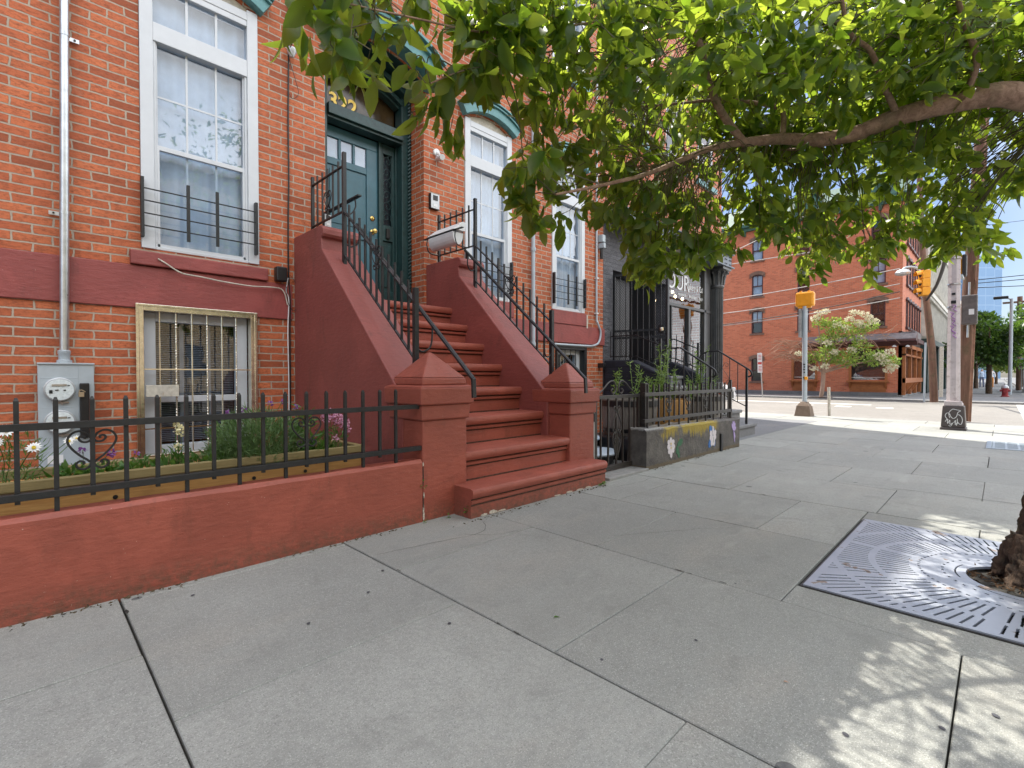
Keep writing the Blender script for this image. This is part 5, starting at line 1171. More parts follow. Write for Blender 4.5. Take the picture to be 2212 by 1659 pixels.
# glass tower on the skyline
gt = thing('glass_tower', (262, -.5, 0), 'pale blue glass skyscraper on the skyline above the street trees', 'skyscraper')
def tg():
    m = N('tower_glass'); P = m.sep(); fy = m.math('FRACT', m.math('MULTIPLY', P[2], 1/3.6)); fx = m.math('FRACT', m.math('MULTIPLY', P[1], 1/2.4))
    ln = m.math('MULTIPLY', m.math('MAXIMUM', m.math('GREATER_THAN', fy, .9), m.math('GREATER_THAN', fx, .93)), .35)
    col = m.mix(ln, m.mix(m.noise(.05, 3), (.10, .19, .32), (.17, .28, .42)), (.28, .38, .50)); return m.fin(m.bsdf(col, .25, .3))
tgm = tg()
pA = at(2109, 700, 190); pB = at(2163, 700, 190)
def tw(px0, px1, pyt, d, dep):
    a, c = at(px0, 700, d), at(px1, 700, d); zt = at(px0, pyt, d).z; f = Vector((1, 1, 0)).normalized()*dep
    return [(a.x, a.y), (c.x, c.y), (c.x+f.x, c.y+f.y), (a.x+f.x, a.y+f.y)], zt
for p0, p1, pt, d, dp in ((2109, 2149, 553, 190, 20), (2149, 2163, 559, 192, 16)):
    q, zt = tw(p0, p1, pt, d, dp); MB().prism(q[::-1], 'z', 0, zt).build('shaft', tgm, gt)
q, zt = tw(2111, 2128, 546, 194, 10); MB().prism(q[::-1], 'z', 20, zt).build('roof_plant', M['greybox'], gt)

# ------------------------------------------------------------ poles, signals, signs
pp = thing('pedestrian_signal', (15.46, 3.86, 0), 'yellow pedestrian signal seen from behind on a grey pole by the side street', 'traffic signal')
MB().taper(15.46, 3.89, -.02, .30, .40, .42, .30, .32).taper(15.46, 3.89, .30, .40, .28, .30, .16, .16).build('base', simple('brown_concrete', (.20, .15, .11), .8, var=.15), pp, bev=.015)
MB().tube([(15.46, 3.885, .38), (15.46, 3.90, 3.06)], .062, 14).build('pole', M['greybox'], pp, smooth=True)
MB().box(15.40, 15.62, 3.675, 4.135, 3.05, 3.46).build('signal_head', M['yellow'], pp, bev=.05)
MB().box(15.44, 15.5, 3.78, 3.83, 3.45, 3.50).box(15.44, 15.5, 3.98, 4.03, 3.45, 3.50).box(15.42, 15.5, 3.74, 4.06, 3.01, 3.06).build('bracket', M['yellow'], pp)
MB().box(15.36, 15.42, 3.80, 3.87, 1.01, 1.10).build('push_button', M['yellow'], pp, bev=.01)
MB().box(15.35, 15.6, 3.965, 4.03, 2.2, 2.97).build('side_sign', simple('grey_sign', (.32, .33, .33), .5, var=.2), pp, bev=.01)
b = MB()
for k, z_ in enumerate((1.42, 1.35, 1.28, 1.20, 1.06, 1.02)): b.box(15.392, 15.397, 3.865, 3.91-.01*(k % 2), z_, z_+.035)
b.build('sticker', M['black'], pp)
t = thing('delineator_post', (16.1, 3.43, -.08), 'slim white plastic post standing at the edge of the side street', 'bollard')
MB().tube([(16.1, 3.425, -.08), (16.1, 3.445, .80)], .038, 12).build('post', M['oldw'], t, smooth=True); MB().lathe(16.1, 3.42, [(.14, -.085), (.13, -.05), (.06, -.03)], 14).build('foot', M['black'], t, smooth=True)
bp_ = thing('light_pole', (13.77, .69, 0), 'thick pale painted metal pole with a graffiti tagged black base', 'pole')
b = MB(); b.taper(13.77, .695, -.02, .06, .46, .42, .44, .40).taper(13.77, .695, .06, .50, .42, .385, .37, .335); b.build('base', simple('tagged_base', (.075, .062, .058), .5, var=.12), bp_, bev=.02)
MB().taper(13.77, .70, .5, .56, .30, .30, .28, .28).box(13.60, 13.64, .56, .84, .5, .60).build('collar', M['polep'], bp_, bev=.01)
MB().tube([(13.77, .705, .5), (13.77, .715, 2.4), (13.77, .745, 9.2)], [.118, .106, .075], 8).build('shaft', M['polep'], bp_)
b = MB()
def scr(L): 
    c0 = at(2066, 897, 1); 
    P = []
    for a, e in L:
        Yv = .70-a*.155; Zv = .26+e*.18; Xv = 13.56-(.0) + (Zv-.06)/.44*.028
        P.append((Xv-.006, Yv, Zv))
    return cr(P, 5)
for L in ([(-.3, -.05), (-.4, .5), (-.05, .95), (.35, .9), (.75, .8), (.5, .6), (.35, .1), (.05, -.1), (-.2, .1), (-.3, .4)], [(-.45, -.3), (-.75, .1), (-.65, .45), (-.4, .5), (-.3, .3)],
          [(-.75, -.5), (-.55, -.2), (-.5, -.7), (-.3, -.3), (-.25, -.8), (0, -.6), (-.2, -1.0), (-.4, -.9)], [(.1, -.6), (.3, -.3), (.25, -.8), (.5, -.5), (.35, -.9)], [(.45, -.1), (.5, -.5), (.8, -.75), (.95, -.3), (.85, .1), (.6, .35), (.5, .3)]):
    b.tube(scr(L), .006, 5)
b.build('graffiti_tag', M['white'], bp_)
b = MB()
for k, (z_, dy) in enumerate(((2.45, .0), (2.3, .03), (2.15, .01), (2.02, .03), (1.9, .0))): b.tube(cr([(13.655, .66+dy, z_), (13.65, .72+dy, z_+.06), (13.655, .68+dy, z_+.11), (13.65, .74+dy, z_+.14)], 4), .008, 5)
b.build('purple_tag', simple('violet_spray', (.35, .16, .42), .6), bp_)
MB().box(13.655, 13.66, .68, .76, 2.62, 2.68).box(13.655, 13.66, .69, .75, 2.8, 2.84).build('sticker', M['black'], bp_)
b = MB()
for z_ in (3.55, 3.02, 2.55): b.lathe(13.77, .72, [(.115, z_), (.115, z_+.02)], 10)
b.build('strap', M['steel'], bp_)
sy = simple('signal_black', (.015, .015, .016), .5)
def signal(x, y, z, s, lab, back=True, rz=0):
    t = thing('traffic_signal', (x, y, z), lab, 'traffic signal')
    o0 = len(bpy.data.objects); c, sn = math.cos(rz), math.sin(rz)
    def T(m):
        m.v = [(x+(vx*c-vy*sn)*s, y+(vx*sn+vy*c)*s, z+vz*s) for vx, vy, vz in m.v]; return m
    b = MB()
    for k in range(3): b.box(-.15, .13, -.19, .19, .35*k, .35*k+.34)
    T(b).build('housing', M['yellow'], t, bev=.02)
    b = MB()
    for k in range(3):
        zc = .35*k+.19; n = 10; vs = []
        for i in range(n+1):
            a = -.2+(math.pi+.4)*i/n; vs += [(-.15, .15*math.cos(a), zc+.15*math.sin(a)), (-.33, .15*math.cos(a), zc+.15*math.sin(a)-.03)]
        b.add(vs, [(2*i, 2*i+2, 2*i+3, 2*i+1) for i in range(n)])
    T(b).build('visor', M['yellow'], t)
    b = MB()
    for k in range(3): b.disc((-.152, 0, .35*k+.18), (-1, 0, 0), .12, 16, .004)
    T(b).build('lens', sy, t)
    T(MB().tube([(0, 0, 1.05), (0, 0, 1.2), (.0, -.3, 1.25)], .03, 8)).build('bracket', M['greybox'], t)
signal(27.9, 2.42, 4.62, 1.06, 'yellow three lens traffic signal hanging before the leaning wooden pole', rz=R(-60))
t = thing('pedestrian_signal', (14.6, .6, 3.3), 'small yellow and black signal wedged between the pale pole and the wooden pole', 'traffic signal')
MB().box(14.5, 14.75, .632, .70, 3.28, 3.78).build('housing', M['yellow'], t, bev=.02); MB().box(14.45, 14.75, .56, .63, 3.30, 3.76).build('visor', sy, t, bev=.02)
MB().box(14.0, 14.6, .6, .64, 3.22, 3.26).build('bracket', M['greybox'], t)
wp1 = thing('utility_pole', (28.5, 2.3, 0), 'leaning brown wooden pole at the far kerb below the yellow signal', 'pole')
MB().tube([(28.6, 2.10, -.05), (28.6, 2.20, 2.3), (28.6, 2.42, 4.6), (28.6, 2.62, 7.5), (28.6, 2.7, 10)], [.15, .14, .125, .12, .11], 12).build('trunk', M['pole'], wp1, smooth=True)
MB().tube([(28.4, 2.42, -.05), (28.4, 2.40, 2.6)], .04, 8).build('conduit', M['greybox'], wp1); MB().box(28.35, 28.5, 1.80, 1.93, .2, 2.4).build('guard', M['oldw'], wp1)
MB().tube(cr([(28.6, 2.5, 5.2), (28.4, 2.7, 5.9), (28.2, 3.1, 6.0), (28.1, 3.3, 5.75)], 6), .05, 8).build('lamp_arm', M['greybox'], wp1); b = MB().lathe(28.1, 3.2, [(.02, 5.62), (.26, 5.68), (.30, 5.76), (.22, 5.88), (.06, 5.93)], 16)
b.build('lamp_head', M['silver'], wp1, smooth=True)
wp2 = thing('utility_pole', (17.3, .62, 0), 'brown wooden pole right behind the pale pole with a grey box', 'pole')
MB().tube([(17.3, .70, -.05), (17.3, .66, 2.3), (17.3, .57, 4.2), (17.3, .47, 6.5), (17.3, .3, 10)], [.15, .145, .14, .13, .12], 12).build('trunk', M['pole'], wp2, smooth=True)
MB().tube([(17.1, .56, -.05), (17.1, .50, 2.4), (17.1, .45, 4.2), (17.1, .36, 6.0), (17.1, .3, 8)], .03, 8).build('conduit', simple('rusty_conduit', (.25, .13, .08), .6, var=.2), wp2)
q = MB().box(16.85, 17.1, .44, .74, 2.42, 3.16).build('control_box', simple('grey_control_box', (.12, .105, .10), .55, var=.2), wp2, bev=.03); MB().box(16.843, 16.85, .50, .60, 2.66, 2.8).build('sticker', M['white'], q)
MB().tube([(17.05, .62, 2.1), (17.05, .6, 3.5)], .025, 8).build('riser', M['steel'], wp2)
t = thing('parking_sign', (28.7, 9.3, 0), 'leaning red and white parking sign on a thin post by the far kerb', 'sign')
MB().tube([(28.7, 9.25, -.05), (28.7, 9.40, 2.4)], .03, 8).build('post', M['steel'], t)
MB().prism([(9.26, 1.30), (9.50, 1.30), (9.53, 2.38), (9.29, 2.38)], 'x', 28.64, 28.66).build('panel', M['white'], t)
b = MB().box(28.63, 28.639, 9.29, 9.49, 1.75, 1.88)
for k in range(4): b.box(28.63, 28.639, 9.31, 9.47, 2.0+k*.08, 2.03+k*.08)
for k in range(4): b.box(28.63, 28.639, 9.29, 9.45, 1.38+k*.08, 1.41+k*.08)
b.build('marking', simple('sign_red', (.5, .06, .05), .5), t)
# wires
def wire(p, q, sag, r, mat, lab):
    p = Vector(p); q = Vector(q); P = [p.lerp(q, k/14)-Vector((0, 0, sag*4*(k/14)*(1-k/14))) for k in range(15)]
    setp(MB().tube(P, r, 5).build('overhead_wire', M[mat], smooth=True), lab, 'wire', 'overhead wires of the crossing')
def onX(px, py, Xv):
    p = at(px, py, 1)-Vector((0, 0, CAMZ)); k = Xv/p.x; return Vector((Xv, p.y*k, p.z*k+CAMZ))
Wz = lambda x, y: ((2140+x/2.675)*.72005, (600+y/2.675)*.72005)
for i, (a, c, m_, sg_) in enumerate((((50, 800), (1498, 550), 'wirel', .1), ((50, 900), (1498, 672), 'wirel', .15), ((50, 985), (1498, 735), 'wire', .2), ((50, 998), (1498, 785), 'wirel', .15), ((50, 455), (860, 60), 'wirel', .1), ((50, 530), (900, 400), 'wirel', .0))):
    p = onX(*Wz(*c), 28.4); q = onX(*Wz(*a), 27.0); e = q+(q-p)*.25
    wire(p, e, sg_, .022, m_, ['topmost pale wire crossing the red corner building', 'second pale wire across the red building above the pedestrian signal', 'dark cable across the red building just over the hydrangea', 'lowest pale wire across the red building at the side street', 'pale wire rising steeply to the right among the leaves', 'faint pale wire under the leaves at upper left of red building'][i])
Oz = lambda x, y: ((2650+x/2.211)*.72005, (550+y/2.211)*.72005)
for i, (a, c) in enumerate((((610, 285), (960, 243)), ((600, 643), (960, 606)), ((610, 664), (960, 634)), ((610, 693), (960, 678)))):
    p = onX(*Oz(*a), 17.2); q = at(*Oz(*c), 11.5); e = q+(q-p)*1.0; wire(p, e, .0, .009 if i else .005, 'wire', ['thin topmost wire in the sky right of the wooden pole', 'upper of the three dark wires over the glass tower', 'middle of the three dark wires over the glass tower', 'lowest dark wire over the glass tower'][i])
setp(MB().tube(cr([onX(*Oz(430, 395), 17), onX(*Oz(395, 560), 20), onX(*Oz(345, 690), 24), onX(*Oz(285, 775), 28.3)], 8), .05, 6).build('guy_cable', M['wire'], smooth=True), 'thick dark cable sweeping down from the leaves to the leaning pole', 'cable')

# hydrant
h = thing('fire_hydrant', (37.3, -.15, 0), 'red fire hydrant with a pale bonnet on the far sidewalk', 'hydrant')
hr = simple('hydrant_red', (.34, .04, .045), .5, var=.15)
MB().lathe(37.3, -.15, [(.30, 0), (.30, .06), (.22, .10), (.22, .62), (.27, .64), (.27, .70)], 18).build('barrel', hr, h, smooth=True)
MB().lathe(37.3, -.15, [(.26, .70), (.25, .80), (.17, .92), (.07, .98), (.07, 1.06), (0, 1.07)], 18).build('bonnet', M['silver'], h, smooth=True)
MB().tube([(37.3, .2, .5), (37.3, -.5, .5)], .09, 10).tube([(36.95, -.15, .45), (37.1, -.15, .45)], .12, 10).build('outlet', hr, h, smooth=True); h.scale = (.58, .58, .66)
t = thing('lamp_post', (41.5, -.36, 0), 'grey lamp post with a short arm just behind the hydrant', 'pole'); MB().tube([(41.5, -.36, 0), (41.5, -.38, 5.7)], [.10, .08], 10).build('shaft', M['greybox'], t, smooth=True)
MB().tube(cr([(41.5, -.38, 5.6), (41.5, -.25, 5.72), (41.5, -.1, 5.75)], 6), .04, 6).build('arm', M['greybox'], t); MB().box(41.2, 41.6, -.25, .40, 5.72, 5.86).build('lamp_head', sy, t, bev=.04)
t = thing('utility_pole', (55, -.95, 0), 'thin dark pole end rising above the trees at the far right', 'pole'); MB().tube([(55, -.95, 0), (55, -.95, 7.3)], .16, 10).build('trunk', M['pole'], t, smooth=True); MB().box(54.9, 55, -1.9, 0, 6.8, 6.95).build('crossarm', M['pole'], t)
t = thing('menu_board', (52, 1.9, 0), 'small white menu board standing far down the sidewalk', 'sign'); MB().box(52, 52.05, 1.75, 2.15, .05, 1.1).build('board', M['white'], t); MB().box(52.01, 52.3, 1.78, 2.12, 0, 1.0).build('leg', M['black'], t)
t = thing('parasol', (58, -1.0, 0), 'low pale blue sunshade far down the street at the right', 'sunshade'); MB().box(50, 58, -3.2, -1.0, 2.25, 2.4).build('canopy', simple('pale_blue_canvas', (.45, .60, .68), .7), t); MB().box(50, 50.1, -1.2, -1.1, -.1, 2.25).box(57.9, 58, -1.2, -1.1, -.1, 2.25).build('post', M['greybox'], t)
setp(MB().box(46, 49, -2.3, -1.25, -.1, 1.5).build('parklet_screen', simple('maroon_screen', (.16, .03, .03), .6, var=.2), bev=.03), 'dark red wooden screen at the kerb at the right edge', 'screen')
# two people far down the street
def person(x, y, rz, lab, shirt, legs, sit=False):
    t = thing('person', (x, y, 0), lab, 'person'); c, s = math.cos(rz), math.sin(rz)
    def T(p): return (x+p[0]*c-p[1]*s, y+p[0]*s+p[1]*c, p[2])
    def skin(nm, V, E, Rd, mat):
        me = bpy.data.meshes.new(nm); me.from_pydata([Vector(T(v))-Vector((x, y, 0)) for v in V], E, []); o = bpy.data.objects.new(nm, me); scene.collection.objects.link(o); o.parent = t; me.materials.append(mat)
        m_ = o.modifiers.new('s', 'SKIN'); 
        for i, r in enumerate(Rd): me.skin_vertices[0].data[i].radius = r
        me.skin_vertices[0].data[0].use_root = True; sb = o.modifiers.new('b', 'SUBSURF'); sb.levels = sb.render_levels = 1; ORG[o.name] = Vector((x, y, 0)); return o
    def mk(nm, V, E, Rd, mat):
        me = bpy.data.meshes.new(nm); return None
    V = [(0, 0, .98), (0, 0, 1.25), (0, 0, 1.50), (0, 0, 1.62), (.01, 0, 1.78), (0, .20, 1.48), (.03, .27, 1.2), (.12, .25, .98), (0, -.20, 1.48), (.0, -.27, 1.2), (.08, -.27, .96), (0, .10, .95), (.05, .11, .52), (.0, .11, .08), (.12, .11, .04), (0, -.10, .95), (-.03, -.11, .52), (-.1, -.11, .08), (.02, -.11, .04)]
    E = [(0, 1), (1, 2), (2, 3), (3, 4), (2, 5), (5, 6), (6, 7), (2, 8), (8, 9), (9, 10), (0, 11), (11, 12), (12, 13), (13, 14), (0, 15), (15, 16), (16, 17), (17, 18)]
    Rd = [(.16, .12), (.17, .12), (.15, .11), (.06, .06), (.11, .10), (.07, .07), (.05, .05), (.035, .035), (.07, .07), (.05, .05), (.035, .035), (.10, .10), (.07, .07), (.05, .05), (.05, .04), (.10, .10), (.07, .07), (.05, .05), (.05, .04)]
    me = bpy.data.meshes.new('body'); me.from_pydata([Vector(T(v))-Vector((x, y, 0)) for v in V], E, []); o = bpy.data.objects.new('body', me); scene.collection.objects.link(o); o.parent = t
    mm = N('clothes'+lab[:6]); P = mm.sep(); 
    col = mm.mix(mm.math('GREATER_THAN', P[2], 1.0), legs, shirt); col = mm.mix(mm.math('GREATER_THAN', P[2], 1.56), col, (.45, .26, .18)); col = mm.mix(mm.math('GREATER_THAN', P[2], 1.80), col, (.05, .03, .02)); me.materials.append(mm.fin(mm.bsdf(col, .8)))
    bm_ = o.modifiers.new('s', 'SKIN'); 
    import bmesh
    bmx = bmesh.new(); bmx.from_mesh(me); L = bmx.verts.layers.skin.verify()
    for i, v in enumerate(bmx.verts): v[L].radius = Rd[i]; v[L].use_root = (i == 0)
    bmx.to_mesh(me); bmx.free(); sb = o.modifiers.new('b', 'SUBSURF'); sb.levels = sb.render_levels = 1; ORG[o.name] = Vector((x, y, 0))
person(66, 1.35, R(30), 'person in a pale blue shirt walking far down the sidewalk', (.5, .6, .75), (.1, .12, .2))
person(67.5, .7, R(200), 'person in a white top and orange shorts far down the sidewalk', (.75, .72, .7), (.65, .25, .04))

# ------------------------------------------------------------ parked car
car = thing('parked_car', (17.3, 9.0, -.085), 'white parked car with blue tinted windscreen at the side street kerb', 'car')
cw = simple('white_car_paint', (.72, .73, .74), .25, var=.02, bump=.0); X0, X1 = 16.35, 18.15; zb = -.085
pr = [(6.75, .30), (6.72, .55), (6.80, .78), (7.05, .88), (7.95, 1.02), (8.9, 1.50), (9.4, 1.57), (10.9, 1.56), (11.5, 1.35), (11.75, 1.0), (11.8, .5), (11.7, .25), (10.95, .24)]
b = MB(); n = len(pr)
def ring(ins, zs=0): return pr
L_ = []
for xx, k in ((X0, .0), (X0+.07, 1.), (X1-.07, 1.), (X1, .0)):
    L_.append([(xx+((.16 if xx < 17 else -.16)*max(0, (z-.95)/.6) if 1 else 0), yy if k else yy+(.06 if yy < 9 else -.06), z+zb-(0 if k else .03)) for yy, z in pr])
vs = sum(L_, []); fs = [tuple(range(n)), tuple(3*n+i for i in range(n))[::-1]]+[(j*n+i, (j+1)*n+i, (j+1)*n+(i+1) % n, j*n+(i+1) % n) for j in range(3) for i in range(n)]
b.add(vs, fs); body = b.build('body', cw, car, bev=.03, smooth=True)
gl_ = simple('blue_car_glass', (.10, .20, .42), .08, .1, var=.1, bump=0)
MB().add([(X0+.24, 8.0, 1.07+zb), (X1-.24, 8.0, 1.07+zb), (X1-.30, 8.85, 1.50+zb), (X0+.30, 8.85, 1.50+zb)], [(0, 1, 2, 3)]).build('windscreen', gl_, car)
for xx, s in ((X0, 1), (X1, -1)): MB().add([(xx+s*(-.004), 8.15, 1.06+zb), (xx+s*(-.004), 11.2, 1.06+zb), (xx+s*.12, 10.9, 1.47+zb), (xx+s*.12, 9.0, 1.47+zb)], [(0, 1, 2, 3)] if s < 0 else [(3, 2, 1, 0)]).build('side_window', gl_, car)
for xx in (X0+.02, X1-.02-.2):
    for yy in (7.65, 10.9):
        cx_ = xx+.1; ang = [2*math.pi*k/20 for k in range(20)]
        w_ = MB().prism([(yy+.33*math.cos(a), .33+zb+.33*math.sin(a)) for a in ang], 'x', cx_-.12, cx_+.12).build('tyre', M['black'], car, bev=.02)
        MB().prism([(yy+.20*math.cos(a), .33+zb+.20*math.sin(a)) for a in ang], 'x', cx_-.125, cx_+.125).build('rim', M['silver'], w_)
MB().box(X0+.35, X1-.35, 6.69, 6.75, .42+zb, .66+zb).build('grille', M['black'], car, bev=.01)
for xx in (X0+.08, X1-.38): MB().box(xx, xx+.3, 6.72, 6.84, .66+zb, .80+zb).build('headlight', M['silver'], car, bev=.03)
MB().box(X0+.65, X1-.65, 6.67, 6.70, .40+zb, .52+zb).build('number_plate', M['oldw'], car)

# ------------------------------------------------------------ buildings across the main street (mirrored in the window panes)
ob = thing('opposite_building', (5, -18, 0), 'sunlit beige brick terrace across the main street mirrored in the windows', 'building')
wall_front(MB(), -30, 40, -.0, 12, -18, [(-28+i*2.6, -27+i*2.6, z, z+1.8, 0) for i in range(25) for z in (1.0, 4.4, 7.8)], -.2).build('wall', brick('opposite_brick', (.60, .46, .26), (.70, .56, .34), (.6, .52, .4)), ob)
MB().box(-30, 40, -30, -18.25, 0, 12.2).build('building_core', M['dark'], ob)
MB().box(-30, 40, -18.1, -17.6, 11.6, 12.2).build('cornice', M['oldw'], ob)
b = MB()
for i in range(25):
    for z in (1.0, 4.4, 7.8): b.box(-28+i*2.6, -27+i*2.6, -18.2, -18.15, z, z+1.8)
b.build('window', simple('opposite_glass', (.1, .13, .16), .1), ob)

# ------------------------------------------------------------ tree grate and street tree
TX, TY = 3.93, -.13
gr = thing('tree_grate', (3.75, -.12, 0), 'square steel tree grate with radial slots around the street tree', 'tree grate')
CX, CY = 3.77, -.12; RH = .25
# plate with true slots: raster of the plate in polar cells would be heavy, so slots are cut as an alpha-free grid of small faces
def slotmask():
    n = 640; xs = np.linspace(GX0, GX1, n, endpoint=False)+(GX1-GX0)/n/2; ys = np.linspace(GY0, GY1, n, endpoint=False)+(GY1-GY0)/n/2
    X_, Y_ = np.meshgrid(xs, ys, indexing='ij'); dx, dy = X_-CX, Y_-CY; r = np.hypot(dx, dy); a = np.arctan2(dy, dx)
    hole = (r < RH) | (np.abs(r-(RH+.045)) < .004) & (np.sin(a*5) > -.6)
    for r0, r1, N_, ph in ((.50, .66, 96, 0), (.695, .86, 120, .5), (.895, 1.10, 150, 0)):
        k = a/(2*np.pi)*N_+ph; fr = np.abs(k-np.round(k))*2*np.pi/N_*r; bay = np.abs(((a/(2*np.pi)*8+.25) % 1)-.5) < .46
        hole |= (r > r0) & (r < r1) & (fr < .0055) & bay
    for r0, N_ in ((.455, 72), (.35, 40)):
        k = a/(2*np.pi)*N_; fr = np.abs(k-np.round(k))*2*np.pi/N_*r; hole |= (np.abs(r-r0) < .006) & (fr < .009)
    m = .035
    edge = (X_ < GX0+m) | (X_ > GX1-m) | (Y_ < GY0+m) | (Y_ > GY1-m)
    seam = np.abs(Y_-CY-.0) < .02
    hole &= ~edge; hole &= ~(seam & (r > .47))
    return hole, xs, ys, (GX1-GX0)/n, (GY1-GY0)/n
hole, gxs, gys, hx, hy = slotmask()
# greedy runs -> long thin quads
b = MB(); vs = []; fs = []
solid = ~hole; nX, nY = solid.shape
active = {}
def emit(i0, i1, j0, j1):
    x0, x1, y0, y1 = GX0+i0*hx, GX0+i1*hx, GY0+j0*hy, GY0+j1*hy; k = len(vs)
    vs.extend([(x0, y0, .010), (x1, y0, .010), (x1, y1, .010), (x0, y1, .010), (x0, y0, -.004), (x1, y0, -.004), (x1, y1, -.004), (x0, y1, -.004)])
    fs.extend([(k, k+1, k+2, k+3), (k, k+4, k+5, k+1), (k+1, k+5, k+6, k+2), (k+2, k+6, k+7, k+3), (k+3, k+7, k+4, k)])
for i in range(nX+1):
    runs = set()
    if i < nX:
        row_ = solid[i]; d_ = np.diff(np.concatenate([[0], row_.astype(int), [0]])); s_ = np.where(d_ == 1)[0]; e_2 = np.where(d_ == -1)[0]; runs = set(zip(s_.tolist(), e_2.tolist()))
    for key in list(active):
        if key not in runs: emit(active.pop(key), i, *key)
    for key in runs:
        if key not in active: active[key] = i
b.add(vs, fs)
gm = N('worn_galvanised_plate'); gc = gm.mix(gm.ramp(gm.noise(3, 5, .6), [(.3, 0), (.7, 1)]), (.40, .43, .48), (.50, .52, .56)); rr = gm.ramp(gm.noise(5.2, 6, .62), [(.615, 0), (.635, 1)])
gc = gm.mix(rr, gc, gm.mix(gm.noise(30, 4), (.20, .14, .11), (.30, .25, .22)))
gm.fin(gm.bsdf(gc, gm.math('MULTIPLY_ADD', rr, .3, .42), gm.math('MULTIPLY_ADD', rr, -.5, .55), gm.bump(gm.noise(60, 3), .1, .004)))
b.build('plate', gm.m, gr)
MB().box(GX0-.012, GX0-.002, GY0-.012, GY1+.012, -.06, .004).box(GX1+.002, GX1+.012, GY0-.012, GY1+.012, -.06, .004).box(GX0-.002, GX1+.002, GY1+.002, GY1+.012, -.06, .004).box(GX0-.002, GX1+.002, GY0-.012, GY0-.002, -.06, .004).build('frame', M['iron2'], gr)

tree = thing('street_tree', (TX, TY, -.04), 'leafy street tree growing through the steel grate with a long limb over the sidewalk', 'tree')
Z = lambda *L: [at(px, py, d) for px, py, d in L]
b = MB()
base = [at(px, 812+(1.12-z)/2.68*1057, 2.68) for px, z in ((2250, -.06), (2252, .06), (2270, .3), (2305, .8), (2350, 1.5), (2350, 2.2), (2325, 2.66))]
b.tube(cr(base, 5), [x for x in np.interp(np.linspace(0, 6, 31), [0, 1, 2, 3, 4, 5, 6], [.19, .15, .12, .112, .11, .105, .10])], 18)
for a, L in ((200, .2), (150, .19), (250, .18), (100, .16), (300, .2), (20, .2)):
    c_, s_ = math.cos(R(a)), math.sin(R(a)); b.tube(cr([(3.93+c_*.04, -.14+s_*.04, .22), (3.93+c_*.12, -.14+s_*.12, .06), (3.93+c_*L, -.14+s_*L, -.04)], 4), [.06, .06, .055, .05, .045, .04, .03, .025, .02], 8)
tk = b.build('trunk', M['bark'], tree, smooth=True)
dm = tk.modifiers.new('sub', 'SUBSURF'); dm.levels = dm.render_levels = 2; dm.subdivision_type = 'SIMPLE'
tx = bpy.data.textures.new('bark', 'CLOUDS'); tx.noise_scale = .035; dd = tk.modifiers.new('d', 'DISPLACE'); dd.texture = tx; dd.strength = .055; dd.mid_level = .5; dd.texture_coords = 'GLOBAL'
limbs = []; limbpx = []
def limb(L, r0, r1):
    P = cr(Z(*L), 6); limbpx.extend([(v, r0) for v in cr([Vector(q) for q in L], 6)]) if r0 > .015 else 0; rr_ = list(np.interp(range(len(P)), [0, len(P)-1], [r0, r1])); limbs.append((P, rr_)); return P
A_ = limb([(2330, 210, 2.66), (2240, 214, 2.64), (2165, 204, 2.66), (2080, 217, 2.72), (1940, 252, 2.82), (1850, 288, 2.9), (1760, 302, 2.95), (1690, 300, 3.0), (1605, 308, 3.03)], .074, .027)
limb([(1605, 308, 3.03), (1545, 318, 3.0), (1480, 342, 2.9), (1400, 375, 2.75), (1300, 400, 2.6), (1200, 420, 2.45)], .022, .006)
limb([(1610, 312, 3.02), (1560, 245, 2.95), (1530, 175, 2.88), (1516, 110, 2.8), (1495, 50, 2.75), (1455, -20, 2.7), (1400, -120, 2.6)], .024, .014)
limb([(1520, 108, 2.8), (1560, 50, 2.85), (1600, -20, 2.9)], .015, .01)
limb([(1690, 298, 3.0), (1690, 240, 3.05), (1650, 226, 3.1), (1570, 215, 3.2), (1480, 222, 3.2), (1420, 228, 3.15)], .017, .006)
limb([(1940, 252, 2.82), (1905, 175, 2.7), (1880, 110, 2.6), (1835, 70, 2.5), (1815, -20, 2.4)], .018, .009)
limb([(2080, 217, 2.72), (2110, 130, 2.6), (2080, 40, 2.5), (2060, -40, 2.4)], .02, .01)
limb([(1850, 290, 2.9), (1760, 318, 3.1), (1660, 322, 3.4), (1550, 300, 3.7)], .012, .006)
limb([(1495, 50, 2.75), (1350, 40, 2.5), (1200, 60, 2.35), (1050, 70, 2.15), (900, 40, 2.0), (760, 10, 1.85), (650, -20, 1.75)], .006, .003)
limb([(1400, 228, 3.1), (1320, 150, 2.7), (1220, 110, 2.45), (1120, 130, 2.3), (1010, 150, 2.15), (930, 180, 2.05)], .006, .003)
limb([(2320, 222, 2.66), (2330, 120, 2.6), (2350, -50, 2.6), (2300, -300, 2.6)], .09, .06)
for P, rr_ in limbs: pass
b = MB()
for P, rr_ in limbs: b.tube(P, rr_, 10)
b.build('limb', M['bark2'], tree, smooth=True)
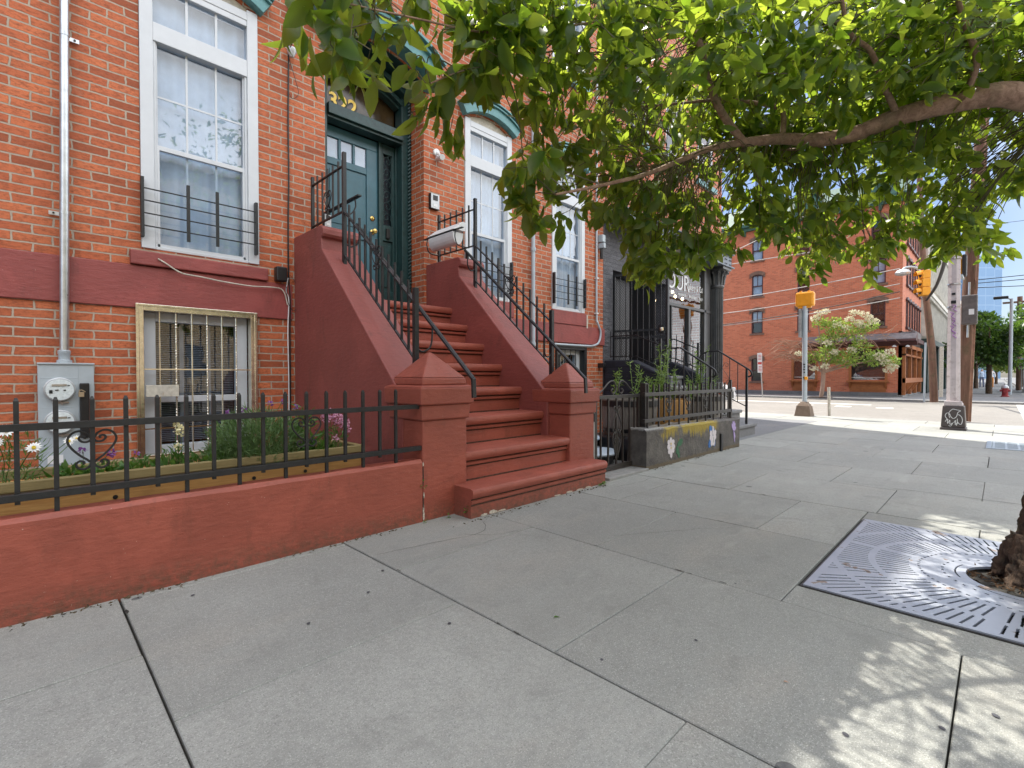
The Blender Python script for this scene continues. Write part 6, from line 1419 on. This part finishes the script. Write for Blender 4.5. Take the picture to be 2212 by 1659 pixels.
# leaf clusters: (px, py, depth, radius, leaves)
CL = []
def dep(px, py):
    if px < 1300: base_ = 1.74+(px-600)/700*.72
    else: base_ = 2.25+(px-1300)/900*.35
    return base_+max(0, py-100)/450*.95*(1 if px > 1150 else .35)
poly = [(585, -60), (600, 40), (690, 150), (745, 205), (810, 160), (850, 170), (880, 225), (930, 190), (950, 235), (930, 330), (985, 290), (1000, 200), (1125, 215), (1150, 300), (1120, 380), (1050, 415), (1110, 440), (1165, 400), (1200, 380), (1205, 460), (1260, 460),
        (1300, 430), (1345, 530), (1385, 600), (1440, 590), (1500, 565), (1550, 560), (1575, 480), (1620, 460), (1645, 520), (1680, 440), (1720, 470), (1715, 560), (1760, 590), (1800, 520), (1850, 440), (1875, 560), (1935, 540), (1970, 470), (2040, 520), (2070, 560), (2110, 545), (2120, 470), (2150, 430), (2212, 420), (2300, 330), (2300, -60)]
def inside(px, py):
    c_ = False; n_ = len(poly)
    for i in range(n_):
        (x1, y1), (x2, y2) = poly[i], poly[(i+1) % n_]
        if (y1 > py) != (y2 > py) and px < (x2-x1)*(py-y1)/(y2-y1)+x1: c_ = not c_
    return c_
SPOTS = [[(1.95,0.15),(1.82,0.17),(1.73,0.21),(1.71,0.28),(1.79,0.32),(1.92,0.31),(2.04,0.26),(2.05,0.19)],[(2.07,0.15),(2.01,0.15),(1.96,0.18),(1.94,0.22),(1.98,0.24),(2.04,0.23),(2.1,0.2),(2.11,0.16)],[(2.31,0.27),(2.26,0.28),(2.22,0.3),(2.21,0.33),(2.23,0.35),(2.28,0.34),(2.32,0.32),(2.33,0.29)],[(2.36,0.18),(2.29,0.2),(2.22,0.25),(2.18,0.31),(2.2,0.34),(2.27,0.32),(2.34,0.27),(2.38,0.21)],[(2.23,0.22),(2.2,0.23),(2.17,0.25),(2.16,0.27),(2.17,0.28),(2.2,0.28),(2.23,0.26),(2.24,0.23)],[(2.59,0.01),(2.5,0.03),(2.43,0.07),(2.42,0.11),(2.47,0.13),(2.56,0.12),(2.64,0.07),(2.65,0.03)],[(2.42,-0.07),(2.31,-0.05),(2.23,-0.01),(2.23,0.03),(2.3,0.05),(2.42,0.04),(2.5,-0.01),(2.5,-0.05)],[(2.51,-0.05),(2.42,-0.02),(2.34,0.03),(2.31,0.08),(2.35,0.11),(2.44,0.09),(2.53,0.03),(2.56,-0.03)],[(2.06,0.23),(2.04,0.24),(2.01,0.25),(2.01,0.27),(2.02,0.28),(2.04,0.28),(2.07,0.26),(2.08,0.24)],[(2.13,0.14),(2.09,0.15),(2.06,0.17),(2.05,0.19),(2.07,0.2),(2.11,0.19),(2.14,0.17),(2.15,0.15)],[(2.41,0.32),(2.38,0.33),(2.36,0.34),(2.35,0.36),(2.36,0.37),(2.39,0.37),(2.41,0.35),(2.42,0.33)],[(2.57,0.22),(2.51,0.23),(2.46,0.25),(2.46,0.28),(2.5,0.29),(2.56,0.29),(2.61,0.26),(2.61,0.24)],[(2.19,0.12),(2.17,0.13),(2.15,0.14),(2.15,0.15),(2.16,0.15),(2.18,0.15),(2.2,0.14),(2.2,0.13)],[(2.17,0.01),(2.14,0.02),(2.12,0.03),(2.11,0.05),(2.12,0.06),(2.16,0.05),(2.18,0.04),(2.19,0.02)],[(2.18,-0.04),(2.16,-0.03),(2.13,-0.02),(2.13,-0.0),(2.14,0.0),(2.17,-0.0),(2.19,-0.02),(2.19,-0.03)],[(2.07,0.02),(2.04,0.03),(2.02,0.04),(2.01,0.06),(2.02,0.07),(2.05,0.06),(2.07,0.05),(2.08,0.03)],[(2.12,-0.07),(2.07,-0.06),(2.05,-0.05),(2.05,-0.04),(2.08,-0.03),(2.12,-0.04),(2.15,-0.05),(2.15,-0.06)],[(2.8,0.17),(2.76,0.17),(2.73,0.2),(2.72,0.22),(2.74,0.23),(2.77,0.22),(2.81,0.2),(2.82,0.18)],[(2.77,0.14),(2.74,0.15),(2.71,0.16),(2.71,0.18),(2.72,0.19),(2.75,0.18),(2.77,0.17),(2.78,0.15)],[(2.73,-0.02),(2.7,-0.01),(2.68,0.0),(2.67,0.01),(2.69,0.02),(2.71,0.01),(2.73,0.0),(2.74,-0.01)],[(2.68,-0.05),(2.67,-0.04),(2.65,-0.03),(2.64,-0.02),(2.65,-0.02),(2.67,-0.02),(2.69,-0.03),(2.69,-0.04)],[(4.89,0.17),(4.82,0.19),(4.77,0.22),(4.76,0.25),(4.8,0.27),(4.87,0.26),(4.92,0.23),(4.93,0.19)],[(4.83,0.09),(4.79,0.09),(4.76,0.11),(4.76,0.13),(4.78,0.14),(4.83,0.13),(4.86,0.12),(4.86,0.1)],[(4.82,-0.07),(4.74,-0.05),(4.68,-0.01),(4.66,0.03),(4.7,0.05),(4.78,0.03),(4.84,-0.01),(4.86,-0.05)],[(3.67,-0.06),(3.62,-0.05),(3.58,-0.03),(3.57,-0.0),(3.61,0.01),(3.67,-0.0),(3.71,-0.03),(3.71,-0.05)],[(3.46,0.15),(3.41,0.17),(3.37,0.2),(3.35,0.23),(3.37,0.24),(3.42,0.23),(3.47,0.2),(3.49,0.17)],[(3.46,0.06),(3.42,0.07),(3.37,0.1),(3.34,0.14),(3.36,0.16),(3.41,0.14),(3.46,0.11),(3.48,0.07)],[(3.43,-0.04),(3.39,-0.02),(3.34,0.02),(3.31,0.06),(3.32,0.07),(3.36,0.06),(3.41,0.02),(3.44,-0.02)],[(3.41,-0.11),(3.37,-0.09),(3.33,-0.07),(3.31,-0.04),(3.33,-0.02),(3.36,-0.04),(3.4,-0.07),(3.42,-0.1)],[(3.63,0.17),(3.6,0.18),(3.57,0.19),(3.56,0.21),(3.58,0.22),(3.61,0.21),(3.64,0.2),(3.65,0.18)],[(2.48,0.21),(2.44,0.22),(2.4,0.24),(2.39,0.27),(2.41,0.28),(2.45,0.27),(2.49,0.25),(2.5,0.23)],[(2.44,0.17),(2.4,0.18),(2.36,0.2),(2.35,0.23),(2.38,0.24),(2.42,0.23),(2.46,0.21),(2.47,0.19)],[(2.46,0.12),(2.41,0.12),(2.37,0.14),(2.37,0.16),(2.41,0.17),(2.46,0.17),(2.5,0.15),(2.5,0.13)],[(2.55,0.1),(2.51,0.11),(2.48,0.13),(2.47,0.15),(2.49,0.16),(2.53,0.15),(2.56,0.14),(2.57,0.12)],[(2.15,0.21),(2.12,0.21),(2.09,0.23),(2.08,0.25),(2.1,0.26),(2.12,0.25),(2.15,0.24),(2.16,0.22)],[(2.07,0.28),(2.04,0.29),(2.02,0.31),(2.0,0.33),(2.01,0.34),(2.04,0.34),(2.07,0.32),(2.08,0.29)]]
SPB = [(min(p[0] for p in q), max(p[0] for p in q), min(p[1] for p in q), max(p[1] for p in q), q) for q in SPOTS]
SPOTS = [[(sum(a for a, _ in q)/8+(a_-sum(a for a, _ in q)/8)*(1.35 if q[0][0] < 3 else .8), sum(c for _, c in q)/8+(c_-sum(c for _, c in q)/8)*(1.35 if q[0][0] < 3 else .8)) for a_, c_ in q] for q in SPOTS]
SPB = [(min(p[0] for p in q), max(p[0] for p in q), min(p[1] for p in q), max(p[1] for p in q), q) for q in SPOTS]
def gapped(p):                # would this leaf shade one of the sun flecks seen on the pavement?
    k = p.z/math.tan(R(SUN_EL)); x, y = p.x-.4*k, p.y-.9165*k
    for a, c_, d, e, q in SPB:
        if a-.01 < x < c_+.01 and d-.01 < y < e+.01:
            ins = False
            for i in range(8):
                (x1, y1), (x2, y2) = q[i], q[(i+1) % 8]
                if (y1 > y) != (y2 > y) and x < (x2-x1)*(y-y1)/(y2-y1)+x1: ins = not ins
            if ins: return True
    return False
rnd = random.Random(11)
gap = [(2150, 335, 42), (2200, 300, 34), (1960, 400, 26), (1840, 385, 26), (1470, 130, 22), (1640, 130, 20), (1400, 60, 20), (1760, 180, 20), (1990, 110, 22), (1330, 240, 22), (1420, 330, 20), (1790, 395, 42), (1900, 415, 36), (1700, 395, 30), (2120, 335, 40), (2190, 250, 30), (1700, 60, 28), (1560, 30, 22), (2185, 120, 26), (1560, 395, 26), (2010, 395, 30), (1180, 140, 36), (1250, 40, 22), (1150, 60, 22), (1235, 330, 26), (1185, 280, 22)]
leafP, leafD, leafL = [], [], []
tw = MB(); allp = [p for P, _ in limbs for p in P]
step = 35
for gx in range(1060, 2320, step):
    for gy in range(-60, 640, step):
        px, py = gx+rnd.uniform(-17, 17), gy+rnd.uniform(-17, 17)
        if not inside(px, py) or any((px-a)**2+(py-c)**2 < r*r for a, c, r in gap): continue
        layers = 2 if px > 1300 else 1
        if px > 1300 and 120 < py < 330: layers = 3
        for l in range(layers):
            d_ = dep(px, py)+rnd.uniform(-.18, .22)+l*rnd.uniform(.3, .7)
            for v_, r_ in limbpx:
                if (v_.x-px)**2+(v_.y-py-12)**2 < (30 if r_ < .03 else 44)**2 and d_ < v_.z+.16: d_ = v_.z+rnd.uniform(.22, .5)
            CL.append((at(px, py-(8 if px > 1300 else 34), d_), d_, py, px))
for px, py in ((618, 30), (645, 70), (690, 30), (690, 85), (735, 45), (745, 100), (700, 135), (745, 165), (785, 150), (795, 85), (830, 20), (870, 170), (905, 195), (930, 150), (955, 195), (985, 120), (1000, 175), (930, 40), (985, 45), (880, 10), (1020, 90), (1045, 30), (945, 265), (965, 290), (1040, 140), (1030, 195), (760, 10), (700, -20), (860, 70), (1045, -10), (960, -10)):
    d_ = dep(px, py)+rnd.uniform(-.1, .15); px += 14; py -= 38; CL.append((at(px, py, d_), d_, py, px))
for px, py in ((1135, 430), (1150, 462), (1165, 435), (1255, 445), (1230, 455), (1385, 560), (1395, 592), (1370, 545), (1420, 560), (1470, 565), (1500, 540), (1535, 545), (1560, 520), (1730, 545), (1748, 580), (1760, 555), (1722, 515), (1868, 520), (1872, 552), (1850, 490), (1650, 500), (1640, 470), (2055, 530), (2070, 500), (2035, 485), (2115, 540), (2138, 515), (2090, 500), (1935, 515), (1955, 490), (1990, 490), (1800, 500), (1590, 480)):
    d_ = dep(px, py)+rnd.uniform(-.1, .2); CL.append((at(px, py, d_), d_, py, px))
for c_, d_, py, px in CL:
    q = min(allp, key=lambda p: (p-c_).length_squared+(.6 if p.z < c_.z-.1 else 0))
    v = c_-q; L = v.length
    if L > .05:
        if L > .8: q = q+v*(1-.8/L)
        mid = (q+c_)/2+Vector((rnd.uniform(-.05, .05), rnd.uniform(-.05, .05), .06)); tw.tube(cr([q, mid, c_], 4), [.0034]*4+[.0026]*4+[.0018], 4)
    n_ = rnd.randint(11, 16) if px > 1060 else rnd.randint(9, 12)
    dr = Vector((rnd.uniform(-1, 1), rnd.uniform(-1, 1), rnd.uniform(-.55, .05))).normalized()*.17   # shoot carrying the leaves
    tw.tube([c_, c_+dr], .0022, 4)
    for k in range(n_):
        t_ = rnd.random(); p = c_+dr*t_+Vector((rnd.gauss(0, .028), rnd.gauss(0, .028), rnd.gauss(0, .028)))
        lp = Vector((rnd.gauss(0, .55), rnd.gauss(0, .55), -abs(rnd.gauss(.75, .35)))); e_ = (lp+dr*1.5).normalized()*.1
        if gapped(p) or gapped(p+e_*.5) or gapped(p+e_): continue
        if py < 200 and px > 1250: lp.z += rnd.uniform(0, .7)
        leafP.append(p); leafD.append(lp+dr*1.5); leafL.append(rnd.uniform(.055, .118)*(1 if px > 1150 else 1.3))
tw.build('twig', M['shoot'], tree)
leafL = np.array(leafL); leaf_mesh('crown', M['leaf'], leafP, leafD, leafL, leafL*rng.uniform(.38, .54, len(leafL)), tree, fold=.3, curl=.3, st=4)
# upper crown above the picture: it shades the sidewalk
up = []
for k in range(150):
    a = rnd.uniform(0, 2*math.pi); rr_ = 2.9*rnd.random()**.5; x = TX-.3+rr_*math.cos(a); yv = TY+.5+rr_*math.sin(a); z = rnd.uniform(3.4, 6.2)*(1-.05*rr_)
    v = Vector((x, yv, z-CAMZ)); f_ = (v.x+v.y)*.7071; 
    if f_ > .1 and v.z/f_ < .86 : continue
    # openings through which sun reaches the pavement
    sx, sy = x-z*.4/math.tan(R(SUN_EL)), yv-z*.9165/math.tan(R(SUN_EL))
    up.append(Vector((x, yv, z)))
up += [Vector((rnd.uniform(4.7, 6.6), rnd.uniform(1.8, 2.75), rnd.uniform(3.7, 5.3))) for k in range(46)]  # extra leaf clusters added to shade the lit strip behind the grate
P2, D2 = [], []
for c_ in up:
    for k in range(14):
        p = c_+Vector((rnd.gauss(0, .12), rnd.gauss(0, .12), rnd.gauss(0, .1)))
        if gapped(p) or gapped(p+Vector((.05, .05, -.05))) or gapped(p+Vector((-.05, -.05, -.05))): continue
        P2.append(p); D2.append((rnd.gauss(0, .7), rnd.gauss(0, .7), rnd.uniform(-1, .2)))
leaf_mesh('upper_crown', M['leaf'], P2, D2, rng.uniform(.08, .13, len(P2)), rng.uniform(.04, .06, len(P2)), tree, st=3)

# ------------------------------------------------------------ hydrangea tree across the side street
ht = thing('hydrangea_tree', (29.6, 6.68, 0), 'small hydrangea tree with cream blooms before the red corner building', 'tree')
b = MB(); b.tube(cr([(29.6, 6.68, -.05), (29.6, 6.60, .7), (29.6, 6.58, 1.35)], 5), .10, 8)
for e in ((29.5, 8.6, 2.3), (29.5, 7.4, 3.0), (29.6, 6.4, 2.8), (29.6, 5.4, 3.2), (29.6, 4.6, 2.2), (29.5, 3.8, 2.0), (29.4, 6.8, 3.8)): b.tube(cr([(29.6, 6.58, 1.3), ((29.6+e[0])/2, (6.58+e[1])/2, 1.3+(e[2]-1.3)*.6), e], 4), [.06, .055, .05, .045, .04, .035, .03, .025, .02], 6)
b.build('trunk', simple('pinkish_bark', (.36, .25, .19), .8), ht, smooth=True)
P, Dd = [], []
for c_, r, n_ in (((29.5, 6.1, 3.7), .55, 700), ((29.5, 5.3, 3.35), .6, 800), ((29.6, 6.3, 3.0), .55, 600), ((29.5, 6.4, 2.2), .6, 800), ((29.5, 5.6, 2.0), .6, 800), ((29.6, 5.0, 2.6), .45, 350), ((29.5, 4.4, 2.0), .5, 600), ((29.5, 3.8, 1.85), .4, 400), ((29.5, 7.1, 2.1), .4, 400), ((29.5, 4.6, 3.6), .35, 300), ((29.5, 6.7, 3.9), .35, 250)):
    p, d_ = ball(c_, r, int(n_*.42), (0, 0, .2), .15, (1, 1, .75)); P += list(p); Dd += list(d_)
leaf_mesh('crown', M['leafl'], P, Dd, .15, .075, ht, st=2)
P, Dd = [], []
for c_ in ((5.2, 4.25), (4.8, 4.15), (4.6, 3.95), (4.4, 3.75), (5.4, 3.95), (6.4, 4.4), (6.7, 4.35), (6.9, 4.1), (5.0, 3.75), (4.9, 3.6), (5.5, 3.5), (5.9, 3.7), (3.75, 2.25), (3.9, 1.75), (3.65, 1.55), (3.8, 1.4), (4.1, 2.0), (6.4, 1.6), (6.9, 1.5), (7.6, 2.3), (5.3, 2.4), (6.0, 2.3), (4.2, 2.1), (6.3, 2.8)):
    p, d_ = ball((29.15, c_[0], c_[1]), .16, 60, (0, 0, .3), .3, (1, 1.3, .8)); P += list(p); Dd += list(d_)
leaf_mesh('blossom', M['hyd'], P, Dd, .09, .08, ht, st=2)
b = MB()
for k in range(150):
    y0_ = random.uniform(6.6, 8.2); z0_ = random.uniform(1.9, 3.0); L_ = random.uniform(.4, 1.5); s_ = 1 if random.random() < .75 else -1
    if s_ < 0: y0_ = random.uniform(4.0, 6.5); z0_ = random.uniform(2.5, 3.2); L_ *= .5
    b.tube(cr([(29.5+random.uniform(-.5, .5), y0_, z0_), (29.4, y0_+s_*L_*.5, z0_+random.uniform(.0, .3)), (29.3+random.uniform(-.3, .3), y0_+s_*L_, z0_+random.uniform(-.3, .4))], 3), .010, 4)
b.build('bare_twig', M['twig'], ht)
setp(MB().box(29.3, 29.9, 6.2, 7.2, -.02, .012).build('tree_pit', M['soil']), None, None, None, 'structure')

# trees farther down the street
def ftree(x, y, h, r, n, mat, lab, tr=.14, cl=16):
    t = thing('street_tree', (x, y, 0), lab, 'tree'); b = MB(); b.tube(cr([(x, y, -.05), (x+.05, y, h*.25), (x-.05, y+.05, h*.55)], 4), [tr*1.2]*3+[tr]*3+[tr*.8]*3, 10)
    for k in range(6):
        a = k*1.05; b.tube(cr([(x, y, h*.3), (x+math.cos(a)*r*.4, y+math.sin(a)*r*.4, h*.5), (x+math.cos(a)*r*.75, y+math.sin(a)*r*.75, h*.72)], 4), [tr*.5]*4+[tr*.3]*5, 6)
    b.build('trunk', M['bark'], t, smooth=True); P, Dd = [], []
    for k in range(cl):
        a = random.uniform(0, 6.28); rr_ = r*.75*random.random()**.5; c_ = (x+rr_*math.cos(a), y+rr_*math.sin(a), h*random.uniform(.38, .95)*(1-.12*rr_/r)); p, d_ = ball(c_, r*random.uniform(.25, .42), n//cl, (0, 0, -.2), .2, (1, 1, .75)); P += list(p); Dd += list(d_)
    leaf_mesh('crown', M[mat], P, Dd, .24, .13, t, st=2)
ftree(43.0, .55, 5.6, 2.0, 6500, 'leafd', 'dark green street tree above the hydrant on the far sidewalk', cl=22)
ftree(50, -2.2, 6.4, 2.6, 5000, 'leafd', 'bushy street tree at the right edge beyond the hydrant')
ftree(60, 1.6, 6.5, 2.6, 4000, 'leafd', 'street tree farther along the shaded sidewalk')
ftree(75, -1.5, 5.5, 3.0, 4000, 'leafl', 'sunlit light green tree far down the street')
ftree(95, 0.5, 7, 4.0, 4000, 'leafd', 'last dark tree closing the street view')
ftree(34.5, -2.0, 4.4, .01, 10, 'leafd', 'x') if False else None

# ------------------------------------------------------------ small growth and litter
def sprig(x, y, z, n, lab, s=.03, nd=(0, -1, .4)):
    t = thing('weed_sprig', (x, y, z), lab, 'weed', 'small weeds along the foot of the stoop'); P = [(x+random.gauss(0, s*.5), y+random.gauss(0, s*.3), z+abs(random.gauss(0, s*.7))) for k in range(n)]
    leaf_mesh('foliage', M['plant'], P, [(random.gauss(0, 1)+nd[0], random.gauss(0, .5)+nd[1], random.gauss(.5, .5)) for k in range(n)], s, s*.6, t, st=3)
sprig(2.15, 3.10, .27, 7, 'small weed in the crack between wall and left pillar', .024); sprig(2.36, 3.08, 0, 8, 'flat weed at the foot of the left pillar', .03); sprig(2.47, 2.98, .04, 10, 'weed beside the lowest step', .03); sprig(2.15, 3.08, .0, 6, 'tiny weed at the base of the pillar crack', .022)
for k in range(3): sprig(4.12+k*.05, 2.87, .01, 10, ['first', 'middle', 'last'][k]+' weed at the right end of the lowest step', .022)
P = []; Dd = []
for k in range(700):
    x = random.uniform(-.2, 8.0); yv = 3.11 if x < 2.1 else (2.87 if x < 4.2 else 2.94); 
    if 4.3 < x < 5.3 or (random.random() > .5+.5*math.sin(x*5)): continue
    P.append((x, yv-abs(random.gauss(0, .022)), .004)); Dd.append((random.gauss(0, 1), random.gauss(0, 1), .1))
leaf_mesh('leaf_litter', simple('litter', (.10, .07, .035), .9, var=.4, sc=60), P, Dd, .018, .009, None, st=2, kind='stuff', label='thin line of brown litter and grit along the walls', cat='litter')
P = [(3.85+random.gauss(0, .13), -.12+random.gauss(0, .13), -.035+random.random()*.02) for k in range(500)]+[(random.uniform(2.95, 4.5), GY0-.02-random.random()*.1, .004) for k in range(200)]+[(random.uniform(3.2, 4.6), -.98+random.random()*.02, .004) for k in range(60)]
leaf_mesh('bark_mulch', simple('mulch', (.16, .09, .045), .9, var=.4, sc=50), P, [(random.gauss(0, 1), random.gauss(0, 1), random.random()*.4) for p in P], .045, .014, None, st=2, kind='stuff', label='brown bark mulch round the foot of the street tree', cat='mulch')
b = MB()
for x, yv, r in ((1.35, 1.75, .012), (2.0, .9, .010), (1.8, .33, .013), (1.45, 2.5, .013), (1.25, 2.3, .012), (.6, 2.9, .012), (2.7, 1.0, .008), (2.25, .0, .014), (2.05, .12, .012), (1.6, 1.1, .009), (.9, 2.2, .012)):
    b.disc((x, yv, .0032), (0, 0, 1), r*.9, 9, .0004, r*.65)
b.build('gum_spot', simple('gum', (.07, .07, .08), .7), kind='structure')
def lone_leaf(x, y, L, lab, mat): 
    leaf_mesh('fallen_leaf', M[mat], [(x, y, .006)], [(random.gauss(0, 1), random.gauss(0, 1), .1)], L, L*.4, None, roll=(0, 0, 1), st=3, label=lab, cat='leaf')
lone_leaf(1.72, 1.45, .035, 'small fallen green leaf on the grey slab in front of the stoop', 'plant')
lone_leaf(1.95, .55, .02, 'tiny fallen leaf on the slab left of the tree grate', 'twig')
def chips(name, L, mat, parent, y):
    for (x, z, w_, h_) in L:
        n = 9; P = [(x+w_*random.uniform(.55, 1)*math.cos(2*math.pi*k/n), max(.001, z+h_*random.uniform(.55, 1)*math.sin(2*math.pi*k/n))) for k in range(n)]
        MB().prism(P, 'y', y-.0025, y+.004).build(name, mat, parent)
chipm = simple('bare_plaster', (.55, .50, .42), .85, var=.2, sc=60, bump=.5)
chips('paint_chip', [(2.60, .008, .05, .012), (2.70, .012, .06, .018), (2.80, .006, .06, .010), (3.52, .005, .07, .008), (3.70, .008, .06, .011), (3.86, .006, .06, .009), (4.0, .006, .05, .010)], chipm, stoop, 2.918)
chips('paint_chip', [(2.166, .10, .008, .05), (2.168, .045, .010, .04), (2.17, .2, .006, .03), (2.165, .44, .006, .02)], chipm, stoop, 3.128)
chips('wall_crack', [(2.162, .35, .006, .09), (2.164, .15, .005, .08)], M['joint'], stoop, 3.127)
